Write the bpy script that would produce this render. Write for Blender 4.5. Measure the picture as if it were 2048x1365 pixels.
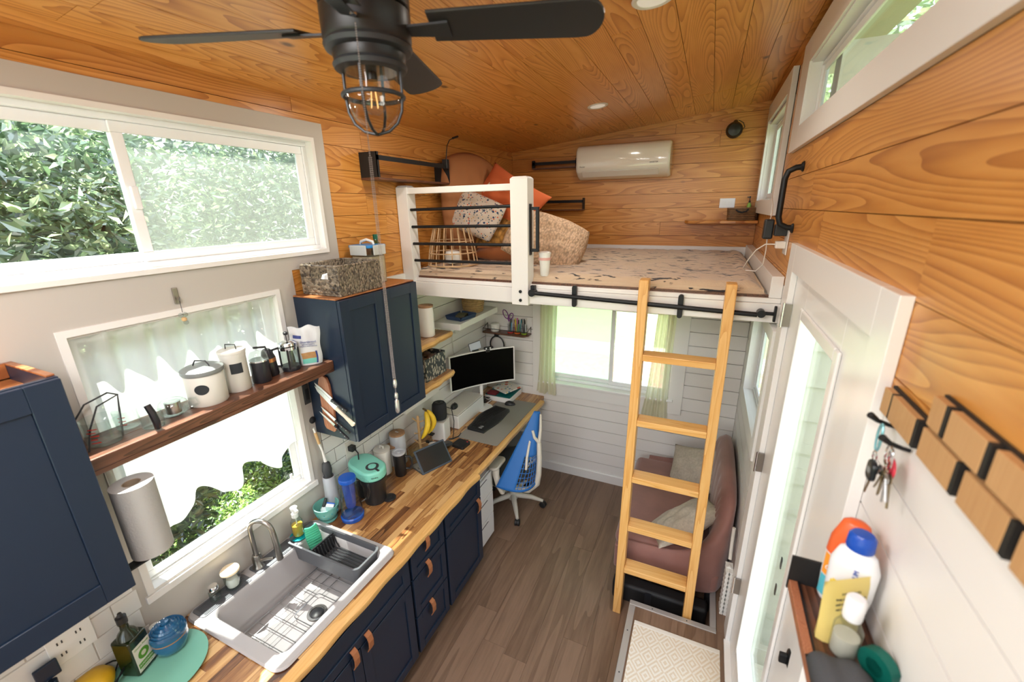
import bpy, bmesh, math, random
from mathutils import Vector, Matrix, Euler
random.seed(7)
PI = math.pi
S = bpy.context.scene
COL = S.collection
for o in list(bpy.data.objects): bpy.data.objects.remove(o)

# ------------------------------------------------------------------ camera
cd = bpy.data.cameras.new('camera'); cam = bpy.data.objects.new('camera', cd); COL.objects.link(cam); S.camera = cam
FPX, PITCH, YAW, ROLL = 844.54, 0.305876, 0.428695, -0.018558
cd.sensor_width = 36.0; cd.lens = FPX * 36.0 / 2048; cd.clip_start = 0.02; cd.clip_end = 200
cp, sp, cy, sy = math.cos(PITCH), math.sin(PITCH), math.cos(YAW), math.sin(YAW)
fw = Vector((-sy*cp, cy*cp, -sp)); rt = Vector((cy, sy, 0)); up = rt.cross(fw)
cr, sr = math.cos(ROLL), math.sin(ROLL)
X = cr*rt + sr*up; Y = cr*up - sr*rt; Z = -fw
cam.matrix_world = Matrix(((X.x, Y.x, Z.x, 1.925), (X.y, Y.y, Z.y, 0.0), (X.z, Y.z, Z.z, 2.58), (0, 0, 0, 1)))
cd.dof.use_dof = True; cd.dof.focus_distance = 2.7; cd.dof.aperture_fstop = 2.4

# ------------------------------------------------------------------ light
W = bpy.data.worlds.new('sky'); S.world = W; W.use_nodes = True
wn = W.node_tree; wn.nodes.clear()
sky = wn.nodes.new('ShaderNodeTexSky'); sky.sky_type = 'NISHITA'; sky.sun_disc = False
sky.sun_elevation = math.radians(70); sky.sun_rotation = math.radians(200); sky.air_density = 1.4; sky.dust_density = 3.0; sky.ozone_density = 1.0
mixw = wn.nodes.new('ShaderNodeMixRGB'); mixw.inputs[0].default_value = 0.7; mixw.inputs[2].default_value = (1.0, 0.985, 0.985, 1)
wn.links.new(sky.outputs[0], mixw.inputs[1])
bg = wn.nodes.new('ShaderNodeBackground'); bg.inputs[1].default_value = 2.5
wo = wn.nodes.new('ShaderNodeOutputWorld')
wn.links.new(mixw.outputs[0], bg.inputs[0]); wn.links.new(bg.outputs[0], wo.inputs[0])

def lamp(name, kind, loc, energy, color=(1, 1, 1), rot=None, aim=None, **kw):
    l = bpy.data.lights.new(name, kind); l.energy = energy; l.color = color
    for k, v in kw.items(): setattr(l, k, v)
    o = bpy.data.objects.new(name, l); COL.objects.link(o); o.location = loc
    if aim is not None: o.rotation_euler = Vector(aim).to_track_quat('-Z', 'Y').to_euler()
    return o
lamp('sun', 'SUN', (-6, 0, 9), 34.0, (1.0, 0.96, 0.90), aim=(0.31, 0.03, -0.95), angle=math.radians(0.6))
# ceiling lamps (the fixtures in view, then unseen fill lamps added to brighten the room)
for x, y, z in ((1.655, 1.87, 3.27), (0.575, 1.97, 3.14), (1.14, 3.2, 3.20)):
    lamp('downlight_or_fill', 'AREA', (x, y, z - .01), 5, (1.0, 0.93, 0.82), aim=(0, 0, -1), shape='DISK', size=0.11)
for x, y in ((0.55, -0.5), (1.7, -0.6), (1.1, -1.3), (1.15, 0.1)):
    lamp('downlight_or_fill', 'AREA', (x, y, 3.0), 17, (1.0, 0.98, 0.97), aim=(0, 0.25, -1), shape='DISK', size=0.5)
# daylight entering by the window openings
def portal(loc, sx, sy_, aim):
    o = lamp('window_daylight', 'AREA', loc, 1, aim=aim, shape='RECTANGLE', size=sx, size_y=sy_)
    o.data.cycles.is_portal = True
S.view_settings.view_transform = 'Standard'; S.view_settings.look = 'None'; S.view_settings.gamma = 1.0
S.view_settings.use_curve_mapping = False; S.view_settings.exposure = -0.05
S.cycles.max_bounces = 10; S.cycles.transparent_max_bounces = 16; S.cycles.caustics_reflective = False; S.cycles.caustics_refractive = False
S.cycles.sample_clamp_indirect = 6.0

# ------------------------------------------------------------------ materials
MAT = {}
def nt(name):
    m = bpy.data.materials.new(name); m.use_nodes = True; n = m.node_tree; n.nodes.clear()
    out = n.nodes.new('ShaderNodeOutputMaterial'); b = n.nodes.new('ShaderNodeBsdfPrincipled'); n.links.new(b.outputs[0], out.inputs[0])
    MAT[name] = m
    return m, n, b, out
def pm(name, col, rough=0.5, metal=0.0, trans=0.0, ior=1.45, spec=0.5, bump=0.0, bscale=200, noise=0.0, nscale=8, emit=None, es=0, coat=0, alpha=1, sheen=0):
    if name in MAT: return MAT[name]
    m, n, b, out = nt(name)
    b.inputs['Base Color'].default_value = (*col, 1); b.inputs['Roughness'].default_value = rough; b.inputs['Metallic'].default_value = metal
    b.inputs['Transmission Weight'].default_value = trans; b.inputs['IOR'].default_value = ior; b.inputs['Specular IOR Level'].default_value = spec
    b.inputs['Coat Weight'].default_value = coat; b.inputs['Alpha'].default_value = alpha; b.inputs['Sheen Weight'].default_value = sheen
    if emit: b.inputs['Emission Color'].default_value = (*emit, 1); b.inputs['Emission Strength'].default_value = es
    tc = n.nodes.new('ShaderNodeTexCoord')
    if noise:
        t = n.nodes.new('ShaderNodeTexNoise'); t.inputs['Scale'].default_value = nscale; t.inputs['Detail'].default_value = 4
        r = n.nodes.new('ShaderNodeValToRGB'); r.color_ramp.elements[0].position = .3; r.color_ramp.elements[1].position = .7
        r.color_ramp.elements[0].color = (*[c*(1-noise) for c in col], 1); r.color_ramp.elements[1].color = (*[min(1, c*(1+noise*.5)) for c in col], 1)
        n.links.new(tc.outputs['Object'], t.inputs['Vector']); n.links.new(t.outputs[0], r.inputs[0]); n.links.new(r.outputs[0], b.inputs['Base Color'])
    if bump:
        t = n.nodes.new('ShaderNodeTexNoise'); t.inputs['Scale'].default_value = bscale; t.inputs['Detail'].default_value = 3
        bp = n.nodes.new('ShaderNodeBump'); bp.inputs['Strength'].default_value = bump; bp.inputs['Distance'].default_value = .002
        n.links.new(tc.outputs['Object'], t.inputs['Vector']); n.links.new(t.outputs[0], bp.inputs['Height']); n.links.new(bp.outputs[0], b.inputs['Normal'])
    return m
def M(n, op, a, b=None, c=None):
    x = n.nodes.new('ShaderNodeMath'); x.operation = op
    for i, v in enumerate((a, b, c)):
        if v is None: continue
        if isinstance(v, (int, float)): x.inputs[i].default_value = v
        else: n.links.new(v, x.inputs[i])
    return x.outputs[0]
def wood(name, axis, ramp, rough=.35, space='world', rings=9.0, along=.7, across=7.0, knots=.5, coat=.15, tone=.25, contrast=1.0):
    """softwood with cathedral grain: contour lines of a noise stretched along the board, one offset and tone for each board"""
    m, n, b, out = nt(name)
    oi = n.nodes.new('ShaderNodeObjectInfo')
    if space == 'world': src = n.nodes.new('ShaderNodeNewGeometry').outputs['Position']
    else: src = n.nodes.new('ShaderNodeTexCoord').outputs['Object']
    s = n.nodes.new('ShaderNodeSeparateXYZ'); n.links.new(src, s.inputs[0])
    sc = [across]*3; sc['xyz'.index(axis)] = along
    off = M(n, 'MULTIPLY', oi.outputs['Random'], 37.0)
    c = n.nodes.new('ShaderNodeCombineXYZ')
    for i in range(3):
        v = M(n, 'MULTIPLY_ADD', s.outputs[i], sc[i], off if i == 'xyz'.index(axis) else M(n, 'MULTIPLY', off, 1.7))
        n.links.new(v, c.inputs[i])
    t = n.nodes.new('ShaderNodeTexNoise'); t.inputs['Scale'].default_value = 1.0; t.inputs['Detail'].default_value = 1.5; t.inputs['Roughness'].default_value = .35
    n.links.new(c.outputs[0], t.inputs['Vector'])
    saw = M(n, 'FRACT', M(n, 'MULTIPLY', t.outputs[0], rings*2))
    f = n.nodes.new('ShaderNodeTexNoise'); f.inputs['Scale'].default_value = 9.0; f.inputs['Detail'].default_value = 5
    n.links.new(c.outputs[0], f.inputs['Vector'])
    g = M(n, 'MULTIPLY_ADD', f.outputs[0], .5, M(n, 'MULTIPLY', M(n, 'POWER', saw, 1.6), .62*contrast))
    g = M(n, 'ADD', g, M(n, 'MULTIPLY', M(n, 'SUBTRACT', oi.outputs['Random'], .5), tone))
    r = n.nodes.new('ShaderNodeValToRGB'); els = r.color_ramp.elements
    els[0].position = ramp[0][0]; els[0].color = (*ramp[0][1], 1); els[1].position = ramp[-1][0]; els[1].color = (*ramp[-1][1], 1)
    for p, col in ramp[1:-1]: e = els.new(p); e.color = (*col, 1)
    n.links.new(g, r.inputs[0])
    res = r.outputs[0]
    if knots:
        c2 = n.nodes.new('ShaderNodeCombineXYZ')
        for i in range(3):
            n.links.new(M(n, 'MULTIPLY_ADD', s.outputs[i], 3.0 if i == 'xyz'.index(axis) else 5.5, M(n, 'MULTIPLY', off, .9)), c2.inputs[i])
        v = n.nodes.new('ShaderNodeTexVoronoi'); v.inputs['Scale'].default_value = 1.0
        n.links.new(c2.outputs[0], v.inputs['Vector'])
        sep = n.nodes.new('ShaderNodeSeparateColor'); n.links.new(v.outputs['Color'], sep.inputs[0])
        rare = M(n, 'LESS_THAN', sep.outputs[0], knots)
        k = n.nodes.new('ShaderNodeMapRange'); k.inputs[1].default_value = .045; k.inputs[2].default_value = .11; k.inputs[3].default_value = 1; k.inputs[4].default_value = 0
        n.links.new(v.outputs['Distance'], k.inputs[0])
        mx = n.nodes.new('ShaderNodeMixRGB'); mx.inputs[2].default_value = (.09, .028, .008, 1)
        n.links.new(M(n, 'MULTIPLY', k.outputs[0], M(n, 'MULTIPLY', rare, .9)), mx.inputs[0]); n.links.new(res, mx.inputs[1]); res = mx.outputs[0]
    n.links.new(res, b.inputs['Base Color'])
    b.inputs['Roughness'].default_value = rough; b.inputs['Coat Weight'].default_value = coat; b.inputs['Coat Roughness'].default_value = .25
    bp = n.nodes.new('ShaderNodeBump'); bp.inputs['Strength'].default_value = .08; bp.inputs['Distance'].default_value = .002
    n.links.new(g, bp.inputs['Height']); n.links.new(bp.outputs[0], b.inputs['Normal'])
    return m
PINE = [(.12, (.68, .325, .082)), (.5, (.555, .230, .045)), (.92, (.34, .108, .017))]
for ax in 'xy': wood('pine_'+ax, ax, PINE, knots=.10, tone=.14, rings=21, along=.45, across=4.6, contrast=.85)
wood('pine_ceiling', 'y', [(.12, (.80, .39, .115)), (.5, (.66, .28, .065)), (.92, (.38, .115, .018))], knots=.36, rough=.3, tone=.12, rings=21, along=.45, across=4.6, contrast=.85)
wood('pine_shelf', 'x', PINE, knots=.1)
LAD = [(.2, (.80, .47, .17)), (.5, (.74, .39, .115)), (.85, (.60, .27, .06))]
wood('ladder_stile', 'z', LAD, knots=.06, tone=.05, space='object', across=16, rings=5, contrast=.7)
wood('ladder_rung', 'x', LAD, knots=.07, tone=.08, space='object', across=16, rings=5, contrast=.7)
VIN = [(.2, (.235, .150, .100)), (.5, (.165, .100, .064)), (.85, (.090, .052, .032))]
wood('vinyl', 'y', VIN, knots=0, rough=.42, tone=.25, coat=.05, across=9, rings=2.2, contrast=.45)
wood('vinyl_x', 'y', VIN, knots=0, rough=.42, tone=.2, coat=.05, across=9, rings=2.2, contrast=.45)
wood('walnut', 'y', [(.2, (.16, .062, .032)), (.5, (.105, .04, .02)), (.85, (.05, .018, .009))], knots=.05, rough=.4, space='object', across=14)
wood('cherry', 'z', [(.2, (.42, .17, .085)), (.8, (.28, .095, .045))], knots=0, space='object', across=30)
wood('cabtop', 'y', [(.2, (.42, .165, .055)), (.8, (.25, .08, .025))], knots=0)
wood('stave', 'y', [(.06, (.66, .40, .17)), (.26, (.47, .245, .085)), (.46, (.31, .135, .045)), (.66, (.17, .066, .024)), (.90, (.065, .024, .010))], knots=.10, rough=.3, tone=.75, across=20, along=1.6, rings=2.0, coat=.25, contrast=.55)
wood('live_edge', 'y', [(.2, (.72, .43, .16)), (.6, (.62, .34, .105)), (.9, (.42, .19, .05))], knots=.06, rough=.35, tone=.1, across=12, contrast=.5)
wood('tile_wood', 'z', [(.2, (.52, .30, .13)), (.8, (.42, .22, .085))], knots=0, rough=.6, across=40, tone=.2, contrast=.4, coat=0)
pm('white_paint', (.80, .785, .76), .38); pm('white_gloss', (.84, .83, .81), .25)
pm('panel_paint', (.50, .47, .43), .5); pm('white_vinyl', (.84, .85, .86), .3); pm('shiplap', (.80, .775, .745), .42)
pm('ceiling_white', (.72, .71, .69), .5); pm('seam_dark', (.10, .045, .015), .8); pm('seam_grey', (.20, .19, .18), .7)
pm('navy', (.011, .022, .045), .33, spec=.5); pm('black_metal', (.012, .013, .015), .42, metal=.3); pm('black_matte', (.010, .010, .011), .6)
pm('black_plastic', (.016, .017, .019), .38); pm('dark_grey', (.045, .047, .05), .6); pm('steel', (.62, .62, .63), .28, metal=1); pm('nickel', (.36, .335, .31), .3, metal=1)
pm('chrome', (.8, .8, .82), .08, metal=1); pm('leather', (.36, .135, .055), .55, bump=.1, bscale=400)
pm('ceramic', (.80, .79, .75), .22); pm('tile_white', (.74, .74, .72), .15); pm('grout', (.03, .03, .032), .8); pm('cork', (.42, .24, .13), .6, noise=.2, nscale=60)
pm('enamel', (.66, .65, .60), .3); pm('grey_lid', (.22, .24, .24), .35); pm('chalk', (.02, .025, .03), .6)
pm('sink', (.42, .405, .41), .38, spec=.4); pm('rack_grey', (.10, .104, .115), .45); pm('rack_black', (.02, .021, .024), .4)
def glass(name, col=(1, 1, 1), rough=0.0, ior=1.45, mix=0.0):
    m, n, b, out = nt(name)
    b.inputs['Base Color'].default_value = (*col, 1); b.inputs['Roughness'].default_value = rough; b.inputs['Transmission Weight'].default_value = 1; b.inputs['IOR'].default_value = ior
    return m
def thin_glass(name, tint=(1, 1, 1), refl=.08, haze=0.0, hcol=(.8, .85, .8)):
    """one sheet: lets straight light through, a little mirror, optional haze mixed into its colour"""
    m = bpy.data.materials.new(name); m.use_nodes = True; n = m.node_tree; n.nodes.clear(); MAT[name] = m
    out = n.nodes.new('ShaderNodeOutputMaterial'); t = n.nodes.new('ShaderNodeBsdfTransparent'); t.inputs[0].default_value = (*tint, 1)
    g = n.nodes.new('ShaderNodeBsdfGlossy'); g.inputs['Roughness'].default_value = .03
    fr = n.nodes.new('ShaderNodeLayerWeight'); fr.inputs[0].default_value = .5
    mx = n.nodes.new('ShaderNodeMixShader')
    n.links.new(M(n, 'MULTIPLY_ADD', M(n, 'POWER', fr.outputs['Facing'], 4.0), min(1, .35+refl*1.2), .03), mx.inputs[0]); n.links.new(t.outputs[0], mx.inputs[1]); n.links.new(g.outputs[0], mx.inputs[2])
    res = mx.outputs[0]
    if haze:
        d = n.nodes.new('ShaderNodeBsdfTranslucent'); d.inputs[0].default_value = (*hcol, 1); m2 = n.nodes.new('ShaderNodeMixShader'); m2.inputs[0].default_value = haze
        d2 = n.nodes.new('ShaderNodeBsdfDiffuse'); d2.inputs[0].default_value = (*hcol, 1); a = n.nodes.new('ShaderNodeAddShader')
        n.links.new(d.outputs[0], a.inputs[0]); n.links.new(d2.outputs[0], a.inputs[1])
        n.links.new(res, m2.inputs[1]); n.links.new(d.outputs[0], m2.inputs[2]); res = m2.outputs[0]
    n.links.new(res, out.inputs[0]); return m
thin_glass('pane', (.96, .99, .97)); thin_glass('pane_screen', (.80, .84, .82), haze=.20, hcol=(.42, .44, .38)); thin_glass('pane_mint_reflect', (.80, .95, .84), haze=.6, hcol=(.72, .86, .76))  # mint pane: its pale green reflection is mixed into the colour
thin_glass('jar_glass', (.93, .96, .95), refl=.25); thin_glass('blue_glass', (.60, .72, .95), refl=.3)
pm('water_glass', (.9, .95, .95), .02, alpha=.25)
def cloth(name, col, trans=.5, alpha=0.0, bump=.2, bscale=300):
    m = bpy.data.materials.new(name); m.use_nodes = True; n = m.node_tree; n.nodes.clear(); MAT[name] = m
    out = n.nodes.new('ShaderNodeOutputMaterial'); d = n.nodes.new('ShaderNodeBsdfDiffuse'); d.inputs[0].default_value = (*col, 1)
    t = n.nodes.new('ShaderNodeBsdfTranslucent'); t.inputs[0].default_value = (*col, 1); mx = n.nodes.new('ShaderNodeMixShader'); mx.inputs[0].default_value = trans
    n.links.new(d.outputs[0], mx.inputs[1]); n.links.new(t.outputs[0], mx.inputs[2]); res = mx.outputs[0]
    if alpha:
        a = n.nodes.new('ShaderNodeBsdfTransparent'); m2 = n.nodes.new('ShaderNodeMixShader'); m2.inputs[0].default_value = alpha
        n.links.new(res, m2.inputs[1]); n.links.new(a.outputs[0], m2.inputs[2]); res = m2.outputs[0]
    if name.startswith('leaf'):
        gl = n.nodes.new('ShaderNodeBsdfGlossy'); gl.inputs['Roughness'].default_value = .28; m4 = n.nodes.new('ShaderNodeMixShader'); m4.inputs[0].default_value = .16
        n.links.new(res, m4.inputs[1]); n.links.new(gl.outputs[0], m4.inputs[2]); res = m4.outputs[0]
    n.links.new(res, out.inputs[0]); return m
cloth('sheer', (.90, .91, .88), .62, .22); cloth('sheer_cream', (.86, .84, .66), .5, .12); cloth('leaf', (.13, .215, .10), .4); cloth('leaf_light', (.36, .46, .24), .5)
cloth('leaf_dark', (.065, .115, .065), .35); cloth('leaf_lawn', (.30, .48, .10), .4); cloth('leaf_pale', (.30, .42, .20), .4)

# ------------------------------------------------------------------ mesh helpers
class B:
    """collects shapes into one mesh; coordinates are the thing's own unless the builder is told an origin"""
    def __init__(s): s.v = []; s.f = []
    def add(s, vs, fs):
        k = len(s.v); s.v += [tuple(v) for v in vs]; s.f += [tuple(i+k for i in f) for f in fs]; return s
    def box(s, x0, x1, y0, y1, z0, z1):
        return s.add([(x, y, z) for z in (z0, z1) for y in (y0, y1) for x in (x0, x1)],
                     [(0, 2, 3, 1), (4, 5, 7, 6), (0, 1, 5, 4), (2, 6, 7, 3), (0, 4, 6, 2), (1, 3, 7, 5)])
    def bar(s, p, q, w, h, up=(0, 0, 1)):
        """box-section bar from p to q, w sideways and h along up"""
        p, q = Vector(p), Vector(q); d = (q-p).normalized(); u = Vector(up); a = d.cross(u)
        if a.length < 1e-4: a = d.cross(Vector((1, 0, 0)))
        a.normalize(); u = a.cross(d).normalized(); a *= w/2; u *= h/2
        return s.add([p-a-u, p+a-u, p+a+u, p-a+u, q-a-u, q+a-u, q+a+u, q-a+u],
                     [(0, 3, 2, 1), (4, 5, 6, 7), (0, 1, 5, 4), (1, 2, 6, 5), (2, 3, 7, 6), (3, 0, 4, 7)])
    def lathe(s, prof, c=(0, 0, 0), n=24, axis='z', sx=1, sy=1):
        """prof: (radius, height) from one end to the other"""
        vs = []; fs = []
        for r, h in prof:
            for i in range(n):
                a = 2*PI*i/n; x, y = r*math.cos(a)*sx, r*math.sin(a)*sy
                v = {'z': (x, y, h), 'x': (h, x, y), 'y': (x, h, y)}[axis]
                vs.append((v[0]+c[0], v[1]+c[1], v[2]+c[2]))
        for j in range(len(prof)-1):
            for i in range(n):
                k = (i+1) % n; fs.append((j*n+i, j*n+k, (j+1)*n+k, (j+1)*n+i))
        if prof[0][0] > 1e-5: fs.append(tuple(reversed(range(n))))
        if prof[-1][0] > 1e-5: fs.append(tuple(range((len(prof)-1)*n, len(prof)*n)))
        return s.add(vs, fs)
    def shell(s, prof, t, c=(0, 0, 0), n=24):
        """open vessel with a wall of thickness t: outside profile up, inside down"""
        ins = [(max(r-t, 1e-4), h) for r, h in reversed(prof)]; ins[-1] = (ins[-1][0], prof[0][1]+t)
        return s.lathe(prof+ins, c, n)
    def tube(s, pts, r, n=8, close=False):
        pts = [Vector(p) for p in pts]; m = len(pts); vs = []; fs = []; prev = None
        rr = r if isinstance(r, (list, tuple)) else [r]*m
        for i, p in enumerate(pts):
            if close: d = (pts[(i+1) % m]-pts[i-1])
            else: d = pts[min(i+1, m-1)]-pts[max(i-1, 0)]
            if d.length < 1e-9: d = Vector((0, 0, 1))
            d.normalize()
            a = prev - d*prev.dot(d) if prev is not None else d.orthogonal()
            if a.length < 1e-6: a = d.orthogonal()
            a.normalize(); prev = a; b2 = d.cross(a)
            for k in range(n):
                t = 2*PI*k/n; vs.append(p+(a*math.cos(t)+b2*math.sin(t))*rr[i])
        for i in range(m if close else m-1):
            for k in range(n): fs.append((i*n+k, i*n+(k+1) % n, ((i+1) % m)*n+(k+1) % n, ((i+1) % m)*n+k))
        if not close: fs += [tuple(reversed(range(n))), tuple(range((m-1)*n, m*n))]
        return s.add(vs, fs)
    def prism(s, poly, a0, a1, axis='z'):
        """poly in the plane across axis; (x,y) for z, (y,z) for x, (x,z) for y"""
        n = len(poly); vs = []
        for a in (a0, a1):
            for p, q in poly: vs.append({'z': (p, q, a), 'x': (a, p, q), 'y': (p, a, q)}[axis])
        fs = [tuple(reversed(range(n))), tuple(range(n, 2*n))]+[(i, (i+1) % n, n+(i+1) % n, n+i) for i in range(n)]
        return s.add(vs, fs)
    def grid(s, fn, nu, nv, thick=0):
        """surface fn(u,v) on [0,1]^2"""
        vs = [fn(i/nu, j/nv) for j in range(nv+1) for i in range(nu+1)]
        return s.add(vs, [(j*(nu+1)+i, j*(nu+1)+i+1, (j+1)*(nu+1)+i+1, (j+1)*(nu+1)+i) for j in range(nv) for i in range(nu)])
    def frame(s, y0, y1, z0, z1, w, x0, x1):
        """picture-frame ring in a plane across x"""
        s.box(x0, x1, y0, y1, z1-w, z1); s.box(x0, x1, y0, y1, z0, z0+w); s.box(x0, x1, y0, y0+w, z0+w, z1-w); return s.box(x0, x1, y1-w, y1, z0+w, z1-w)
    def sheets(s, quads): return s.add(*quads)
def rrect(x0, x1, y0, y1, r, n=5):
    p = []
    for cx, cy_, a0 in ((x1-r, y1-r, 0), (x0+r, y1-r, 90), (x0+r, y0+r, 180), (x1-r, y0+r, 270)):
        for i in range(n+1):
            a = math.radians(a0+90*i/n); p.append((cx+r*math.cos(a), cy_+r*math.sin(a)))
    return p
def link_mesh(name, b, mat):
    me = bpy.data.meshes.new(name); me.from_pydata(b.v, [], b.f); me.update()
    m = MAT[mat] if isinstance(mat, str) else mat
    me.materials.append(m)
    o = bpy.data.objects.new(name, me); COL.objects.link(o); return o
def origin(o):
    p = Vector((0, 0, 0))
    while o: p += o.location; o = o.parent
    return p
def fix(me):
    bm = bmesh.new(); bm.from_mesh(me); bmesh.ops.recalc_face_normals(bm, faces=bm.faces); bm.to_mesh(me); bm.free()
def mk(name, b, mat, parent=None, smooth=False, bevel=0, w=True, sub=0, solid=0, seg=2, ang=40):
    """links builder b as ONE mesh object; w: its coordinates are world ones"""
    if parent is not None and w:
        d = origin(parent); b.v = [(x-d.x, y-d.y, z-d.z) for x, y, z in b.v]
    o = link_mesh(name, b, mat); fix(o.data); o.parent = parent
    if smooth:
        o.data.shade_smooth()
        if ang < 180: o.data.set_sharp_from_angle(angle=math.radians(ang))
    if solid: md = o.modifiers.new('thickness', 'SOLIDIFY'); md.thickness = solid; md.offset = 0
    if bevel: md = o.modifiers.new('bevel', 'BEVEL'); md.width = bevel; md.segments = seg; md.limit_method = 'ANGLE'
    if sub: md = o.modifiers.new('subdivision', 'SUBSURF'); md.levels = sub; md.render_levels = sub
    return o
def tag(o, label, cat=None, group=None, kind=None):
    if label: o['label'] = label
    if cat: o['category'] = cat
    if group: o['group'] = group
    if kind: o['kind'] = kind
    return o
def thing(name, label, cat, loc=(0, 0, 0), rz=0, group=None):
    o = bpy.data.objects.new(name, None); COL.objects.link(o); o.location = loc; o.rotation_euler = (0, 0, rz); o.empty_display_size = .05
    return tag(o, label, cat, group)
def single(name, b, mat, label, cat, group=None, loc=None, **k):
    """a thing that is one mesh; its origin is put at loc"""
    if loc is not None: b.v = [(x-loc[0], y-loc[1], z-loc[2]) for x, y, z in b.v]
    o = mk(name, b, mat, None, **k)
    if loc is not None: o.location = loc
    return tag(o, label, cat, group)
def struct(name, b, mat, parent=None, label=None, **k):
    o = mk(name, b, mat, parent, **k)
    if parent is None: o['kind'] = 'structure'
    if label: o['label'] = label
    return o
def place(o, loc=None, rot=None):
    if loc is not None: o.location = loc
    if rot is not None: o.rotation_euler = rot
    return o
def copy_tree(o, parent=None):
    c = o.copy(); COL.objects.link(c); c.parent = parent
    for ch in list(o.children): copy_tree(ch, c)
    return c
def subtract(rect, hole):
    """rect minus hole in 2D -> list of rects (a0,a1,b0,b1)"""
    a0, a1, b0, b1 = rect; c0, c1, d0, d1 = hole
    if c1 <= a0 or c0 >= a1 or d1 <= b0 or d0 >= b1: return [rect]
    out = []
    if c0 > a0: out.append((a0, c0, b0, b1))
    if c1 < a1: out.append((c1, a1, b0, b1))
    m0, m1 = max(a0, c0), min(a1, c1)
    if d0 > b0: out.append((m0, m1, b0, d0))
    if d1 < b1: out.append((m0, m1, d1, b1))
    return out
def holes_in(rects, holes):
    for h in holes:
        n = []
        for r in rects: n += subtract(r, h)
        rects = n
    return [r for r in rects if r[1]-r[0] > .004 and r[3]-r[2] > .004]
def text(parent, body, size, loc, rot, mat, name='lettering', extrude=.0004, align='CENTER', w=True):
    """flat lettering turned into a mesh part"""
    cu = bpy.data.curves.new(name, 'FONT'); cu.body = body; cu.size = size; cu.extrude = extrude; cu.align_x = align; cu.align_y = 'CENTER'; cu.resolution_u = 3
    t = bpy.data.objects.new(name, cu); COL.objects.link(t)
    dg = bpy.context.evaluated_depsgraph_get(); me = bpy.data.meshes.new_from_object(t.evaluated_get(dg)); bpy.data.objects.remove(t)
    me.materials.clear(); me.materials.append(MAT[mat]); o = bpy.data.objects.new(name, me); COL.objects.link(o); o.parent = parent
    o.location = Vector(loc)-(origin(parent) if (parent is not None and w) else Vector((0, 0, 0))); o.rotation_euler = rot
    return o
R = math.radians

# ------------------------------------------------------------------ the shell of the room
XR, YF, YU, YB = 2.29, 3.58, 4.30, -1.9       # right wall, far wall below the loft, far wall of the loft, wall behind the camera
ZW = 2.145                                    # boards above, white shiplap below (left wall)
def zc(x): return 3.115+.245*x/2.3            # sloping ceiling
def cz(y): return .90-.025*y                  # worktop height
# backing walls with openings, thin boxes
def wall_x(name, xa, xb, y0, y1, z0, z1, holes, mat):
    b = B()
    for r in holes_in([(y0, y1, z0, z1)], holes): b.box(xa, xb, r[0], r[1], r[2], r[3])
    return struct(name, b, mat)
W1 = (-.25, 1.75, 2.375, 2.93)    # upper left slider
W2 = (.60, 1.405, 1.10, 2.205)    # kitchen window
W4 = (.30, 2.64, 2.935, 3.20)     # transom in the right wall
W5 = (3.22, 4.20, 2.60, 3.17)     # right wall, loft
W6 = (2.36, 3.12, 1.35, 1.93)     # right wall, above the sofa
D1 = (1.10, 2.14, .16, 2.31)      # glazed door
WF = (.60, 1.775, .98, 1.78)      # far wall window (x,z)
wl = wall_x('wall_left', -.078, -.018, YB, YU+.1, -.1, 3.3, [W1, W2], 'seam_dark')
wr = wall_x('wall_right', XR+.018, XR+.060, YB, YU+.1, -.1, 3.5, [W4, W5, W6, D1], 'seam_dark')
def wall_y(name, ya, yb, x0, x1, z0, z1, holes, mat):
    b = B()
    for r in holes_in([(x0, x1, z0, z1)], holes): b.box(r[0], r[1], ya, yb, r[2], r[3])
    return struct(name, b, mat)
wf = wall_y('wall_far', YF+.018, YF+.11, -.13, XR+.13, -.1, 2.04, [WF], 'seam_grey')
wu = wall_y('wall_far_upper', YU+.018, YU+.12, -.13, XR+.13, 1.95, 3.5, [], 'seam_dark')
BW = [(.25, 1.15, 1.0, 2.3), (1.35, 2.1, 1.0, 2.3)]
wb = wall_y('wall_back', YB-.1, YB, -.13, XR+.13, -.1, 3.5, BW, 'white_paint')
G = .0022
def boards(parent, kind, y0, y1, z0, pitch, n, holes, mat, wall, top=None, cuts=None, name='plank'):
    """horizontal boards with open joints; wall: 'L','R' (length y) or 'F','U' (length x)"""
    G = .0045 if name == 'shiplap_board' else .0024
    for k in range(n):
        a, c = z0+k*pitch, z0+(k+1)*pitch
        if top is not None: c = min(c, top)
        if c-a < .01: break
        segs = [y0]
        if cuts:
            p = y0+random.uniform(*cuts)
            while p < y1-.35: segs.append(p); p += random.uniform(*cuts)
        segs.append(y1)
        for s0, s1 in zip(segs, segs[1:]):
            d = random.uniform(-.0008, .0008)
            for r in holes_in([(s0, s1, a, c)], holes):
                t0, t1, u0, u1 = r[0]+(G*.4 if r[0] == s0 else 0), r[1]-(G*.4 if r[1] == s1 else 0), r[2]+G/2, r[3]-G/2
                b = B()
                if wall == 'L': b.box(-.018, d, t0, t1, u0, u1)
                elif wall == 'R': b.box(XR-d, XR+.018, t0, t1, u0, u1)
                elif wall == 'F': b.box(t0, t1, YF-d, YF+.018, u0, u1)
                else: b.box(t0, t1, YU-d, YU+.018, u0, u1)
                mk(name, b, mat, parent)
P0 = 3.047-8*.1235
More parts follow.
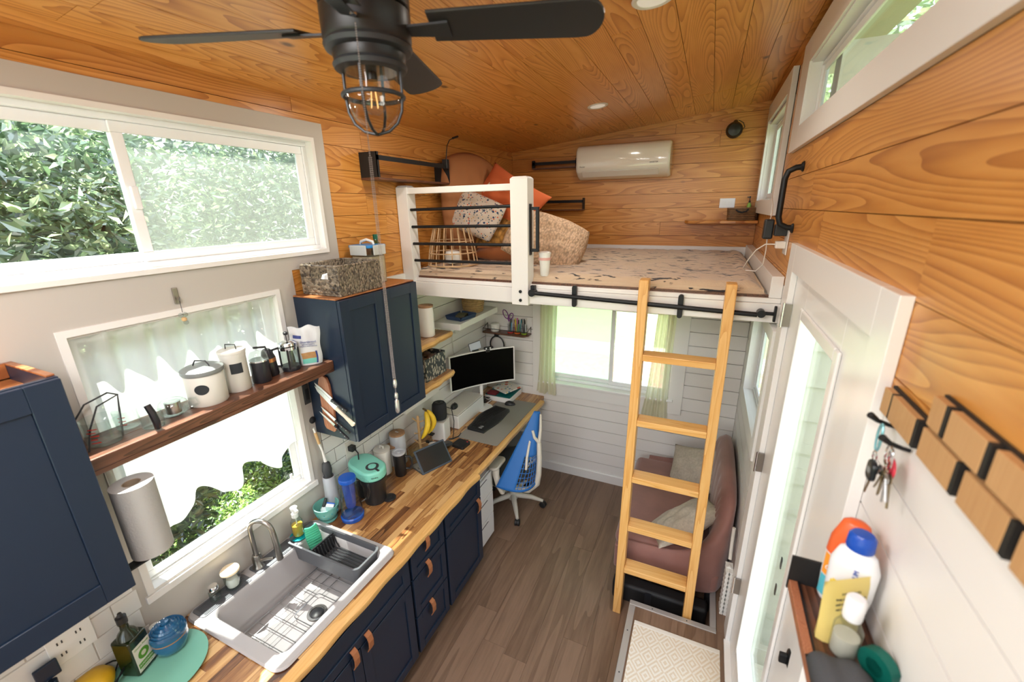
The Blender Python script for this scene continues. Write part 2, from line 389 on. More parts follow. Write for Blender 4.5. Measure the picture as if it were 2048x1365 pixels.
# left wall: pine above, shiplap below; the panelled zone round the windows is painted
PANEL = (-1.9, 1.51, 1.9, 3.02)
boards(wl, 'pine', YB, YU, P0-.0*.1235, .1235, 9, [(-.9, 1.835, 2.3, 3.018), (-.9, 1.512, 1.9, 3.018)], 'pine_y', 'L', top=3.13, cuts=(1.4, 2.6))
boards(wl, 'ship', YB, -.9, .073, .117, 18, [], 'shiplap', 'L', top=P0, name='shiplap_board')
boards(wl, 'ship', 2.12, YF, .073, .117, 18, [], 'shiplap', 'L', top=P0, name='shiplap_board')
# far wall of the loft
boards(wu, 'pine', 0, XR, P0-1*.1235+.0, .1235, 12, [], 'pine_x', 'U', top=3.36, cuts=(1.5, 2.6))
boards(wf, 'ship', 0, XR, .073, .117, 17, [WF], 'shiplap', 'F', top=2.03, name='shiplap_board')
# right wall
boards(wr, 'pine', YB, YU, 2.0992, .1503, 9, [(-.5, 2.86, 2.83, 3.5), (3.1, 4.3, 2.5, 3.30), W4, W5, (1.012, 2.248, 1, 2.408), (-1, 5, 1.9, 2.193)], 'pine_y', 'R', top=3.37, cuts=(1.3, 2.2))
boards(wr, 'ship', YB, YF, 2.193-19*.1185, .1185, 19, [D1, W6, (1.012, 2.248, 0, 2.408)], 'shiplap', 'R', name='shiplap_board')
# painted panel of the left wall, round both windows
b = B()
for r in holes_in([(-.9, 1.512, .86, 3.018), (1.512, 1.835, 2.295, 3.018)], [W1, W2]): b.box(-.018, .004, *r)
struct('trim_1', b, 'panel_paint', label='greige painted panel around the two windows of the kitchen wall')
# ceiling: boards along the room, on a sloping backing
b = B().prism([(-.1, zc(-.1)+.02), (XR+.1, zc(XR+.1)+.02), (XR+.1, zc(XR+.1)+.14), (-.1, zc(-.1)+.14)], YB, YU+.1, 'y')
ceil = struct('ceiling', b, 'seam_dark')
struct('shade_roof', B().prism([(-.16, 3.27), (XR+.5, 3.55), (XR+.5, 3.60), (-.16, 3.32)], YB-.1, YU+.2, 'y'), 'panel_paint', label='roof slab added unseen over the tiny house, its eave there to shade the door side')  # unseen slab, added so its eave keeps sun off the door jamb
pw = .134
for k in range(18):
    x0, x1 = -.02+k*pw, -.02+(k+1)*pw-.0022
    x1 = min(x1, XR+.02)
    if x1-x0 < .02: continue
    segs = [YB]; p = random.uniform(.2, 1.6)
    while p < YU-.4: segs.append(p); p += random.uniform(1.2, 2.3)
    segs.append(YU)
    for s0, s1 in zip(segs, segs[1:]):
        d = random.uniform(0, .0012)
        bb = B().prism([(x0, zc(x0)-d), (x1, zc(x1)-d), (x1, zc(x1)+.02), (x0, zc(x0)+.02)], s0+.0008, s1-.0008, 'y')
        mk('plank', bb, 'pine_ceiling', ceil)
# thin pine cornice at the far wall
struct('trim_2', B().prism([(0, zc(0)-.035), (XR, zc(XR)-.035), (XR, zc(XR)-.001), (0, zc(0)-.001)], YU-.012, YU-.001, 'y'), 'pine_x')
# floor
fl = struct('floor', B().box(-.1, XR+.1, YB, YF+.1, -.12, -.006), 'seam_dark')
for k in range(16):
    x0, x1 = k*.152, min((k+1)*.152, XR)
    p = YB-random.uniform(0, 1.1)
    while p < YF:
        q = min(p+1.22, YF); a = max(p, YB)
        if q-a > .03:
            for r in holes_in([(x0, x1, a, q)], [(1.735, 2.4, -1, 2.19)]):
                mk('plank', B().box(r[0]+.0005, r[1]-.0005, r[2]+.0005, r[3]-.0005, -.006, random.uniform(-.0004, 0)), 'vinyl', fl)
        p = q
# raised entrance landing with its metal edge trims and the open well beside the sofa
HP = .16
land = struct('floor_landing', B().box(1.735, XR, -.3, 2.187, -.006, HP-.006), 'vinyl_x', label='raised vinyl plank landing inside the glazed door')
land2 = B().box(2.225, XR, 2.187, 2.80, -.006, HP-.006); mk('well_side', land2, 'vinyl_x', land)
for x0, x1 in ((1.735, 1.86), (1.86, 2.012), (2.012, 2.164), (2.164, XR)):
    mk('plank', B().box(x0+.0005, x1-.0005, -.3, 2.187, HP-.006, HP), 'vinyl_x', land)
mk('plank', B().box(2.225, XR, 2.1875, 2.80, HP-.006, HP), 'vinyl_x', land)
def edge(x0, x1, y0, y1, name='edge_trim'):
    return mk(name, B().box(x0, x1, y0, y1, HP-.02, HP+.006), 'alu', land, bevel=.003)
pm('alu', (.50, .49, .475), .35, metal=.5)
edge(1.722, 1.760, -.3, 2.165); edge(1.722, 2.222, 2.1655, 2.2); edge(2.187, 2.222, 2.2005, 2.80)
for p in ((1.741, 1.72), (1.741, 1.98), (1.741, 1.5), (1.86, 2.182), (2.06, 2.182)):
    mk('screw', B().lathe([(.004, HP+.006), (.004, HP+.0075)], (p[0], p[1], 0), 8), 'dark_grey', land)

# baseboards
struct('baseboard_far', B().prism([(YF-.016, 0), (YF-.016, .085), (YF-.010, .095), (YF, .095), (YF, 0)], .02, XR, 'x'), 'white_paint')
struct('baseboard_left', B().box(0, .014, 2.66, YF-.02, 0, .09), 'white_paint')

# ------------------------------------------------------------------ windows and their casings
def slider(name, wall, a0, a1, z0, z1, split, depth0, depth1, panes, label, fw_=.035, sash=.045, screen=None):
    """two-sash vinyl window in a wall across x (wall = sign of the outside) or across y ('F')"""
    root = struct(name, B(), 'white_vinyl', label=label) if False else None
    def bx(b, d0, d1, p0, p1, q0, q1):
        if wall == 'F': return b.box(p0, p1, d0, d1, q0, q1)
        return b.box(min(d0, d1), max(d0, d1), p0, p1, q0, q1)
    def ring(d0, d1, p0, p1, q0, q1, w):
        b = B(); bx(b, d0, d1, p0, p1, q1-w, q1); bx(b, d0, d1, p0, p1, q0, q0+w); bx(b, d0, d1, p0, p0+w, q0+w, q1-w); bx(b, d0, d1, p1-w, p1, q0+w, q1-w); return b
    fr = struct(name, ring(depth0, depth1, a0, a1, z0, z1, fw_), 'white_vinyl', label=label, bevel=.003)
    m = (depth0+depth1)/2; e = (depth1-depth0)
    segs = [(a0+fw_, split+sash*.5, m+e*.02, m+e*.30), (split-sash*.5, a1-fw_, m-e*.30, m-e*.02)] if split else [(a0+fw_, a1-fw_, m-e*.2, m+e*.2)]
    for i, (p0, p1, d0, d1) in enumerate(segs):
        s_ = mk('sash', ring(d0, d1, p0, p1, z0+fw_, z1-fw_, sash), 'white_vinyl', fr, bevel=.003)
        dm = (d0+d1)/2; g = bx(B(), dm-.002, dm+.002, p0+sash-.004, p1-sash+.004, z0+fw_+sash-.004, z1-fw_-sash+.004)
        mk('pane', g, panes[i], s_)
    return fr
w1 = slider('window_1', 'x', W1[0], W1[1], W1[2], W1[3], .935, -.028, -.074, ['pane', 'pane_screen'], 'wide white sliding window above the kitchen, foliage outside', .03, .038)
mk('latch', B().box(-.034, -.020, .925, .95, 2.60, 2.68), 'white_vinyl', w1, bevel=.004)
b = B().frame(W1[0], W1[1], W1[2], W1[3], -.035, -.02, .018)
def casing(name, ring_out, ring_in, xa, xb, label, mat='white_paint', sill=None):
    b = B()
    for r in holes_in([ring_out], [ring_in]): b.box(xa, xb, *r)
    return struct(name, b, mat, label=label, bevel=.002)
def liner(name, h, xa, xb, label, mat='white_paint', t=.014):
    b = B(); y0, y1, z0, z1 = h
    b.box(xa, xb, y0, y1, z1-t, z1); b.box(xa, xb, y0, y1, z0, z0+t); b.box(xa, xb, y0, y0+t, z0+t, z1-t); b.box(xa, xb, y1-t, y1, z0+t, z1-t)
    return struct(name, b, mat, label=label)
liner('trim_3', (W1[0]-.005, W1[1]+.012, W1[2]-.012, W1[3]+.012), -.03, .016, 'white liner and sill of the wide kitchen window', t=.02)
liner('trim_4', (W2[0]-.010, W2[1]+.014, W2[2]-.012, W2[3]+.010), -.074, .010, 'white liner of the curtained window over the sink', t=.024)
struct('trim_5', B().box(-.074, .018, W2[0]-.02, W2[1]+.03, W2[2]-.035, W2[2]-.001), 'white_gloss', label='white sill below the curtained kitchen window', bevel=.003)
w2 = slider('window_2', 'x', W2[0], W2[1], W2[2], W2[3], 0, -.046, -.074, ['pane'], 'tall white window behind the sheer curtain over the sink', .02, .035)
mk('latch', B().box(-.045, -.03, 1.31, 1.37, 1.155, 1.17).box(-.042, -.034, 1.31, 1.325, 1.17, 1.195), 'white_vinyl', w2, bevel=.003)
casing('trim_6', (-.3, 2.855, 2.83, 3.325), (.32, 2.64, 2.935, 3.205), XR-.022, XR, 'broad white casing of the high transom window, upper right')
liner('trim_7', (W4[0]-.01, W4[1]+.012, W4[2]-.01, W4[3]+.012), XR-.01, XR+.062, 'deep white reveal of the high transom window', t=.014)
w4 = slider('window_4', 'x', W4[0]+.01, W4[1]-.008, W4[2]+.01, W4[3]-.008, 0, XR+.030, XR+.058, ['pane'], 'high transom window with green daylight, upper right', .012, .03)
casing('trim_8', (3.13, 4.28, 2.505, 3.31), (3.22, 4.20, 2.60, 3.19), XR-.03, XR, 'white casing of the loft window on the right wall')
liner('trim_9', (3.21, 4.21, 2.59, 3.18), XR-.01, XR+.062, 'deep white reveal of the loft window')
w5 = slider('window_5', 'x', 3.23, 4.19, 2.61, 3.16, 3.7, XR+.030, XR+.058, ['pane', 'pane'], 'small loft window beside the bed on the right wall', .012, .03)
casing('trim_10', (2.29, 3.20, 1.27, 1.99), (2.37, 3.11, 1.36, 1.92), XR-.03, XR, 'white casing of the low window above the sofa')
liner('trim_11', (2.355, 3.125, 1.345, 1.935), XR-.01, XR+.062, 'deep white reveal of the window above the sofa')
w6 = slider('window_6', 'x', 2.375, 3.105, 1.365, 1.915, 0, XR+.030, XR+.058, ['pane'], 'window above the sofa under the loft, right wall', .012, .03)
# far window
b = B()
for r in holes_in([(.515, 1.875, .85, 2.01)], [(.62, 1.765, .98, 1.78)]): b.box(r[0], r[1], YF-.02, YF, r[2], r[3])
struct('trim_12', b, 'white_paint', label='flat white casing around the far window under the loft', bevel=.002)
b = B()
b.box(.60, 1.775, YF-.01, YF+.11, 1.766, 1.78); b.box(.60, .616, YF-.01, YF+.11, .98, 1.78); b.box(1.76, 1.775, YF-.01, YF+.11, .98, 1.78)
struct('trim_13', b, 'white_paint', label='white reveal of the far window')
struct('trim_14', B().box(.58, 1.80, YF-.045, YF+.11, .966, .985), 'white_gloss', label='white sill of the far window', bevel=.003)
w3 = slider('window_3', 'F', .616, 1.76, .985, 1.766, 1.25, YF+.03, YF+.10, ['pane_mint_reflect', 'pane'], 'sliding window on the far wall under the loft', .025, .035)
# (the left half is an open sash with pale green glass, the reflection mixed into its colour, its dark edge seen at the meeting rail)
mk('meeting_rail', B().box(1.185, 1.235, YF+.045, YF+.062, 1.03, 1.72), 'teal_rail', w3) if False else None

# ------------------------------------------------------------------ the glazed door
b = B()
for r in holes_in([(1.01, 2.25, HP, 2.41)], [(1.11, 2.13, HP, 2.30)]): b.box(XR-.024, XR, *r)
struct('trim_15', b, 'white_gloss', label='broad white casing around the glazed entrance door', bevel=.002)
b = B(); b.box(XR+.0005, XR+.062, 2.1295, 2.1445, HP, 2.3095); b.box(XR+.0005, XR+.062, 1.0955, 1.1105, HP, 2.3095); b.box(XR+.0005, XR+.062, 1.1105, 2.1295, 2.2945, 2.3095)
struct('trim_16', b, 'white_gloss', label='white jamb of the glazed entrance door')
struct('trim_17', B().box(XR-.03, XR+.09, 1.10, 2.14, HP-.001, HP+.02), 'white_gloss', label='bright threshold under the glazed entrance door', bevel=.003)
b = B(); dx0, dx1 = XR+.001, XR+.055
for r in holes_in([(1.1115, 2.1285, HP+.021, 2.294)], [(1.37, 1.89, .42, 2.165)]): b.box(dx0, dx1, *r)
door = struct('door_1', b, 'white_gloss', label='white entrance door with one tall glass pane', bevel=.002)
b = B()
for r in holes_in([(1.345, 1.915, .395, 2.19)], [(1.385, 1.875, .435, 2.15)]): b.box(XR-.010, XR+.0008, *r)
mk('glazing_bead', b, 'white_gloss', door, bevel=.005)
mk('pane', B().box(XR+.03, XR+.036, 1.372, 1.888, .422, 2.163), 'pane', door)
for z in (2.11, 1.37, .59):
    h = mk('hinge', B().box(XR-.026, XR+.0006, 2.118, 2.131, z-.05, z+.05), 'nickel', door)
    mk('hinge_pin', B().lathe([(.006, z-.055), (.006, z+.055)], (XR-.030, 2.124, 0), 10), 'chrome', h, smooth=True)
k = mk('door_knob', B().lathe([(.034, XR+.012), (.036, XR+.004), (.030, XR-.004), (.012, XR-.012), (.011, XR-.028), (.020, XR-.034), (.029, XR-.046), (.030, XR-.058), (.022, XR-.068), (.006, XR-.070), (.005, XR-.076), (.0001, XR-.077)], (0, 1.19, 1.05), 24, 'x'), 'black_metal', door, smooth=True)
k = mk('deadbolt', B().lathe([(.033, XR+.012), (.034, XR+.006), (.028, XR-.002), (.018, XR-.006), (.0001, XR-.006)], (0, 1.19, 1.25), 24, 'x'), 'black_metal', door, smooth=True)
mk('thumb_turn', B().prism(rrect(1.182, 1.198, 1.232, 1.268, .006), XR-.026, XR-.006, 'x'), 'black_metal', k, bevel=.002)
for z in (1.02, 1.16): mk('vent_slot', B().prism(rrect(1.70, 1.722, z-.028, z+.028, .010), XR+.0555, XR+.058, 'x'), 'dark_grey', door)

# ------------------------------------------------------------------ the loft
loft = struct('loft_deck', B().box(.0, XR, 2.45, YU, 2.04, 2.125), 'ceiling_white', label='white underside and deck of the sleeping loft')
mk('deck_edge', B().box(.10, XR-.03, 2.435, 2.46, 2.118, 2.137), 'walnut', loft)
beam = struct('trim_18', B().box(0, XR, 2.42, 2.45, 2.005, 2.10), 'white_paint', label='white front beam of the sleeping loft', bevel=.003)
mk('lower_lip', B().box(0, XR, 2.4, 2.4205, 2.005, 2.10), 'white_paint', beam, bevel=.003)
mk('upper_lip', B().box(0, XR, 2.415, 2.45, 2.1005, 2.125), 'white_paint', beam, bevel=.004)
struct('trim_19', B().box(0, XR, YU-.03, YU-.001, 2.126, 2.215), 'white_paint', label='white kickboard behind the loft mattress')
struct('trim_20', B().box(XR-.055, XR-.001, 2.42, YU-.03, 2.126, 2.235), 'white_paint', label='white kickboard along the right side of the loft', bevel=.003)
struct('trim_21', B().box(0, .02, 2.12, 2.39, 2.005, 2.155), 'white_paint', label='white ledge on the left wall below the loft rail')
rail = thing('loft_railing', 'white wooden loft railing with four thin black bars', 'railing', (.48, 2.40, 2.10))
def post(x0, x1, y0, y1, z0, z1):
    b = B().box(x0, x1, y0, y1, z0, z1-.012)
    i = .012; b.add([(x0, y0, z1-.012), (x1, y0, z1-.012), (x1, y1, z1-.012), (x0, y1, z1-.012), (x0+i, y0+i, z1), (x1-i, y0+i, z1), (x1-i, y1-i, z1), (x0+i, y1-i, z1)],
                    [(0, 1, 5, 4), (1, 2, 6, 5), (2, 3, 7, 6), (3, 0, 4, 7), (4, 5, 6, 7)])
    return b
mk('post', post(.004, .092, 2.392, 2.48, 2.01, 2.732), 'white_paint', rail, bevel=.002)
pr_ = mk('post', post(.845, .955, 2.372, 2.47, 2.0, 2.752), 'white_paint', rail, bevel=.002)
for z in (2.085, 2.03): mk('bolt', B().lathe([(.010, 2.372), (.010, 2.366), (.0001, 2.365)], (.905, 0, z), 10, 'y'), 'black_metal', pr_)
mk('top_rail', B().box(.07, .846, 2.40, 2.44, 2.678, 2.716), 'white_paint', rail, bevel=.003)
for za, zb in ((2.578, 2.590), (2.468, 2.476), (2.357, 2.362), (2.245, 2.248)):
    mk('bar', B().tube([(.088, 2.42, za), (.848, 2.42, zb)], .0095, 10), 'black_metal', rail, smooth=True)
# square grab handle on the railing post
gh = thing('grab_handle', 'square black grab handle on the right post of the loft railing', 'handle', (.965, 2.41, 2.43))
mk('backplate', B().box(.9552, .962, 2.395, 2.425, 2.305, 2.60), 'black_metal', gh, bevel=.001)
b = B(); b.box(.962, 1.012, 2.40, 2.42, 2.565, 2.583); b.box(.962, 1.012, 2.40, 2.42, 2.325, 2.343); b.box(.994, 1.012, 2.40, 2.42, 2.343, 2.565)
mk('grip', b, 'black_metal', gh, bevel=.002)
# rolling rail for the ladder
rr = thing('ladder_rail', 'black steel pipe rail across the loft beam', 'rail', (1.6, 2.38, 2.06))
mk('pipe', B().tube([(.985, 2.362, 2.083), (2.19, 2.362, 2.050)], .0125, 12), 'black_metal', rr, smooth=True)
for x in (1.245, 1.83):
    z = 2.083-.033*(x-.985)/1.205
    mk('bracket', B().prism([(x-.014+.014*(1-math.cos(t)) if False else x+.014*math.cos(t), z+.05*(1 if math.sin(t) > 0 else -1)+.014*math.sin(t)) for t in [i*PI/8 for i in range(16)]], 2.374, 2.3995, 'y'), 'black_metal', rr, bevel=.002)
mk('end_bracket', B().lathe([(.022, 2.35), (.022, 2.3995)], (.985, 0, 2.083), 14, 'y').box(.972, .998, 2.37, 2.3995, 2.083, 2.125), 'black_metal', rr, smooth=True)
es = thing('rail_stop', 'short black pipe holder at the right end of the loft beam', 'bracket', (2.27, 2.36, 2.06))
mk('flange', B().prism([(z_*1+0, y_) for z_, y_ in []] or rrect(2.345, 2.375, 2.02, 2.10, .012), XR-.02, XR-.0305, 'x'), 'black_metal', es, bevel=.002)
mk('arm', B().tube([(XR-.03, 2.36, 2.06), (XR-.085, 2.36, 2.06)], .009, 10), 'black_metal', es, smooth=True)
mk('collar', B().lathe([(.019, 2.335), (.019, 2.385)], (XR-.085, 0, 2.06), 14, 'y'), 'black_metal', es, smooth=True)
# ladder
la = thing('ladder', 'pale pine loft ladder with five rungs', 'ladder', (1.84, 2.16, 0))
def lad(t): return 2.208+.117*t/2.2   # y of the front face at height t
for x0, x1, zb in ((1.615, 1.665, 0), (2.035, 2.085, 0)):
    b = B(); y0, y1 = lad(0), lad(2.2)
    b.prism([(y0, zb), (y0+.085, zb), (y1+.085, 2.2), (y1, 2.2)], x0, x1, 'x')
    s_ = mk('stile', b, 'ladder_stile', la, bevel=.004)
for z in (1.785, 1.39, 1.02, .68, .365):
    y = lad(z)
    mk('rung', B().box(1.6652, 2.0348, y-.003, y+.088, z-.032, z+.006), 'ladder_rung', la, bevel=.003)
for sx in (1.64, 2.06):
    h = mk('roller_bracket', B().box(sx-.008, sx+.008, lad(2.05)+.086, lad(2.05)+.094, 1.99, 2.13), 'black_metal', la)
    for z in (2.115, 1.995):
        mk('wheel', B().lathe([(.030, -.010), (.036, -.008), (.030, 0), (.036, .008), (.030, .010)], (0, 0, 0), 18, 'x'), 'black_plastic', h, smooth=True, w=False).location = (sx+ (.018 if True else 0), 2.385, z)
        h.children[-1].location = Vector((sx+.012, 2.372, z))-origin(h)
# mattress blanket
pm('blanket_base', (.62, .47, .33), .9)
def blanket_mat():
    m, n, b, out = nt('blanket')
    tc = n.nodes.new('ShaderNodeTexCoord'); mp = n.nodes.new('ShaderNodeMapping'); mp.inputs['Scale'].default_value = (9, 42, 9)
    t = n.nodes.new('ShaderNodeTexNoise'); t.inputs['Scale'].default_value = 1; t.inputs['Detail'].default_value = 3; t.inputs['Distortion'].default_value = .6
    n.links.new(tc.outputs['Object'], mp.inputs[0]); n.links.new(mp.outputs[0], t.inputs['Vector'])
    r = n.nodes.new('ShaderNodeValToRGB'); r.color_ramp.elements[0].position = .58; r.color_ramp.elements[0].color = (.56, .42, .29, 1); r.color_ramp.elements[1].position = .625; r.color_ramp.elements[1].color = (.03, .028, .03, 1)
    n.links.new(t.outputs[0], r.inputs[0]); n.links.new(r.outputs[0], b.inputs['Base Color']); b.inputs['Roughness'].default_value = .95; b.inputs['Sheen Weight'].default_value = .3
    t2 = n.nodes.new('ShaderNodeTexNoise'); t2.inputs['Scale'].default_value = 130; bp = n.nodes.new('ShaderNodeBump'); bp.inputs['Strength'].default_value = .7; bp.inputs['Distance'].default_value = .004
    n.links.new(tc.outputs['Object'], t2.inputs['Vector']); n.links.new(t2.outputs[0], bp.inputs['Height']); n.links.new(bp.outputs[0], b.inputs['Normal'])
blanket_mat()
def hsh(x, y): return math.sin(x*12.9898+y*78.233)*43758.5453 % 1
def smooth_noise(x, y):
    xi, yi = math.floor(x), math.floor(y); fx, fy = x-xi, y-yi; fx = fx*fx*(3-2*fx); fy = fy*fy*(3-2*fy)
    return (hsh(xi, yi)*(1-fx)+hsh(xi+1, yi)*fx)*(1-fy)+(hsh(xi, yi+1)*(1-fx)+hsh(xi+1, yi+1)*fx)*fy
def bl(u, v):
    x = .02+2.205*u; y = 2.445+1.80*v
    e = min(u*30, (1-u)*30, v*30, (1-v)*30, 1)
    z = 2.128+.052*math.sqrt(max(e, 0))+.012*smooth_noise(x*9, y*24)*e+.008*smooth_noise(x*30, y*50)*e
    if u > .95: z += .02*smooth_noise(y*7, 3)
    return (x, y+.01*smooth_noise(x*12, 1)*(v == 0), z)
mt = thing('mattress', 'low loft mattress covered by a tufted beige and black blanket', 'mattress', (1.1, 3.3, 2.13))
mk('pad', B().box(.03, 2.215, 2.46, 4.24, 2.126, 2.16), 'blanket_base', mt)
mk('blanket', B().grid(bl, 110, 90), 'blanket', mt, smooth=True, ang=180)

def pillow(w_, h_, t, mat, name, label, cat, loc, rot, group=None, n=26, pinch=.85, wrinkle=.006, subm=None, bulge=1.0, fringe=False, rnd=0):
    """cushion: two bellied sheets with pointed corners; lies in its own x-y plane"""
    b = B()
    def f(sgn):
        def g(u, v):
            a, c = 2*u-1, 2*v-1
            k = 1-.10*pinch*(1-a*a)*(c*c) ; k2 = 1-.10*pinch*(1-c*c)*(a*a)
            x = a*w_/2*(k2 if not rnd else math.sqrt(1-rnd*c*c*.5)); y = c*h_/2*(k if not rnd else math.sqrt(1-rnd*a*a*.5))
            z = sgn*t/2*(max(0, (1-abs(a)**2.6))*max(0, (1-abs(c)**2.6)))**.55*bulge
            z += wrinkle*math.sin(a*9+c*5)*(1-a*a)*(1-c*c)+wrinkle*.8*math.sin(a*4-c*13)*(1-a*a)*(1-c*c)
            return (x, y, z)
        return g
    b.grid(f(1), n, n); b.grid(f(-1), n, n)
    me = bpy.data.meshes.new(name); me.from_pydata(b.v, [], b.f); bm = bmesh.new(); bm.from_mesh(me)
    bmesh.ops.remove_doubles(bm, verts=bm.verts, dist=.0004); bmesh.ops.recalc_face_normals(bm, faces=bm.faces); bm.to_mesh(me); bm.free()
    me.materials.append(MAT[mat]); me.shade_smooth(); o = bpy.data.objects.new(name, me); COL.objects.link(o); o.location = loc; o.rotation_euler = rot
    tag(o, label, cat, group)
    if fringe:
        fb = B()
        for i in range(60):
            a = -1+2*i/59
            for sg in (-1, 1): fb.tube([(a*w_/2*.98, sg*h_/2*.97, 0), (a*w_/2+random.uniform(-.006, .006), sg*(h_/2+.03), random.uniform(-.01, .004))], .0018, 4)
        fr = mk('fringe', fb, mat, None); fr.parent = o; fr['kind'] = 'stuff'
    return o
def knit(name, col, sc=60, dark=.5):
    m, n, b, out = nt(name)
    tc = n.nodes.new('ShaderNodeTexCoord'); v = n.nodes.new('ShaderNodeTexVoronoi'); v.inputs['Scale'].default_value = sc
    mp = n.nodes.new('ShaderNodeMapping'); mp.inputs['Scale'].default_value = (1, .6, 1); n.links.new(tc.outputs['Object'], mp.inputs[0]); n.links.new(mp.outputs[0], v.inputs['Vector'])
    r = n.nodes.new('ShaderNodeValToRGB'); r.color_ramp.elements[0].position = .25; r.color_ramp.elements[0].color = (*col, 1); r.color_ramp.elements[1].position = .85; r.color_ramp.elements[1].color = (*[c*dark for c in col], 1)
    n.links.new(v.outputs['Distance'], r.inputs[0]); n.links.new(r.outputs[0], b.inputs['Base Color']); b.inputs['Roughness'].default_value = .95
    bp = n.nodes.new('ShaderNodeBump'); bp.inputs['Strength'].default_value = 1; bp.inputs['Distance'].default_value = .006; bp.invert = True
    n.links.new(v.outputs['Distance'], bp.inputs['Height']); n.links.new(bp.outputs[0], b.inputs['Normal'])
knit('knit_cream', (.72, .51, .34), 70, .55); knit('knit_mustard', (.55, .27, .06), 34, .3)
pm('rust', (.42, .145, .045), .8, bump=.2, bscale=60, sheen=.3); pm('rust_back', (.36, .15, .055), .8, bump=.1, bscale=90)
def spots(name, base, cols, sc, thr, stripes=False):
    m, n, b, out = nt(name); tc = n.nodes.new('ShaderNodeTexCoord'); cur = None
    c0 = n.nodes.new('ShaderNodeRGB'); c0.outputs[0].default_value = (*base, 1); cur = c0.outputs[0]
    for i, (c, s_, th) in enumerate(zip(cols, sc, thr)):
        mp = n.nodes.new('ShaderNodeMapping'); mp.inputs['Location'].default_value = (i*3.3, i*1.7, 0); mp.inputs['Scale'].default_value = (1, 1, .6) if not stripes else (1, .28, .2)
        if stripes: mp.inputs['Rotation'].default_value = (0, 0, .5)
        n.links.new(tc.outputs['Object'], mp.inputs[0])
        v = n.nodes.new('ShaderNodeTexVoronoi'); v.inputs['Scale'].default_value = s_; n.links.new(mp.outputs[0], v.inputs['Vector'])
        mx = n.nodes.new('ShaderNodeMixRGB'); mx.inputs[2].default_value = (*c, 1)
        n.links.new(M(n, 'LESS_THAN', v.outputs['Distance'], th), mx.inputs[0]); n.links.new(cur, mx.inputs[1]); cur = mx.outputs[0]
    n.links.new(cur, b.inputs['Base Color']); b.inputs['Roughness'].default_value = .9
spots('terrazzo', (.60, .52, .44), [(.025, .045, .11), (.62, .16, .09), (.60, .34, .12), (.03, .09, .14)], (26, 34, 38, 52), (.22, .20, .18, .24))
spots('orange_print', (.56, .12, .035), [(.72, .56, .42)], (13,), (.17,), stripes=True)
def facing(n, roll=0):
    q = Vector(n).normalized().to_track_quat('Z', 'Y'); return (q @ Euler((0, 0, R(roll))).to_quaternion()).to_euler()
pillow(.94, .72, .22, 'rust_back', 'backrest_pillow', 'large rust corduroy backrest pillow against the left loft wall', 'pillow', (.165, 3.17, 2.535), facing((1, -.2, .10), 90), rnd=.6)
pillow(.62, .44, .16, 'rust', 'bed_pillow', 'rust pillow lying flat, lowest of the loft pillows', 'pillow', (.53, 3.16, 2.245), (R(4), 0, R(8)), rnd=.2)
pillow(.60, .42, .12, 'rust', 'bed_pillow', 'rust pillow slumped on top of the flat rust one', 'pillow', (.52, 3.20, 2.345), (R(8), R(-6), R(14)), rnd=.2)
pillow(.52, .34, .13, 'knit_mustard', 'throw_pillow', 'mustard chunky knit cushion under the speckled one', 'pillow', (.50, 3.08, 2.425), facing((0, -.75, .7), 4), rnd=.2)
pillow(.40, .31, .12, 'terrazzo', 'throw_pillow', 'white cushion with scattered navy and coral specks', 'pillow', (.305, 2.93, 2.535), facing((.25, -1, .45), -24), n=30, rnd=.15)
pillow(.60, .40, .14, 'orange_print', 'throw_pillow', 'orange red cushion with pale dashes', 'pillow', (.46, 3.17, 2.635), facing((.05, -1, .45), -31), n=30)
pillow(.60, .44, .24, 'knit_cream', 'throw_pillow', 'big cream knitted cushion leaning against the pillow pile', 'pillow', (.84, 3.0, 2.345), facing((.35, -.75, .75), -24), n=34, wrinkle=.01, rnd=.35)
# wicker lamp basket beside the railing
pm('rattan', (.58, .38, .21), .6)
wk = thing('wicker_basket', 'open rattan cage basket on the loft bed behind the railing', 'basket', (.27, 2.63, 2.19))
def ringp(r, z, n=28, sq=1.0): return [(r*math.cos(2*PI*i/n), r*math.sin(2*PI*i/n), z) for i in range(n)]
mk('rim', B().tube(ringp(.125, .27), .006, 6, True), 'rattan', wk, smooth=True, w=False)
mk('hoop', B().tube(ringp(.165, .095), .005, 6, True), 'rattan', wk, smooth=True, w=False)
mk('hoop', B().tube(ringp(.150, .175), .0035, 6, True), 'rattan', wk, smooth=True, w=False)
mk('base_ring', B().tube(ringp(.178, .012), .006, 6, True), 'rattan', wk, smooth=True, w=False)
for i in range(18):
    a = 2*PI*i/18; ps = [(r*math.cos(a), r*math.sin(a), z) for r, z in ((.125, .27), (.15, .175), (.165, .095), (.172, .05), (.178, .012))]
    mk('spoke', B().tube(ps, .0042, 6), 'rattan', wk, smooth=True, w=False)
mk('inner_light', B().lathe([(.03, .01), (.055, .02), (.06, .07), (.05, .10), (.0001, .11)], n=16), 'ceramic', wk, smooth=True, w=False)
# white tumbler by the post
cup = thing('cup', 'white insulated cup with pink band beside the railing post', 'cup', (1.02, 2.49, 2.17))
mk('body', B().lathe([(.024, 0), (.027, .005), (.036, .125), (.037, .135)], n=20), 'ceramic', cup, smooth=True, w=False)
pm('pink_band', (.75, .42, .38), .5)
mk('band', B().lathe([(.0368, .098), (.0382, .114)], n=20), 'pink_band', cup, smooth=True, w=False)
mk('lid', B().lathe([(.039, .135), (.039, .144), (.03, .15), (.0001, .151)], n=20), 'ceramic', cup, smooth=True, w=False)

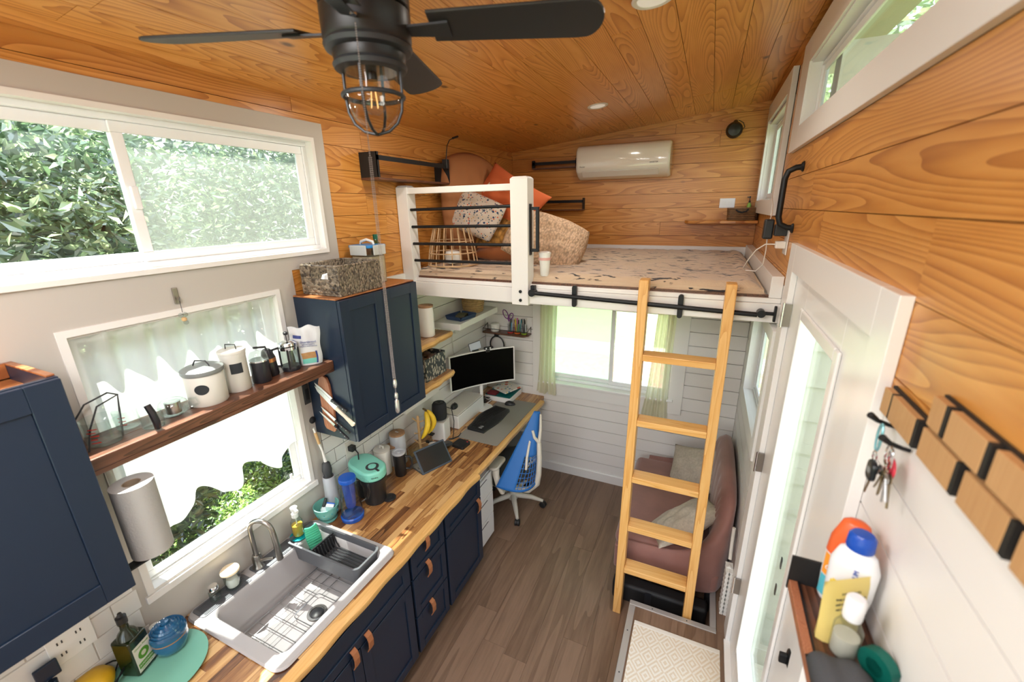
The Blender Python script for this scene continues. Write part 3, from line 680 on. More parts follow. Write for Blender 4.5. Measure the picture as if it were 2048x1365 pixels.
# ------------------------------------------------------------------ wall things in the loft
pm('ac_white', (.80, .775, .71), .12, coat=.5)
ac = thing('air_conditioner', 'glossy cream split air conditioner high on the far loft wall', 'air conditioner', (1.15, 4.2, 2.95))
x0, x1 = .735, 1.56
prof = [(YU-.001, 2.82), (YU-.001, 3.10), (4.19, 3.118), (4.125, 3.10), (4.095, 3.06), (4.09, 2.92), (4.10, 2.885), (4.15, 2.845), (4.20, 2.82)]
mk('housing', B().prism(prof, x0, x1, 'x'), 'ac_white', ac, bevel=.02, seg=4, smooth=True)
b = B().bar((x0+.06, 4.108, 2.868), (x1-.08, 4.108, 2.868), .035, .003, (0, .6, -.8))
mk('louver', B().add([(x0+.06, 4.094, 2.884), (x1-.09, 4.094, 2.884), (x1-.09, 4.146, 2.842), (x0+.06, 4.146, 2.842), (x0+.06, 4.088, 2.880), (x1-.09, 4.088, 2.880), (x1-.09, 4.140, 2.837), (x0+.06, 4.140, 2.837)], [(0, 1, 2, 3), (4, 7, 6, 5), (0, 4, 5, 1), (1, 5, 6, 2), (2, 6, 7, 3), (3, 7, 4, 0)]), 'ceramic', ac, bevel=.001)
text(ac, 'INVERTER', .016, (1.43, 4.0885, 2.935), (R(90), 0, 0), 'dark_grey'); text(ac, 'Pioneer', .016, (.80, 4.0885, 2.925), (R(90), 0, 0), 'dark_grey')
# black metal framed shelves
def cubby(name, label, wall, a0, a1, z0, z1, d, loc):
    t = thing(name, label, 'shelf', loc, group=None)
    def bx(p0, p1, q0, q1, r0, r1):
        return B().box(q0, q1, p0, p1, r0, r1) if wall == 'L' else B().box(p0, p1, YU-q1, YU-q0, r0, r1)
    mk('side_plate', bx(a0, a0+.004, .001, d, z0, z1), 'black_matte', t); mk('side_plate', bx(a1-.004, a1, .001, d, z0, z1), 'black_matte', t)
    mk('side_plate', bx(a0, a0+.02, d-.004, d, z0, z1) if wall == 'L' else bx(a0, a0+.03, d-.004, d, z0, z1), 'black_matte', t)
    mk('front_bar', bx(a0, a1, d-.004, d, z1-.045, z1-.018), 'black_metal', t)
    mk('wood_base', bx(a0, a1, .001, d, z0-.012, z0), 'walnut', t)
    return t
cubby('wall_shelf', 'black metal shelf with end plates on the left wall beside the chain', 'L', 2.09, 2.87, 2.765, 2.905, .13, (0.06, 2.45, 2.77))
cubby('wall_shelf', 'upper black metal shelf left of the air conditioner', 'F', .25, .70, 2.95, 3.02, .08, (.47, 4.25, 2.95))
cubby('wall_shelf', 'lower black metal shelf behind the loft pillows', 'F', .32, .78, 2.555, 2.66, .08, (.55, 4.25, 2.56))
rl = thing('reading_lamp', 'black clip lamp with a thin bent neck on the left wall shelf', 'lamp', (.12, 2.84, 2.87))
mk('clamp', B().box(.10, .14, 2.825, 2.86, 2.86, 2.925), 'black_plastic', rl, bevel=.003)
mk('gooseneck', B().tube([(.12, 2.85, 2.92), (.12, 2.86, 2.97), (.12, 2.875, 3.02), (.12, 2.91, 3.06), (.12, 2.97, 3.083)], .0035, 8), 'black_plastic', rl, smooth=True)
mk('lamp_head', B().tube([(.12, 2.96, 3.080), (.12, 3.03, 3.10)], .008, 10), 'black_plastic', rl, smooth=True)
# corner bit of pale junction plate, speaker, outlet
single('corner_plate', B().box(.002, .07, YU-.012, YU-.002, 2.80, 2.86), 'panel_paint', 'pale square cover plate in the loft corner above the rust pillow', 'cover plate', loc=(.03, 4.29, 2.8))
spk = thing('wall_speaker', 'small round black speaker on the far wall near the ceiling', 'speaker', (2.03, 4.25, 3.15))
mk('shell', B().lathe([(.0001, 4.125), (.045, 4.135), (.062, 4.16), (.058, 4.20), (.03, 4.25), (.02, 4.27)], (2.025, 0, 3.145), 24, 'y'), 'black_plastic', spk, smooth=True)
mk('mount', B().tube([(2.03, 4.295, 3.21), (2.03, 4.24, 3.215), (2.03, 4.19, 3.19), (2.03, 4.175, 3.16)], .018, 10), 'black_plastic', spk, smooth=True)
mk('cable', B().tube([(2.05, 4.20, 3.22), (2.085, 4.20, 3.20), (2.10, 4.21, 3.17), (2.07, 4.23, 3.13)], .003, 6), 'black_plastic', spk, smooth=True)
ou = thing('wall_outlet', 'white outlet plate behind the small corner basket', 'outlet', (2.03, 4.295, 2.60))
mk('plate', B().box(1.985, 2.105, YU-.008, YU-.002, 2.545, 2.625), 'white_paint', ou, bevel=.002)
mk('socket', B().box(2.005, 2.04, YU-.0095, YU-.0082, 2.57, 2.60).box(2.05, 2.085, YU-.0095, YU-.0082, 2.57, 2.60), 'ceramic', ou)
sh = thing('corner_shelf', 'live edge pine shelf in the right corner above the bed', 'shelf', (2.0, 4.2, 2.44))
b = B().prism([(1.72, 4.19), (1.75, 4.12), (1.85, 4.085), (2.0, 4.095), (2.12, 4.08), (2.285, 4.09), (2.285, 4.297), (1.72, 4.297)], 2.42, 2.445, 'z')
mk('board', b, 'pine_shelf', sh, bevel=.004)
pm('basket_brown', (.20, .105, .045), .8, bump=1, bscale=70, noise=.3, nscale=50)
bk = thing('small_basket', 'brown rope storage basket on the corner shelf', 'basket', (2.16, 4.19, 2.446))
b = B()
for i in range(7): b.prism(rrect(-.105-i*.001, .105+i*.001, -.07, .07, .02), .001+i*.0145, .0145+i*.0145, 'z')
mk('body', b, 'basket_brown', bk, bevel=.004, w=False)
mk('handle', B().tube([(-.045, -.072, .085), (-.03, -.082, .07), (0, -.09, .062), (.03, -.082, .072), (.045, -.072, .09)], .006, 8), 'black_matte', bk, smooth=True, w=False)
bt = thing('lotion_bottle', 'green bottle with a black pump behind the corner basket', 'bottle', (2.205, 4.275 -.03, 2.446))
pm('green_bottle', (.30, .55, .10), .3)
bt.location = (2.215, 4.277, 2.446)
mk('body', B().lathe([(.015, 0), (.016, .005), (.016, .125), (.006, .14)], n=16), 'green_bottle', bt, smooth=True, w=False)
mk('pump', B().lathe([(.007, .14), (.007, .155), (.003, .157), (.003, .178), (.006, .18), (.006, .19), (.0001, .192)], n=12).box(-.02, .0, -.004, .004, .18, .188), 'black_plastic', bt, w=False)
# grab handle on the right wall near the loft
gb = thing('grab_handle', 'curved black cast iron grab handle on the pine wall', 'handle', (XR, 2.43, 2.6))
mk('grip', B().tube([(XR-.004, 2.44, 2.735), (XR-.03, 2.44, 2.733), (XR-.058, 2.44, 2.718), (XR-.068, 2.44, 2.685), (XR-.068, 2.44, 2.60), (XR-.068, 2.44, 2.515), (XR-.058, 2.44, 2.482), (XR-.03, 2.44, 2.467), (XR-.004, 2.44, 2.465)], .0135, 12), 'black_metal', gb, smooth=True)
for z in (2.737, 2.463): mk('foot', B().lathe([(.022, XR), (.024, XR-.004), (.016, XR-.012)], (0, 2.44, z), 14, 'x'), 'black_metal', gb, smooth=True)
po = thing('wall_outlet', 'white outlet plate below the iron grab handle', 'outlet', (XR, 2.56, 2.37))
mk('plate', B().box(XR-.006, XR-.001, 2.50, 2.61, 2.33, 2.455), 'white_gloss', po, bevel=.002)
ad = thing('power_adapter', 'black plug in adapter beside the iron grab handle', 'adapter', (XR-.05, 2.55, 2.44))
mk('body', B().box(XR-.105, XR-.06, 2.60, 2.66, 2.40, 2.50), 'black_plastic', ad, bevel=.008); mk('plug', B().box(XR-.0605, XR-.0065, 2.54, 2.60, 2.42, 2.475), 'black_plastic', ad, bevel=.004)
pm('cable_white', (.78, .74, .68), .5)
ch = thing('phone_charger', 'white charger with a cable looping down onto the bed', 'charger', (XR-.03, 2.53, 2.37))
mk('plug', B().box(XR-.05, XR-.0065, 2.52, 2.565, 2.36, 2.395), 'cable_white', ch, bevel=.004)
mk('cable', B().tube([(XR-.05, 2.54, 2.38), (XR-.09, 2.56, 2.378), (XR-.125, 2.60, 2.345), (XR-.15, 2.65, 2.29), (XR-.165, 2.72, 2.235), (XR-.15, 2.76, 2.215), (XR-.10, 2.74, 2.215), (XR-.075, 2.68, 2.26), (XR-.075, 2.65, 2.34), (XR-.08, 2.63, 2.40)], .003, 6), 'cable_white', ch, smooth=True)
cb = ad
mk('cable', B().tube([(XR-.08, 2.63, 2.50), (XR-.07, 2.68, 2.53), (XR-.055, 2.85, 2.57), (XR-.045, 3.05, 2.62)], .0025, 6), 'cable_white', cb, smooth=True)

# ------------------------------------------------------------------ recessed ceiling lights
pm('light_rim', (.74, .72, .68), .4); pm('diffuser', (.62, .58, .50), .5, emit=(1, .93, .8), es=.35)
SL = math.atan2(.245, 2.3)
for (x, y), lb in zip(((1.655, 1.87), (.575, 1.97), (1.14, 3.2)), ('round recessed ceiling light nearest the transom window', 'round recessed ceiling light half behind the fan blade', 'round recessed ceiling light over the loft, nearest the far wall')):
    t = thing('ceiling_light', lb, 'light', (x, y, zc(x)-.001)); t.rotation_euler = (0, -SL, 0)
    r = .078 if y < 3 else .07
    mk('trim_ring', B().lathe([(r, 0), (r, -.003), (r-.006, -.007), (r-.018, -.005), (r-.020, 0)], n=40), 'light_rim', t, smooth=True, w=False)
    mk('diffuser', B().lathe([(r-.019, -.001), (r-.020, -.004), (.0001, -.0045)], n=40), 'diffuser', t, smooth=True, w=False)

# ------------------------------------------------------------------ base cabinets
FX = .64
def shaker(name, y0, y1, z0, z1, x, parent, mat='navy', rail_=.055, t=.019, rec=.007):
    b = B(); 
    for r in holes_in([(y0, y1, z0, z1)], [(y0+rail_, y1-rail_, z0+rail_, z1-rail_)]): b.box(x, x+t, *r)
    b.box(x, x+t-rec, y0+rail_, y1-rail_, z0+rail_, z1-rail_)
    return mk(name, b, mat, parent, bevel=.0015, seg=1)
def pull(y, z, parent, x, horiz=False):
    b = B()
    pts = [(x+.001, z+.045), (x+.006, z+.046), (x+.022, z+.03), (x+.026, z), (x+.022, z-.03), (x+.006, z-.046), (x+.001, z-.045)] if not horiz else None
    pts = [(x+.0005, z+.052), (x+.004, z+.054), (x+.020, z+.040), (x+.027, z+.01), (x+.024, z-.03), (x+.010, z-.056), (x+.006, z-.054), (x+.019, z-.028), (x+.022, z+.008), (x+.016, z+.034), (x+.004, z+.046), (x+.0005, z+.044)]
    b.add([(px, y-.0145, pz) for px, pz in pts]+[(px, y+.0145, pz) for px, pz in pts],
          [(i, (i+1) % 12, 12+(i+1) % 12, 12+i) for i in range(12)]+[tuple(range(12))[::-1], tuple(range(12, 24))])
    p = mk('leather_pull', b, 'leather', parent)
    mk('rivet', B().lathe([(.005, x+.0045), (.004, x+.008), (.0001, x+.0085)], (0, y, z+.045), 8, 'x'), 'nickel', p)
    return p
def carcass(name, y0, y1, label, cat='cabinet'):
    t = thing(name, label, cat, (.32, (y0+y1)/2, .0), group=None)
    b = B().box(.02, FX, y0, y0+.018, .10, .815).box(.02, FX, y1-.018, y1, .10, .815).box(.02, FX, y0+.018, y1-.018, .10, .118).box(.02, FX-.06, y0, y1, .0, .10)
    b.box(FX-.02, FX, y0+.018, y1-.018, .118, .815).box(.02, .03, y0+.018, y1-.018, .118, .6)
    mk('body', b, 'navy', t)
    return t
x = FX+.0005
c0 = carcass('base_cabinet', .02, .655, 'navy base cabinet below the worktop end, lower left corner')
shaker('drawer', .03, .645, .645, .81, x, c0); shaker('door', .03, .645, .105, .635, x, c0)
c1 = carcass('base_cabinet', .658, 1.398, 'navy double door base cabinet under the sink')
shaker('drawer_front', .668, 1.390, .645, .81, x, c1)
d = shaker('door', .668, 1.010, .105, .635, x, c1); pull(.965, .635, d, x+.019)
d = shaker('door', 1.014, 1.390, .105, .635, x, c1); pull(1.055, .635, d, x+.019)
c2 = carcass('base_cabinet', 1.401, 1.732, 'navy base cabinet with a stack of three drawers')
for z0, z1, pz in ((.645, .81, .80), (.375, .635, .615), (.105, .365, .325)):
    d = shaker('drawer', 1.411, 1.724, z0, z1, x, c2, rail_=.045); pull(1.54, pz, d, x+.019)
c3 = carcass('base_cabinet', 1.735, 2.195, 'navy base cabinet with one drawer over one door, nearest the desk')
shaker('drawer', 1.745, 2.187, .645, .81, x, c3, rail_=.045)
d = shaker('door', 1.745, 2.187, .105, .635, x, c3); pull(2.135, .60, d, x+.019)

# ------------------------------------------------------------------ worktop of wooden staves, with a live edge
SY0, SY1, SX0, SX1 = .70, 1.335, .035, .585          # sink cut-out
top = thing('worktop', 'long butcher block worktop and desk with a pale live edge', 'worktop', (.35, 1.8, .82))
TH = .038
def slab(b, x0, x1, y0, y1, dz=0):
    return b.add([(x, y, z) for z, in ((0,),) for x, y in ()], []) if False else b.add(
        [(x0, y0, cz(y0)-TH), (x1, y0, cz(y0)-TH), (x1, y1, cz(y1)-TH), (x0, y1, cz(y1)-TH), (x0, y0, cz(y0)+dz), (x1, y0, cz(y0)+dz), (x1, y1, cz(y1)+dz), (x0, y1, cz(y1)+dz)],
        [(0, 3, 2, 1), (4, 5, 6, 7), (0, 1, 5, 4), (1, 2, 6, 5), (2, 3, 7, 6), (3, 0, 4, 7)])
sw = .0415
for k in range(15):
    x0 = .004+k*sw; x1 = x0+sw
    p = -.10-random.uniform(0, .35); YEND = YF-.006
    while p < YEND:
        q = min(p+random.choice([.22, .3, .38, .46, .55]), YEND)
        if YEND-q < .12: q = YEND
        a = max(p, -.12)
        for r in holes_in([(x0, x1, a, q)], [(SX0, SX1, SY0, SY1)]):
            if r[1]-r[0] < .006: continue
            mk('stave', slab(B(), r[0]+.0003, r[1]-.0003, r[2]+.0003, r[3]-.0003, random.uniform(-.0004, .0004)), 'stave', top)
        p = q
# live edge strips: wavy fronts
def edge_strip(y0, y1, xin, base, amp, mat, parent, name='live_edge', ph=0, n=60):
    b = B(); rows = []
    for i in range(n+1):
        y = y0+(y1-y0)*i/n; w_ = base+amp*(smooth_noise(y*4+ph, ph)-.5)*2+amp*.4*math.sin(y*23+ph)
        zt, zb = cz(y), cz(y)-TH
        rows.append([(xin, y, zb), (xin, y, zt), (xin+w_-.012, y, zt), (xin+w_-.003, y, zt-.006), (xin+w_, y, zt-.018), (xin+w_-.006, y, zb)])
    vs = [v for r in rows for v in r]; fs = []
    for i in range(n):
        for k in range(6): fs.append((i*6+k, i*6+(k+1) % 6, (i+1)*6+(k+1) % 6, (i+1)*6+k))
    fs += [tuple(range(6)), tuple(range(n*6, n*6+6))[::-1]]
    return mk(name, b.add(vs, fs), mat, parent, smooth=True)
xe = .004+15*sw
edge_strip(-.12, 2.15, xe+.0005, .052, .009, 'live_edge', top, ph=2)
edge_strip(2.1505, 3.47, xe+.0005, .040, .004, 'live_edge', top, ph=5)
# ------------------------------------------------------------------ sink
def sunk(y): return cz(y)
sk = thing('sink', 'large grey workstation sink set in the worktop', 'sink', (.30, 1.02, .70))
zt = cz(1.02)+.004; sl = -.025
def tilt(b, y0=1.02):
    b.v = [(x, y, z+sl*(y-y0)) for x, y, z in b.v]; return b
outer = rrect(.005, .618, .672, 1.368, .05, 6); inner = rrect(.115, .560, .735, 1.305, .035, 6)
b = B(); n_ = len(outer)
vs = [(x, y, zt+.001) for x, y in outer]+[(x, y, zt+.010) for x, y in rrect(.011, .612, .678, 1.362, .046, 6)]+[(x, y, zt+.010) for x, y in rrect(.108, .567, .728, 1.312, .04, 6)]+[(x, y, zt-.002) for x, y in inner]+[(x, y, zt-.20) for x, y in rrect(.125, .55, .745, 1.295, .04, 6)]
fs = []
for r in range(4):
    for i in range(n_): fs.append((r*n_+i, r*n_+(i+1) % n_, (r+1)*n_+(i+1) % n_, (r+1)*n_+i))
fs.append(tuple(range(4*n_, 5*n_))[::-1])
mk('basin', tilt(b.add(vs, fs)), 'sink', sk, smooth=True, ang=50)
mk('drain', tilt(B().lathe([(.048, zt-.1985), (.046, zt-.194), (.036, zt-.194), (.034, zt-.199)], (.36, 1.04, 0), 24)), 'nickel', sk, smooth=True)
mk('strainer', tilt(B().lathe([(.033, zt-.1975), (.028, zt-.193), (.0001, zt-.190)], (.36, 1.04, 0), 20)), 'rack_black', sk, smooth=True)
gr_ = thing('sink_grid', 'steel wire grid on the bottom of the sink', 'grid', (.33, 1.02, zt-.18))
zg = zt-.178
mk('outer_wire', tilt(B().tube([(x, y, zg) for x, y in rrect(.15, .53, .765, 1.275, .03, 4)], .003, 6, True)), 'steel', gr_, smooth=True)
for i in range(1, 9):
    y = .765+.51*i/9
    seg = [(.15, .53)] if abs(y-1.04) > .075 else [(.15, .285), (.435, .53)]
    for a, c in seg: mk('wire', tilt(B().tube([(a, y, zg), (c, y, zg)], .002, 6)), 'steel', gr_)
for x_ in (.20, .255, .31, .41, .47):
    seg = [(.765, 1.275)] if not .28 < x_ < .44 else [(.765, .965), (1.115, 1.275)]
    for a, c in seg: mk('wire', tilt(B().tube([(x_, a, zg-.004), (x_, c, zg-.004)], .002, 6)), 'steel', gr_)
mk('drain_ring', tilt(B().tube([(x, y, zg) for x, y in rrect(.285, .435, .965, 1.115, .02, 3)], .0022, 6, True)), 'steel', gr_)
# back ledge grooves, faucet
fa = thing('faucet', 'brushed nickel gooseneck faucet behind the sink', 'faucet', (.055, 1.03, zt+.01))
zb = zt+.011
mk('base', B().lathe([(.030, zb), (.028, zb+.012), (.022, zb+.02), (.022, zb+.06), (.018, zb+.075)], (.055, .995, 0), 20), 'nickel', fa, smooth=True)
pts = [(.055, .995, zb+.07)]+[(.055+.056*(1-math.cos(t)), .995+.018*(1-math.cos(t)), zb+.225+.056*math.sin(t)) for t in [i*PI/14 for i in range(15)]]
mk('spout', B().tube(pts, .0115, 12), 'nickel', fa, smooth=True)
mk('spray_head', B().tube([pts[-1], (pts[-1][0]+.004, pts[-1][1]+.002, zb+.15), (pts[-1][0]+.008, pts[-1][1]+.003, zb+.06)], [.0125, .014, .016], 12), 'nickel', fa, smooth=True)
mk('lever', B().tube([(.072, 1.0, zb+.04), (.10, 1.01, zb+.05), (.14, 1.025, zb+.06)], [.009, .007, .006], 10), 'nickel', fa, smooth=True)
tr = thing('ledge_tray', 'ribbed grey silicone tray behind the faucet', 'tray', (.06, 1.03, zb))
b = B().prism(rrect(.022, .104, .96, 1.19, .015), zb-.0005, zb+.003, 'z')
mk('tray', tilt(b), 'rack_grey', tr, bevel=.001)
for i in range(10): mk('rib', tilt(B().box(.095, .10, 1.08+.009*i, 1.084+.009*i, zb+.003, zb+.006)), 'rack_grey', tr)
# stopper like grooved ledge pieces
for (y0, y1, lb) in ((.70, .93, 'grey ribbed ledge mat under the two soap jars'), (1.20, 1.34, 'grey ribbed ledge mat under the soap bottle')):
    t = thing('ledge_mat', lb, 'mat', (.06, (y0+y1)/2, zb))
    mk('mat', tilt(B().prism(rrect(.02, .104, y0, y1, .015), zb-.0005, zb+.003, 'z')), 'rack_grey', t, bevel=.001)
    for i in range(9): mk('rib', tilt(B().box(.03+.008*i, .033+.008*i, y0+.015, y1-.015, zb+.003, zb+.0055)), 'rack_grey', t)
# two soap jars
def zl(y): return zb+sl*(y-1.02)+.0062
j = thing('glass_jar', 'clear glass jar with a wide bamboo lid behind the sink', 'jar', (.062, .865, zl(.865)))
pm('bamboo', (.62, .40, .19), .4); pm('bright_bamboo', (.80, .66, .46), .35)
mk('glass_body', B().shell([(.030, 0), (.033, .004), (.034, .075), (.028, .085)], .002, n=24), 'jar_glass', j, smooth=True, w=False)
mk('scrubber', B().lathe([(.0001, .004), (.024, .008), (.028, .03), (.022, .05), (.0001, .055)], n=16), 'ceramic', j, smooth=True, w=False)
mk('lid', B().lathe([(.036, .086), (.040, .088), (.040, .096), (.037, .100), (.0001, .101)], n=28), 'bright_bamboo', j, smooth=True, w=False)
j = thing('glass_jar', 'little clear glass jar with a chrome lid behind the sink', 'jar', (.06, .785, zl(.785)))
mk('glass_body', B().shell([(.020, 0), (.023, .004), (.023, .05), (.019, .058)], .002, n=20), 'jar_glass', j, smooth=True, w=False)
mk('lid', B().lathe([(.021, .059), (.021, .072), (.018, .078), (.0001, .079)], n=20), 'chrome', j, smooth=True, w=False)
# soap bottle on a teal dish
ds = thing('soap_dish', 'round teal dish under the foaming soap bottle', 'dish', (.066, 1.225, zl(1.225)))
pm('teal', (.0, .33, .38), .4)
mk('dish', B().lathe([(.040, 0), (.046, .002), (.047, .006), (.04, .006), (.038, .004), (.0001, .004)], n=32), 'teal', ds, smooth=True, w=False)
sb = thing('soap_bottle', 'clear foaming soap bottle with yellow liquid and a white pump', 'bottle', (.064, 1.225, zl(1.225)+.0065))
pm('soap_yellow', (.75, .48, .06), .15, alpha=.75)
mk('glass_body', B().shell([(.026, 0), (.030, .008), (.030, .09), (.016, .115), (.014, .125)], .0015, n=24), 'jar_glass', sb, smooth=True, w=False)
mk('liquid', B().lathe([(.0001, .004), (.026, .006), (.0275, .012), (.0275, .07), (.0001, .071)], n=24), 'soap_yellow', sb, smooth=True, w=False)
mk('tube', B().tube([(0, 0, .008), (.002, 0, .12)], .003, 8), 'ceramic', sb, w=False)
mk('pump', B().lathe([(.017, .118), (.017, .14), (.008, .142), (.007, .158), (.016, .160), (.018, .178), (.0001, .182)], n=20).bar((0, 0, .17), (.042, -.012, .172), .014, .01), 'ceramic', sb, smooth=True, w=False)
# aqua berry bowl with sponge and brush
pm('aqua', (.16, .42, .37), .3); pm('aqua_in', (.06, .35, .42), .3); pm('sponge_blue', (.04, .16, .62), .9, bump=.5); pm('sponge_white', (.8, .85, .9), .8)
bw = thing('colander_bowl', 'aqua speckled ceramic colander bowl beside the blue pitcher', 'bowl', (.080, 1.408, cz(1.408)))
mk('foot_dish', B().lathe([(.045, 0), (.050, .003), (.052, .010), (.045, .012)], n=32), 'aqua', bw, smooth=True, w=False)
mk('bowl', B().shell([(.032, .012), (.052, .03), (.066, .065), (.070, .095), (.070, .100)], .005, n=36), 'aqua', bw, smooth=True, w=False)
for i in range(20):
    a = 2*PI*i/20; rr_ = .0665 if i % 2 else .056; zz = .068 if i % 2 else .042
    mk('hole', B().lathe([(.0035, .0), (.0035, .0035), (.0001, .0036)], n=8, axis='x'), 'aqua_in', bw, w=False)
    o = bpy.data.objects[-1] if False else bw.children[-1]; o.location = ((rr_-.001)*math.cos(a), (rr_-.001)*math.sin(a), zz); o.rotation_euler = (0, 0, a)
sp_ = thing('sponge', 'blue and white sponge standing in the aqua bowl', 'sponge', (.092, 1.42, cz(1.41)+.035)); sp_.rotation_euler = (R(20), R(12), R(30))
mk('foam', B().box(-.022, .022, -.012, .008, 0, .085), 'sponge_white', sp_, bevel=.004, w=False); mk('scourer', B().box(-.022, .022, .0085, .015, 0, .085), 'sponge_blue', sp_, bevel=.002, w=False)
br_ = thing('dish_wand', 'grey dish wand lying in the aqua bowl', 'brush', (.068, 1.40, cz(1.41)+.035)); br_.rotation_euler = (R(-12), R(-10), 0)
mk('head', B().lathe([(.0001, 0), (.02, .004), (.021, .03), (.012, .045)], n=16), 'sponge_white', br_, smooth=True, w=False); mk('handle', B().tube([(0, 0, .045), (.01, .01, .09)], [.012, .008], 10), 'dark_grey', br_, smooth=True, w=False)
# dish rack hanging over the sink with a green scrub mitt
dr = thing('dish_rack', 'two-tone grey dish rack set over the right end of the sink', 'rack', (.33, 1.235, zt))
zr = zt+.012; dz_ = lambda y: zr
def rack(b): return tilt(b)
y0, y1, xa, xb = 1.150, 1.318, .06, .545
o_out = [rrect(xa, xb, y0, y1, .03, 5), rrect(xa+.004, xb-.004, y0+.004, y1-.004, .028, 5)]
b = B(); n_ = len(o_out[0])
lv = [(rrect(xa+.012, xb-.012, y0+.010, y1-.010, .025, 5), zr-.075), (rrect(xa+.003, xb-.003, y0+.002, y1-.002, .028, 5), zr+.020), (rrect(xa-.004, xb+.004, y0-.004, y1+.004, .03, 5), zr+.021), (rrect(xa-.004, xb+.004, y0-.004, y1+.004, .03, 5), zr+.026), (rrect(xa+.006, xb-.006, y0+.006, y1-.006, .026, 5), zr+.026), (rrect(xa+.016, xb-.016, y0+.014, y1-.014, .022, 5), zr-.070)]
vs = [(p, q, z) for ring, z in lv for p, q in ring]; fs = []
for r in range(len(lv)-1):
    for i in range(n_): fs.append((r*n_+i, r*n_+(i+1) % n_, (r+1)*n_+(i+1) % n_, (r+1)*n_+i))
fs.append(tuple(range(n_))); fs.append(tuple(range(5*n_, 6*n_))[::-1])
mk('tub', rack(b.add(vs, fs)), 'rack_grey', dr, smooth=True, ang=50)
mk('divider', rack(B().box(.228, .236, y0+.014, y1-.014, zr-.068, zr+.024)), 'rack_black', dr, bevel=.002)
for i in range(8):
    y = y0+.022+i*.0178
    mk('tine', rack(B().tube([(.245, y, zr+.02), (.252, y, zr-.02), (.275, y, zr-.058), (.51, y, zr-.060), (.525, y, zr-.045)], .0035, 6)), 'rack_black', dr, smooth=True)
pm('mint_rubber', (.10, .62, .36), .45)
mi = thing('scrub_pad', 'translucent green ribbed rubber scrub mitt standing in the dish rack', 'scrubber', (.15, 1.25, zt-.02))
b = B()
def mitt(u, v):
    y = (u-.5)*(.058+.014*math.sin(v*PI)); z = -.055+.20*v; x = .012*math.sin(u*PI*1.0)+.03*v*v
    return (x, y, z)
o = mk('pad', b.grid(mitt, 14, 26), 'mint_rubber', mi, smooth=True, w=False, solid=.006)
for i in range(9):
    z = -.03+i*.019; k = (z+.055)/.2
    mk('ridge', B().tube([((.012*math.sin(u*PI)+.03*k*k)+.004, (u-.5)*(.054+.014*math.sin(k*PI)), z+.010*math.sin(u*PI)) for u in [j/8 for j in range(9)]], .0028, 6), 'mint_rubber', mi, smooth=True, w=False)
mi.rotation_euler = (R(6), R(4), R(-28))

# ------------------------------------------------------------------ things on the worktop
# blue water pitcher
pm('blue_solid', (.012, .085, .42), .25); pm('blue_core', (.05, .10, .50), .15, alpha=.55)
pi_ = thing('water_pitcher', 'clear filter pitcher with a royal blue lid and blue base', 'pitcher', (.205, 1.475, cz(1.475))); pi_.scale = (1.08, 1.08, 1.14)
mk('base', B().lathe([(.052, 0), (.058, .004), (.060, .022), (.055, .028), (.0001, .028)], n=36), 'blue_solid', pi_, smooth=True, w=False)
mk('glass_body', B().shell([(.055, .028), (.056, .06), (.048, .12), (.043, .20), (.043, .225)], .0025, n=36), 'jar_glass', pi_, smooth=True, w=False)
mk('filter_core', B().lathe([(.0001, .065), (.022, .07), (.026, .08), (.032, .18), (.034, .222)], n=24), 'blue_core', pi_, smooth=True, w=False)
mk('lid', B().lathe([(.044, .222), (.045, .236), (.042, .243), (.0001, .245)], n=32), 'blue_solid', pi_, smooth=True, w=False)
mk('handle', B().tube([(.030, .028, .212), (.055, .050, .214), (.072, .066, .19), (.074, .068, .14), (.066, .060, .10), (.042, .038, .085)], .007, 10), 'jar_glass', pi_, smooth=True, w=False)
# aqua-lidded slow juicer/coffee brewer
pm('mint', (.22, .62, .50), .3, coat=.2)
ke = thing('coffee_maker', 'mint green and black single cup coffee maker', 'coffee maker', (.158, 1.675, cz(1.675)), R(-16)); ke.scale = (1.08, 1.08, 1.03)
mk('body', B().lathe([(.056, 0), (.060, .004), (.063, .12), (.072, .14), (.075, .17)], (.055, 0, 0), 36), 'black_plastic', ke, smooth=True, w=False)
mk('column', B().prism(rrect(-.105, 0, -.05, .05, .03), .0, .165, 'z'), 'black_plastic', ke, bevel=.003, w=False)
mk('lid', B().prism(rrect(-.125, .13, -.076, .076, .075, 8), .17, .232, 'z'), 'mint', ke, bevel=.012, seg=3, smooth=True, w=False)
rg = mk('dial_ring', B().lathe([(.036, .2325), (.036, .2355), (.024, .2355), (.024, .2325)], (.06, 0, 0), 32).box(.092, .126, -.006, .006, .2322, .2345), 'dark_grey', ke, w=False)
mk('dial', B().lathe([(.022, .2325), (.022, .238), (.006, .239), (.006, .2365), (.0001, .2365)], (.06, 0, 0), 28), 'mint', ke, smooth=True, w=False)
text(ke, 'KEURIG', .011, (.126, -.03, .20), (R(90), 0, R(62)), 'dark_grey', w=False)
lid = single('jar_cover', B().lathe([(.036, 0), (.040, .004), (.040, .010), (.034, .013), (.012, .013), (.012, .010), (.0001, .010)], n=32), 'black_plastic', 'round black jar lid lying on the worktop by the coffee maker', 'lid', smooth=True); lid.location = (.285, 1.70, cz(1.70))
# hidden glass beside it
g_ = thing('drinking_glass', 'tall clear drinking glass against the tiles behind the pitcher', 'glass', (.075, 1.60, cz(1.60)))
mk('glass_body', B().shell([(.032, 0), (.036, .004), (.040, .15)], .002, n=28), 'jar_glass', g_, smooth=True, w=False)
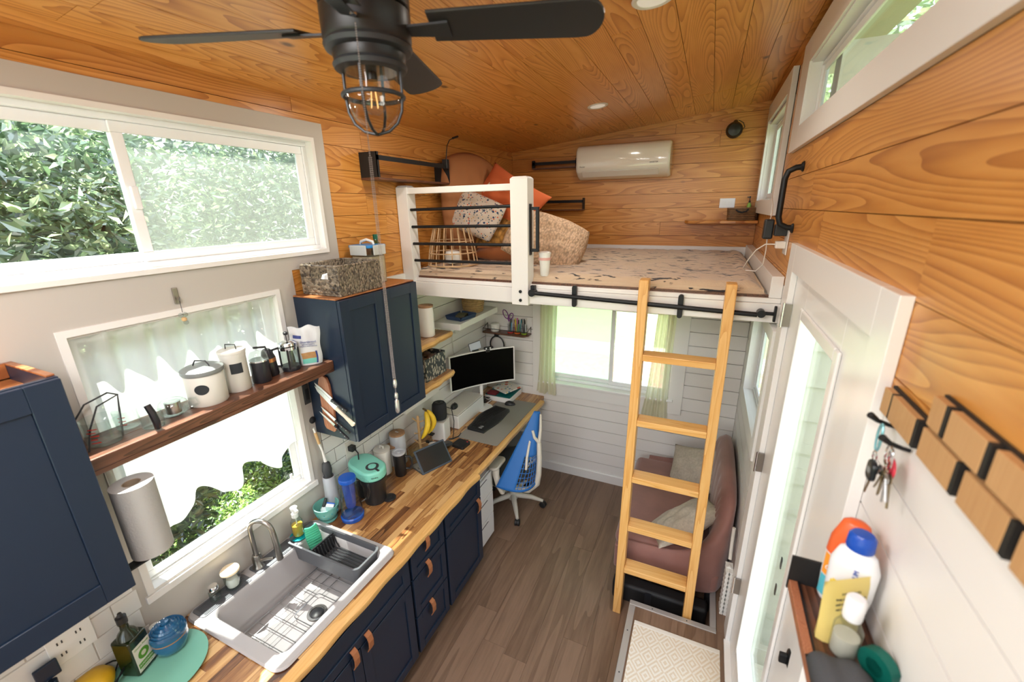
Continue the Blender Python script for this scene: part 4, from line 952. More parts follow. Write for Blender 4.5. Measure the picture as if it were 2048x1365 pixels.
# grey brush vase on the wall side with the hanging bottle brush
va = thing('utensil_crock', 'pale grey tapered vase holding a bottle brush by the window', 'vase', (.046, 1.485, cz(1.485)))
pm('pale_blue_grey', (.52, .54, .58), .4)
mk('vase', B().shell([(.036, 0), (.040, .004), (.036, .20), (.034, .235)], .004, n=28), 'pale_blue_grey', va, smooth=True, w=False)
bb_ = thing('bottle_brush', 'long bottle brush with a bamboo and white handle', 'brush', (.046, 1.482, 1.05))
mk('bristles', B().lathe([(.0001, .04), (.022, .05), (.028, .09), (.022, .135), (.006, .15)], n=20), 'dark_grey', bb_, smooth=True, w=False)
mk('stem', B().tube([(0, 0, .145), (-.004, -.006, .22), (-.008, -.015, .27)], [.010, .006, .007], 10), 'ceramic', bb_, smooth=True, w=False)
mk('bamboo_grip', B().tube([(-.008, -.015, .27), (-.012, -.025, .345)], .0085, 10), 'bamboo', bb_, smooth=True, w=False)
mk('loop', B().tube([(-.012, -.025, .345), (-.014, -.03, .375)], .006, 8), 'ceramic', bb_, smooth=True, w=False)
hk = single('wall_hook', B().lathe([(.020, .018), (.020, .024), (.012, .030), (.0001, .031)], (0, 1.475, 1.46), 20, 'x'), 'black_plastic', 'round black hook on the panel above the bottle brush', 'hook', loc=(.005, 1.475, 1.46), smooth=True)
hk.location.x -= .013
sw_ = thing('light_switch', 'black rocker switch beside the curtained window', 'switch', (.004, 1.465, 1.62)); mk('plate', B().box(.0045, .010, 1.447, 1.485, 1.565, 1.68), 'dark_grey', sw_, bevel=.002); mk('rocker', B().box(.0102, .013, 1.456, 1.476, 1.59, 1.655), 'black_plastic', sw_, bevel=.001)
# steel tumbler
tu = thing('travel_mug', 'matte black travel mug with a clear lid and side handle', 'mug', (.185, 1.94, cz(1.94)))
mk('body', B().lathe([(.034, 0), (.037, .004), (.043, .155), (.044, .165)], n=32), 'black_plastic', tu, smooth=True, w=False)
mk('lid', B().lathe([(.043, .165), (.045, .168), (.045, .176), (.036, .178), (.034, .172), (.012, .172), (.010, .178), (.0001, .178)], n=32), 'pale_blue_grey', tu, smooth=True, w=False)
mk('handle', B().tube([(.036, .018, .14), (.062, .034, .138), (.072, .040, .115), (.070, .039, .07), (.058, .031, .045), (.034, .018, .045)], .008, 8), 'black_plastic', tu, smooth=True, w=False)
# canisters
pm('speckle', (.66, .63, .57), .4)
def canister(name, label, x, y, r, h, body, lid, tab=None, group=None):
    t = thing(name, label, 'canister', (x, y, cz(y)), group=group)
    mk('body', B().lathe([(r-.004, 0), (r, .004), (r, h-.004), (r-.003, h)], n=36), body, t, smooth=True, w=False)
    mk('lid', B().lathe([(r-.002, h+.0005), (r+.001, h+.002), (r+.001, h+.012), (r-.004, h+.016), (.0001, h+.0162)], n=36), lid, t, smooth=True, w=False)
    if tab == 'bar': mk('handle', B().tube([(-.014, 0, h+.015), (-.014, 0, h+.030), (.014, 0, h+.030), (.014, 0, h+.015)], .006, 8), 'ceramic', t, smooth=True, w=False)
    if tab == 'tag': mk('label_tag', B().box(-.014, .014, -.004, .004, h+.0163, h+.0175), 'ceramic', t, w=False)
    return t
canister('canister', 'cream speckled canister with a handle on its lid, behind the coffee maker', .062, 1.915, .054, .175, 'ceramic', 'speckle', 'bar')
canister('canister', 'narrow grey canister with a cork lid, half hidden under the cabinet', .055, 2.022, .040, .14, 'pale_blue_grey', 'cork')
canister('canister', 'tall grey canister with a wooden lid and metal tag', .078, 2.062, .054, .225, 'pale_blue_grey', 'cork', 'tag')
ct = thing('glass_jug', 'small clear glass measuring jug behind the travel mug', 'jug', (.155, 2.13, cz(2.13)))
mk('glass_body', B().shell([(.036, 0), (.040, .004), (.043, .11)], .002, n=28), 'jar_glass', ct, smooth=True, w=False)
mk('handle', B().tube([(.03, -.025, .095), (.052, -.045, .09), (.054, -.047, .05), (.032, -.027, .03)], .005, 8), 'jar_glass', ct, smooth=True, w=False)
# banana stand with bananas and a hanging mug
bs = thing('banana_tree', 'light wooden mug tree holding the bananas', 'stand', (.135, 2.235, cz(2.235)))
mk('base', B().lathe([(.05, 0), (.052, .004), (.05, .012), (.0001, .012)], n=28), 'bamboo', bs, smooth=True, w=False)
mk('pole', B().lathe([(.010, .012), (.010, .29), (.006, .30), (.0001, .302)], n=14), 'bamboo', bs, smooth=True, w=False)
for a, z in ((0, .25), (PI, .25), (PI/2, .16), (-PI/2, .16), (0, .07), (PI, .07)):
    mk('peg', B().tube([(.008*math.cos(a), .008*math.sin(a), z), (.05*math.cos(a), .05*math.sin(a), z+.022)], .005, 8), 'bamboo', bs, smooth=True, w=False)
pm('banana', (.78, .52, .03), .5, noise=.12, nscale=30); pm('banana_tip', (.10, .07, .02), .7)
bn = thing('banana_bunch', 'bunch of two yellow bananas hanging from the mug tree', 'bananas', (.185, 2.262, cz(2.27)+.33))
for k, (a, sx) in enumerate(((-.5, 0), (.35, .004))):
    pts = []; rr2 = []
    for i in range(13):
        t = i/12; sg = (-1, 1)[k]; x = .012+.040*math.sin(t*PI)*.9; y = sg*(.012+.026*math.sin(t*PI*.75))-(.05*t*t if k == 0 else .028*t*t); z = .01-.185*t
        pts.append((x, y, z)); rr2.append(.006 if i == 0 else .005 if i == 12 else .011+.0095*math.sin(min(1, t*1.12)*PI)**.6)
    mk('banana', B().tube(pts, rr2, 10), 'banana', bn, smooth=True, w=False)
mk('stalk', B().tube([(-.02, 0, .022), (0, .003, .015), (.006, .006, 0)], [.006, .008, .009], 8), 'banana_tip', bn, smooth=True, w=False)
mg = thing('mug', 'cream mug at the foot of the mug tree', 'mug', (.245, 2.245, cz(2.245)))
mk('body', B().shell([(.026, 0), (.034, .01), (.036, .05), (.034, .07), (.036, .085)], .003, n=28), 'speckle', mg, smooth=True, w=False)
mk('handle', B().tube([(-.03, .015, .07), (-.05, .025, .065), (-.052, .026, .03), (-.03, .016, .02)], .005, 8), 'speckle', mg, smooth=True, w=False)
# tablet leaning on its patterned folio
tb = thing('tablet', 'tablet propped up in a dark folding case', 'tablet', (.35, 2.15, cz(2.15)))
pm('screen_dark', (.020, .022, .024), .12, coat=.3); pm('slate_case', (.055, .075, .10), .6); pm('folio', (.10, .095, .09), .7)
import mathutils
b0, b1 = Vector((.335, 1.985)), Vector((.425, 2.22))
e = (b1-b0).normalized(); nrm = Vector((e.y, -e.x))     # towards the room
def tp(u, v, w_):  # u along the lower edge, v up the leaning face, w outwards
    tl = R(35); p = b0+e*u-nrm*(v*math.sin(tl))+nrm*(w_*math.cos(tl)); return (p.x, p.y, cz(p.y)+.004+v*math.cos(tl)+w_*math.sin(tl))
def tbox(u0, u1, v0, v1, w0, w1): return B().add([tp(u, v, w_) for w_ in (w0, w1) for v in (v0, v1) for u in (u0, u1)], [(0, 2, 3, 1), (4, 5, 7, 6), (0, 1, 5, 4), (2, 6, 7, 3), (0, 4, 6, 2), (1, 3, 7, 5)])
mk('case', tbox(0, .25, 0, .172, -.008, 0), 'slate_case', tb, bevel=.004); mk('screen', tbox(.012, .238, .012, .160, .0002, .003), 'screen_dark', tb, bevel=.001)
fo = thing('case_cover', 'patterned keyboard cover lying flat behind the leaning tablet', 'cover', (.27, 2.12, cz(2.12)+.002))
q0 = [(-nrm*.165+b0+e*.0), (b0+e*0-nrm*.010), (b0+e*.25-nrm*.010), (b0+e*.25-nrm*.165)]
mk('cover', B().add([(p.x, p.y, cz(p.y)+.0008) for p in q0]+[(p.x, p.y, cz(p.y)+.0045) for p in q0], [(0, 3, 2, 1), (4, 5, 6, 7), (0, 1, 5, 4), (1, 2, 6, 5), (2, 3, 7, 6), (3, 0, 4, 7)]), 'folio', fo)
spots('folio_print', (.30, .28, .24), [(.02, .02, .02)], (60,), (.30,))
q1 = [(-nrm*.158+b0+e*.008), (b0+e*.008-nrm*.018), (b0+e*.242-nrm*.018), (b0+e*.242-nrm*.158)]
mk('patterned_lining', B().add([(p.x, p.y, cz(p.y)+.0048) for p in q1]+[(p.x, p.y, cz(p.y)+.0056) for p in q1], [(0, 3, 2, 1), (4, 5, 6, 7), (0, 1, 5, 4), (1, 2, 6, 5), (2, 3, 7, 6), (3, 0, 4, 7)]), 'folio_print', fo)
pw_ = thing('power_bank', 'flat black battery pack lying behind the tablet', 'battery', (.255, 2.34, cz(2.34)))
mk('shell', B().box(-.04, .04, -.075, .075, .0, .025), 'black_plastic', pw_, bevel=.005, w=False); pw_.rotation_euler = (0, R(-14), R(-32)); pw_.location.z += .012
# black drive box
bx_ = thing('media_box', 'small square black device with a red mark', 'device', (.365, 2.435, cz(2.435)), R(-6))
mk('shell', B().prism(rrect(-.055, .055, -.052, .052, .014), 0, .024, 'z'), 'black_plastic', bx_, bevel=.003, w=False)
pm('red', (.7, .03, .03), .4); mk('red_mark', B().box(.030, .042, .028, .038, .0242, .0248), 'red', bx_, w=False)
# smart speaker on a white box
wb_ = thing('white_tin', 'white square tin under the black smart speaker', 'box', (.150, 2.488, cz(2.488)), R(8))
mk('body', B().prism(rrect(-.058, .058, -.058, .058, .012), 0, .155, 'z'), 'white_gloss', wb_, bevel=.002, w=False); mk('lid', B().prism(rrect(-.060, .060, -.060, .060, .014), .1553, .162, 'z'), 'speckle', wb_, bevel=.002, w=False)
se = thing('smart_speaker', 'black fabric cylinder speaker on the white tin', 'speaker', (.150, 2.488, cz(2.488)+.163))
pm('mesh_black', (.022, .023, .026), .85, bump=.6, bscale=500); se.scale = (1.12, 1.12, 1.0)
mk('fabric_body', B().lathe([(.036, 0), (.047, .008), (.051, .03), (.052, .09), (.049, .125), (.040, .139), (.0001, .143)], n=40), 'mesh_black', se, smooth=True, w=False)
mk('top_ring', B().lathe([(.028, .141), (.028, .1445), (.020, .1445), (.020, .142)], n=28), 'black_plastic', se, smooth=True, w=False)
mk('cable', B().tube([(.05, .02, .10), (.075, .04, .08), (.082, .05, -.03), (.085, .03, -.13), (.10, -.01, -.155)], .003, 6), 'black_plastic', se, smooth=True, w=False)
st_ = thing('kitchen_stand', 'chrome and black upright stand between the bananas and the speaker', 'stand', (.13, 2.375, cz(2.375)))
mk('base', B().box(-.05, .06, -.015, .015, 0, .008), 'black_plastic', st_, bevel=.002, w=False)
for dy in (-.012, .012): mk('upright', B().tube([(.0, dy, .008), (.0, dy, .26)], .004, 8), 'chrome', st_, smooth=True, w=False)
for z in (.08, .15, .22, .262): mk('crossbar', B().box(-.008, .03, -.016, .016, z-.006, z+.006), 'black_plastic', st_, bevel=.002, w=False)
pen = thing('charging_cable', 'black cable end lying in front of the white tin', 'cable', (.26, 2.50, cz(2.50)+.004))
mk('cable', B().tube([(-.03, -.03, .004), (.0, -.01, .004), (.02, .04, .004), (.01, .09, .004)], [.006, .006, .004, .003], 8), 'black_plastic', pen, smooth=True, w=False)

# ------------------------------------------------------------------ desk
def onc(name, poly, h0, h1, mat, parent, bevel=.001):
    n = len(poly); vs = [(x, y, cz(y)+h) for h in (h0, h1) for x, y in poly]
    return mk(name, B().add(vs, [tuple(reversed(range(n))), tuple(range(n, 2*n))]+[(i, (i+1) % n, n+(i+1) % n, n+i) for i in range(n)]), mat, parent, bevel=bevel)
pm('mat_grey', (.27, .255, .235), .75)
dm = thing('desk_mat', 'taupe desk mat under the keyboard', 'mat', (.44, 2.95, cz(2.95)))
onc('mat', rrect(.265, .625, 2.53, 3.375, .02), .0006, .0035, 'mat_grey', dm)
kb = thing('keyboard', 'black curved ergonomic keyboard on the desk mat', 'keyboard', (.37, 2.90, cz(2.9)+.004))
def kx(t): return .0+ .018*math.sin(t*PI)    # wave along the length
b = B(); N = 24; rows = []
for i in range(N+1):
    t = i/N; y = -.235+.47*t; h = .018+.010*math.sin(t*PI); w0 = -.085+.012*math.cos(2*PI*t); w1 = .085+.020*math.sin(t*PI)**2-.01*(t > .97)
    rows += [(w0, y, 0), (w1, y, 0), (w1, y, .010), (w0+.14, y, h), (w0, y, h+.006)]
fs = []
for i in range(N):
    for k in range(5): fs.append((i*5+k, i*5+(k+1) % 5, (i+1)*5+(k+1) % 5, (i+1)*5+k))
fs += [tuple(range(5)), tuple(range(N*5, N*5+5))[::-1]]
mk('base', b.add(rows, fs), 'black_plastic', kb, smooth=True, w=False, ang=35, bevel=.002)
for r in range(5):
    for i in range(17):
        t = (i+.5)/18+.02; y = -.235+.47*t; h = .0195+.010*math.sin(t*PI); w0 = -.085+.012*math.cos(2*PI*t)
        x = w0+.028+r*.0215
        if r == 4 and 5 <= i <= 9: continue
        z = h+.0035-.0014*r
        mk('key', B().box(x-.0085, x+.0085, y-.0105, y+.0105, z-.002, z+.003), 'black_matte', kb, w=False)
mk('key', B().box(.028, .048, -.065, .045, .020, .027), 'black_matte', kb, w=False)
for dy in (-.205, -.18): mk('side_button', B().box(.015, .045, dy, dy+.018, .020, .0255), 'grey_lid', kb, w=False, bevel=.002)
kb.rotation_euler = (R(-1.4), 0, R(-3))
def mouse(label, x, y, z, rz):
    t = thing('mouse', label, 'mouse', (x, y, z), rz)
    def f(u, v):
        a = 2*PI*u; r = math.sin(v*PI/2); return (.031*r*math.cos(a), .052*r*math.sin(a), .034*math.cos(v*PI/2)*(1-.1*math.sin(a)))
    mk('shell', B().grid(f, 24, 8), 'black_plastic', t, smooth=True, w=False, ang=180); mk('wheel', B().lathe([(.006, -.003), (.006, .003)], (0, .026, .026), 12, 'x'), 'dark_grey', t, w=False); return t
mouse('black mouse on the desk mat beyond the keyboard', .405, 3.255, cz(3.255)+.004, R(-75))
wx = thing('cable_box', 'long white lidded cable box with a dark rim line', 'box', (.13, 2.88, cz(2.88)))
mk('body', B().box(.012, .212, 2.655, 3.10, cz(2.7)-.012, cz(2.7)+.115), 'white_gloss', wx, bevel=.004)
mk('gap', B().box(.016, .208, 2.660, 3.095, cz(2.7)+.115, cz(2.7)+.120), 'black_matte', wx); mk('lid', B().box(.012, .212, 2.655, 3.10, cz(2.7)+.1201, cz(2.7)+.130), 'speckle', wx, bevel=.003)
mouse('little black mouse sitting on the white cable box', .105, 2.77, cz(2.7)+.1305, R(20))
# monitor
mo = thing('monitor', 'curved white framed monitor with a black screen', 'monitor', (.22, 3.02, cz(3.0)))
A, Bq = Vector((.055, 2.812)), Vector((.445, 3.285)); ed = (Bq-A); Lm = ed.length; ed.normalize(); nm = Vector((ed.y, -ed.x))
def mp(u, z, w_):
    c = .035*(4*u*(1-u)); p = A+ed*(u*Lm)-nm*c+nm*w_; return (p.x, p.y, z)
def curved(u0, u1, z0a, z1a, w0, w1, n=16):
    vs = []; fs = []
    for i in range(n+1):
        u = u0+(u1-u0)*i/n; vs += [mp(u, z0a, w0), mp(u, z1a, w0), mp(u, z1a, w1), mp(u, z0a, w1)]
    for i in range(n):
        for k in range(4): fs.append((i*4+k, i*4+(k+1) % 4, (i+1)*4+(k+1) % 4, (i+1)*4+k))
    fs += [(3, 2, 1, 0), (n*4, n*4+1, n*4+2, n*4+3)]
    return B().add(vs, fs)
pm('screen_black', (.001, .001, .001), .35, spec=.1)
zm0, zm1 = 1.068, 1.392
mk('housing', curved(0, 1, zm0, zm1, -.022, -.0015), 'white_gloss', mo, bevel=.003)
bz_ = curved(0, 1, zm1-.009, zm1, -.0012, .003); 
for c in (curved(0, 1, zm0, zm0+.010, -.0012, .003), curved(0, .016, zm0+.010, zm1-.009, -.0012, .003, 2), curved(.984, 1, zm0+.010, zm1-.009, -.0012, .003, 2)): bz_.add(c.v, c.f)
mk('bezel', bz_, 'white_gloss', mo); mk('screen', curved(.0165, .9835, zm0+.0103, zm1-.0093, -.0012, .001), 'screen_black', mo)
mc = A+ed*(.5*Lm)-nm*.07
mk('neck', B().tube([(mc.x, mc.y, cz(mc.y)+.012), (mc.x, mc.y, 1.25)], .016, 12), 'white_gloss', mo, smooth=True)
mk('neck_mount', B().bar((mc.x, mc.y, 1.23), (mc.x+nm.x*.03, mc.y+nm.y*.03, 1.23), .07, .07), 'white_gloss', mo, bevel=.004)
mk('foot', B().lathe([(.085, cz(mc.y)+.003), (.085, cz(mc.y)+.010), (.03, cz(mc.y)+.013)], (mc.x+.015, mc.y, 0), 28), 'white_gloss', mo, smooth=True)
wc = thing('webcam', 'black webcam clipped on top of the monitor', 'webcam', tuple(mp(.60, zm1, 0)))
p = mp(.60, zm1+.014, 0)
mk('body', B().bar((p[0]-ed.x*.035, p[1]-ed.y*.035, p[2]), (p[0]+ed.x*.035, p[1]+ed.y*.035, p[2]), .022, .024), 'black_plastic', wc, bevel=.006)
pm('lens_white', (.8, .8, .8), .3)
for s_ in (-.018, .02): q = (p[0]+ed.x*s_+nm.x*.0115, p[1]+ed.y*s_+nm.y*.0115); mk('lens', B().bar((q[0], q[1], p[2]), (q[0]+nm.x*.002, q[1]+nm.y*.002, p[2]), .011, .014), 'lens_white', wc)
mk('clip', B().bar(mp(.57, zm1-.012, .006), mp(.63, zm1-.012, .006), .004, .022), 'black_plastic', wc)
ph = thing('phone', 'pale phone standing on a holder above the monitor', 'phone', tuple(mp(.42, zm1, -.02)))
p = mp(.42, zm1+.045, -.02); pm('screen_light', (.55, .60, .68), .2)
mk('phone_body', B().bar((p[0]-ed.x*.055, p[1]-ed.y*.055, p[2]-.01), (p[0]+ed.x*.055, p[1]+ed.y*.055, p[2]+.01), .008, .072), 'black_plastic', ph, bevel=.003)
mk('screen', B().bar((p[0]-ed.x*.051+nm.x*.0045, p[1]-ed.y*.051+nm.y*.0045, p[2]-.0093), (p[0]+ed.x*.051+nm.x*.0045, p[1]+ed.y*.051+nm.y*.0045, p[2]+.0093), .001, .066), 'screen_light', ph)
q = mp(.42, zm1+.008, -.02); mk('holder', B().bar((q[0]-ed.x*.03, q[1]-ed.y*.03, q[2]-.004), (q[0]+ed.x*.03, q[1]+ed.y*.03, q[2]), .03, .014), 'black_plastic', ph, bevel=.003)
# papers tray in the far corner
ptr = thing('paper_tray', 'teal and white tray holding folders at the far end of the desk', 'tray', (.25, 3.40, cz(3.4)))
pm('dark_teal', (.0, .12, .12), .5); pm('dark_red', (.14, .008, .015), .6)
onc('tray', rrect(.125, .40, 3.27, 3.555, .015), .001, .05, 'white_gloss', ptr, bevel=.004); onc('lining', rrect(.132, .393, 3.277, 3.548, .012), .0503, .056, 'dark_teal', ptr)
nb = thing('notebook', 'small dark red notebook in the paper tray', 'notebook', (.19, 3.34, cz(3.34)+.06)); onc('cover', rrect(.15, .245, 3.28, 3.36, .004), .0563, .075, 'dark_red', nb)
mgz = thing('magazine', 'pale printed magazine lying tilted on the paper tray', 'magazine', (.27, 3.44, cz(3.4)+.08))
spots('print_page', (.66, .63, .56), [(.55, .12, .08), (.08, .22, .30), (.66, .48, .12)], (16, 22, 30), (.30, .26, .22))
mk('pages', B().box(-.10, .12, -.09, .10, 0, .010), 'print_page', mgz, w=False); mgz.rotation_euler = (R(5), R(-4), R(-30)); mgz.location = (.285, 3.425, cz(3.4)+.088)
cl = thing('cable_tangle', 'dark cables and plugs beneath the monitor corner', 'cables', (.16, 3.19, cz(3.2)))
random.seed(5)
for i in range(5):
    pts = [(random.uniform(-.05, .06), random.uniform(-.05, .06), random.uniform(.006, .06)) for _ in range(4)]
    mk('cable', B().tube(pts, .004, 6), ('black_plastic', 'dark_grey', 'ceramic')[i % 3], cl, smooth=True, w=False)
mk('plug', B().box(-.015, .02, -.02, .02, .004, .045), 'black_plastic', cl, w=False, bevel=.003)

# ------------------------------------------------------------------ floating shelves and their contents
def shelf_plank(name, label, y0, y1, d, z, th, wood_=True):
    t = thing(name, label, 'shelf', (d/2, (y0+y1)/2, z-th))
    if not wood_:
        mk('board', B().box(.0, d, y0, y1, z-th, z), 'white_paint', t, bevel=.003); return t
    n = 4; ww = (d-.03)/n
    for k in range(n):
        p = y0
        while p < y1-.01:
            q = min(p+random.choice([.2, .28, .4]), y1)
            if y1-q < .08: q = y1
            mk('stave', B().box(.001+k*ww+.0003, .001+(k+1)*ww-.0003, p+.0002, q-.0002, z-th, z), 'stave', t); p = q
    b = B(); n2 = 20; rows = []
    for i in range(n2+1):
        y = y0+(y1-y0)*i/n2; w_ = .030+.006*math.sin(y*17)+.004*math.sin(y*41); 
        if i == n2: w_ -= .012
        rows += [(.001+d-.03, y, z-th), (.001+d-.03, y, z), (.001+d-.03+w_-.01, y, z), (.001+d-.03+w_, y, z-th*.45), (.001+d-.03+w_-.012, y, z-th)]
    fs = []
    for i in range(n2):
        for k in range(5): fs.append((i*5+k, i*5+(k+1) % 5, (i+1)*5+(k+1) % 5, (i+1)*5+k))
    fs += [tuple(range(5)), tuple(range(n2*5, n2*5+5))[::-1]]
    mk('live_edge', b.add(rows, fs), 'live_edge', t, smooth=True)
    return t
shelf_plank('wooden_shelf', 'upper live edge shelf between the navy cabinet and the white shelf', 2.125, 2.60, .26, 1.70, .04)
shelf_plank('wooden_shelf', 'lower live edge shelf left of the monitor', 2.125, 2.57, .28, 1.40, .04)
shelf_plank('white_shelf', 'thick white floating shelf in the desk corner', 2.70, 3.36, .25, 1.725, .05, False)
ws = thing('wall_cleat', 'white bracket box below the thick white shelf', 'bracket', (.05, 2.85, 1.60)); mk('block', B().box(.001, .10, 2.80, 2.92, 1.62, 1.6745), 'white_paint', ws, bevel=.002)
jb = thing('junction_box', 'white wall box on the shiplap below the white shelf', 'box', (.01, 3.05, 1.58)); mk('box', B().box(.001, .03, 2.98, 3.12, 1.55, 1.66), 'white_paint', jb, bevel=.004)
mk('cord', B().tube([(.02, 2.96, 1.60), (.016, 2.94, 1.5), (.014, 2.95, 1.40), (.016, 2.99, 1.28)], .003, 6), 'speckle', jb, smooth=True)
bd = thing('shelf_bracket', 'white rail box with a dark slot under the lower live edge shelf', 'bracket', (.05, 2.4, 1.26)); mk('box', B().box(.001, .12, 2.13, 2.55, 1.20, 1.3595), 'white_paint', bd, bevel=.004); mk('slot', B().box(.1195, .1215, 2.16, 2.50, 1.268, 1.276), 'walnut', bd)
cn = thing('canister', 'tall white canister with a wooden lid on the upper live edge shelf', 'canister', (.14, 2.43, 1.7005))
mk('body', B().lathe([(.050, 0), (.054, .004), (.054, .21), (.052, .214)], n=32), 'ceramic', cn, smooth=True, w=False); mk('lid', B().lathe([(.053, .2145), (.054, .228), (.0001, .229)], n=32), 'cork', cn, smooth=True, w=False)
spots('woven_pattern', (.055, .065, .068), [(.50, .46, .38), (.42, .40, .34)], (44, 36), (.36, .30))
pb = thing('fabric_bin', 'black and cream patterned fabric bin on the lower wooden shelf', 'basket', (.13, 2.40, 1.4005))
b = B(); w1_, w2_, hh = .085, .125, .17
b.box(-w1_, w1_, -w2_, -w2_+.006, 0, hh).box(-w1_, w1_, w2_-.006, w2_, 0, hh).box(-w1_, -w1_+.006, -w2_+.006, w2_-.006, 0, hh).box(w1_-.006, w1_, -w2_+.006, w2_-.006, 0, hh).box(-w1_+.006, w1_-.006, -w2_+.006, w2_-.006, 0, .006)
mk('body', b, 'woven_pattern', pb, w=False)
pm('potato', (.23, .15, .11), .8, noise=.3)
for i, (x, y, r) in enumerate(((-.035, .06, .035), (.03, .02, .038), (-.03, -.04, .04), (.035, -.07, .034))):
    o = single('root_vegetable', B().lathe([(.0001, -r*.8), (r*.6, -r*.62), (r, 0), (r*.7, r*.6), (.0001, r*.82)], n=14, sx=1.1), 'potato', ('brown root vegetable at the front of the patterned bin', 'brown root vegetable in the middle of the patterned bin', 'brown root vegetable left in the patterned bin', 'brown root vegetable at the near end of the patterned bin')[i], 'vegetable', 'vegetables in the fabric bin', smooth=True)
    o.location = (.13+x, 2.40+y, 1.4005+.135)
pm('navy_felt', (.03, .055, .12), .8)
vt = thing('valet_tray', 'navy fabric valet tray with snapped corners on the white shelf', 'tray', (.155, 2.88, 1.7255), R(-10))
b = B(); b.box(-.075, .075, -.09, .09, 0, .006)
mk('floor_panel', b, 'navy_felt', vt, w=False)
def lip(x0, y0, x1, y1):
    d = Vector((x1-x0, y1-y0)).normalized(); nn = Vector((d.y, -d.x))*.016
    return B().add([(x0, y0, .0), (x1, y1, .0), (x1+nn.x, y1+nn.y, .032), (x0+nn.x, y0+nn.y, .032), (x0-nn.x*.3, y0-nn.y*.3, .0), (x1-nn.x*.3, y1-nn.y*.3, .0), (x1+nn.x*.75, y1+nn.y*.75, .034), (x0+nn.x*.75, y0+nn.y*.75, .034)], [(0, 1, 2, 3), (7, 6, 5, 4), (0, 4, 5, 1), (1, 5, 6, 2), (2, 6, 7, 3), (3, 7, 4, 0)])
for q in ((-.075, -.09, .075, -.09), (.075, -.09, .075, .09), (.075, .09, -.075, .09), (-.075, .09, -.075, -.09)): mk('side', lip(*q), 'navy_felt', vt, w=False)
pm('olive', (.10, .09, .05), .7)
wa = single('wallet', B().box(-.04, .04, -.055, .055, 0, .022), 'olive', 'dark olive wallet lying in the navy valet tray', 'wallet', bevel=.006); wa.location = (.15, 2.90, 1.733); wa.rotation_euler = (0, 0, R(15))
pm('seagrass', (.42, .27, .12), .8, bump=1, bscale=60, noise=.25, nscale=40)
sg = thing('woven_basket', 'light woven seagrass basket on the white shelf under the loft', 'basket', (.13, 3.13, 1.7255))
for i in range(7):
    z = .011+i*.02; r = .075+.012*math.sin(i/6*PI/2)
    mk('coil', B().tube([(r*math.cos(2*PI*k/24), r*1.15*math.sin(2*PI*k/24), z) for k in range(24)], .0108, 8, True), 'seagrass', sg, smooth=True, w=False)
mk('base', B().lathe([(.07, .002), (.07, .010)], n=24, sy=1.15), 'seagrass', sg, w=False)
# pen shelf on the far wall
ps = thing('pen_shelf', 'small wooden wall shelf with a black wire rail on the far wall', 'shelf', (.255, 3.50, 1.44))
mk('board', B().prism([(.025, 3.56), (.025, 3.47), (.46, 3.455), (.495, 3.50), (.495, 3.578), (.025, 3.578)], 1.425, 1.440, 'z'), 'walnut', ps, bevel=.002)
for xx in (.03, .49): mk('bracket_wire', B().tube([(xx, 3.576, 1.445), (xx, 3.576, 1.50), (xx, 3.475, 1.47), (xx, 3.475, 1.443)], .003, 6), 'black_metal', ps)
mk('front_wire', B().tube([(.03, 3.472, 1.472), (.49, 3.472, 1.472)], .003, 6), 'black_metal', ps)
hph = thing('headphones', 'black headphones hanging under the pen shelf', 'headphones', (.15, 3.52, 1.42))
pts = [(.15+.075*math.cos(t), 3.53, 1.30+.085*math.sin(t)) for t in [R(-20)+i*R(220)/16 for i in range(17)]]
mk('headband', B().tube(pts, .007, 8), 'black_plastic', hph, smooth=True); mk('hanger', B().box(.135, .165, 3.50, 3.56, 1.39, 1.4245), 'black_metal', hph, bevel=.002)
for sg_ in (0, -1): mk('ear_cup', B().lathe([(.034, -.012), (.038, 0), (.034, .012)], (pts[sg_][0], 3.53, pts[sg_][2]-.03), 18, 'x'), 'black_plastic', hph, smooth=True)
cd_ = thing('candle_jar', 'cream candle tin on the pen shelf', 'jar', (.135, 3.53, 1.4405))
mk('body', B().lathe([(.040, 0), (.044, .006), (.044, .05), (.040, .056)], n=28), 'ceramic', cd_, smooth=True, w=False); mk('lid', B().lathe([(.045, .0565), (.045, .07), (.04, .074), (.0001, .075)], n=28), 'ceramic', cd_, smooth=True, w=False)
PC = dict(red=(.60, .03, .02), orange=(.75, .15, .02), lime=(.35, .55, .03), purple=(.18, .03, .20), cyan=(.02, .35, .60), yellow=(.75, .60, .05), violet=(.35, .10, .45), teal2=(.02, .35, .40), white=(.75, .75, .78), blue=(.03, .12, .45), green=(.08, .42, .10), black=(.02, .02, .02), magenta=(.60, .06, .30))
for k, v in PC.items(): pm('pen_'+k, v, .4)
thin_glass('acrylic', (.92, .93, .94), refl=.3)
def pencup(x, base, label):
    t = thing('pen_cup', label, 'cup', (x, 3.53, 1.4405))
    mk('base', B().lathe([(.030, 0), (.030, .008)], n=24), base, t, w=False); mk('clear_wall', B().shell([(.028, .0082), (.030, .085)], .0015, n=24), 'acrylic', t, smooth=True, w=False); return t
pencup(.30, 'pen_red', 'clear cup with a red base holding the purple scissors'); pencup(.37, 'pen_orange', 'clear cup with an orange base full of felt pens'); pencup(.44, 'pen_lime', 'clear cup with a lime green base full of pens')
sc = thing('scissors', 'purple handled scissors standing in the left pen cup', 'scissors', (.288, 3.53, 1.45))
mk('blade', B().bar((.005, 0, .0), (-.004, 0, .10), .003, .012, (1, 0, 0)), 'steel', sc, w=False)
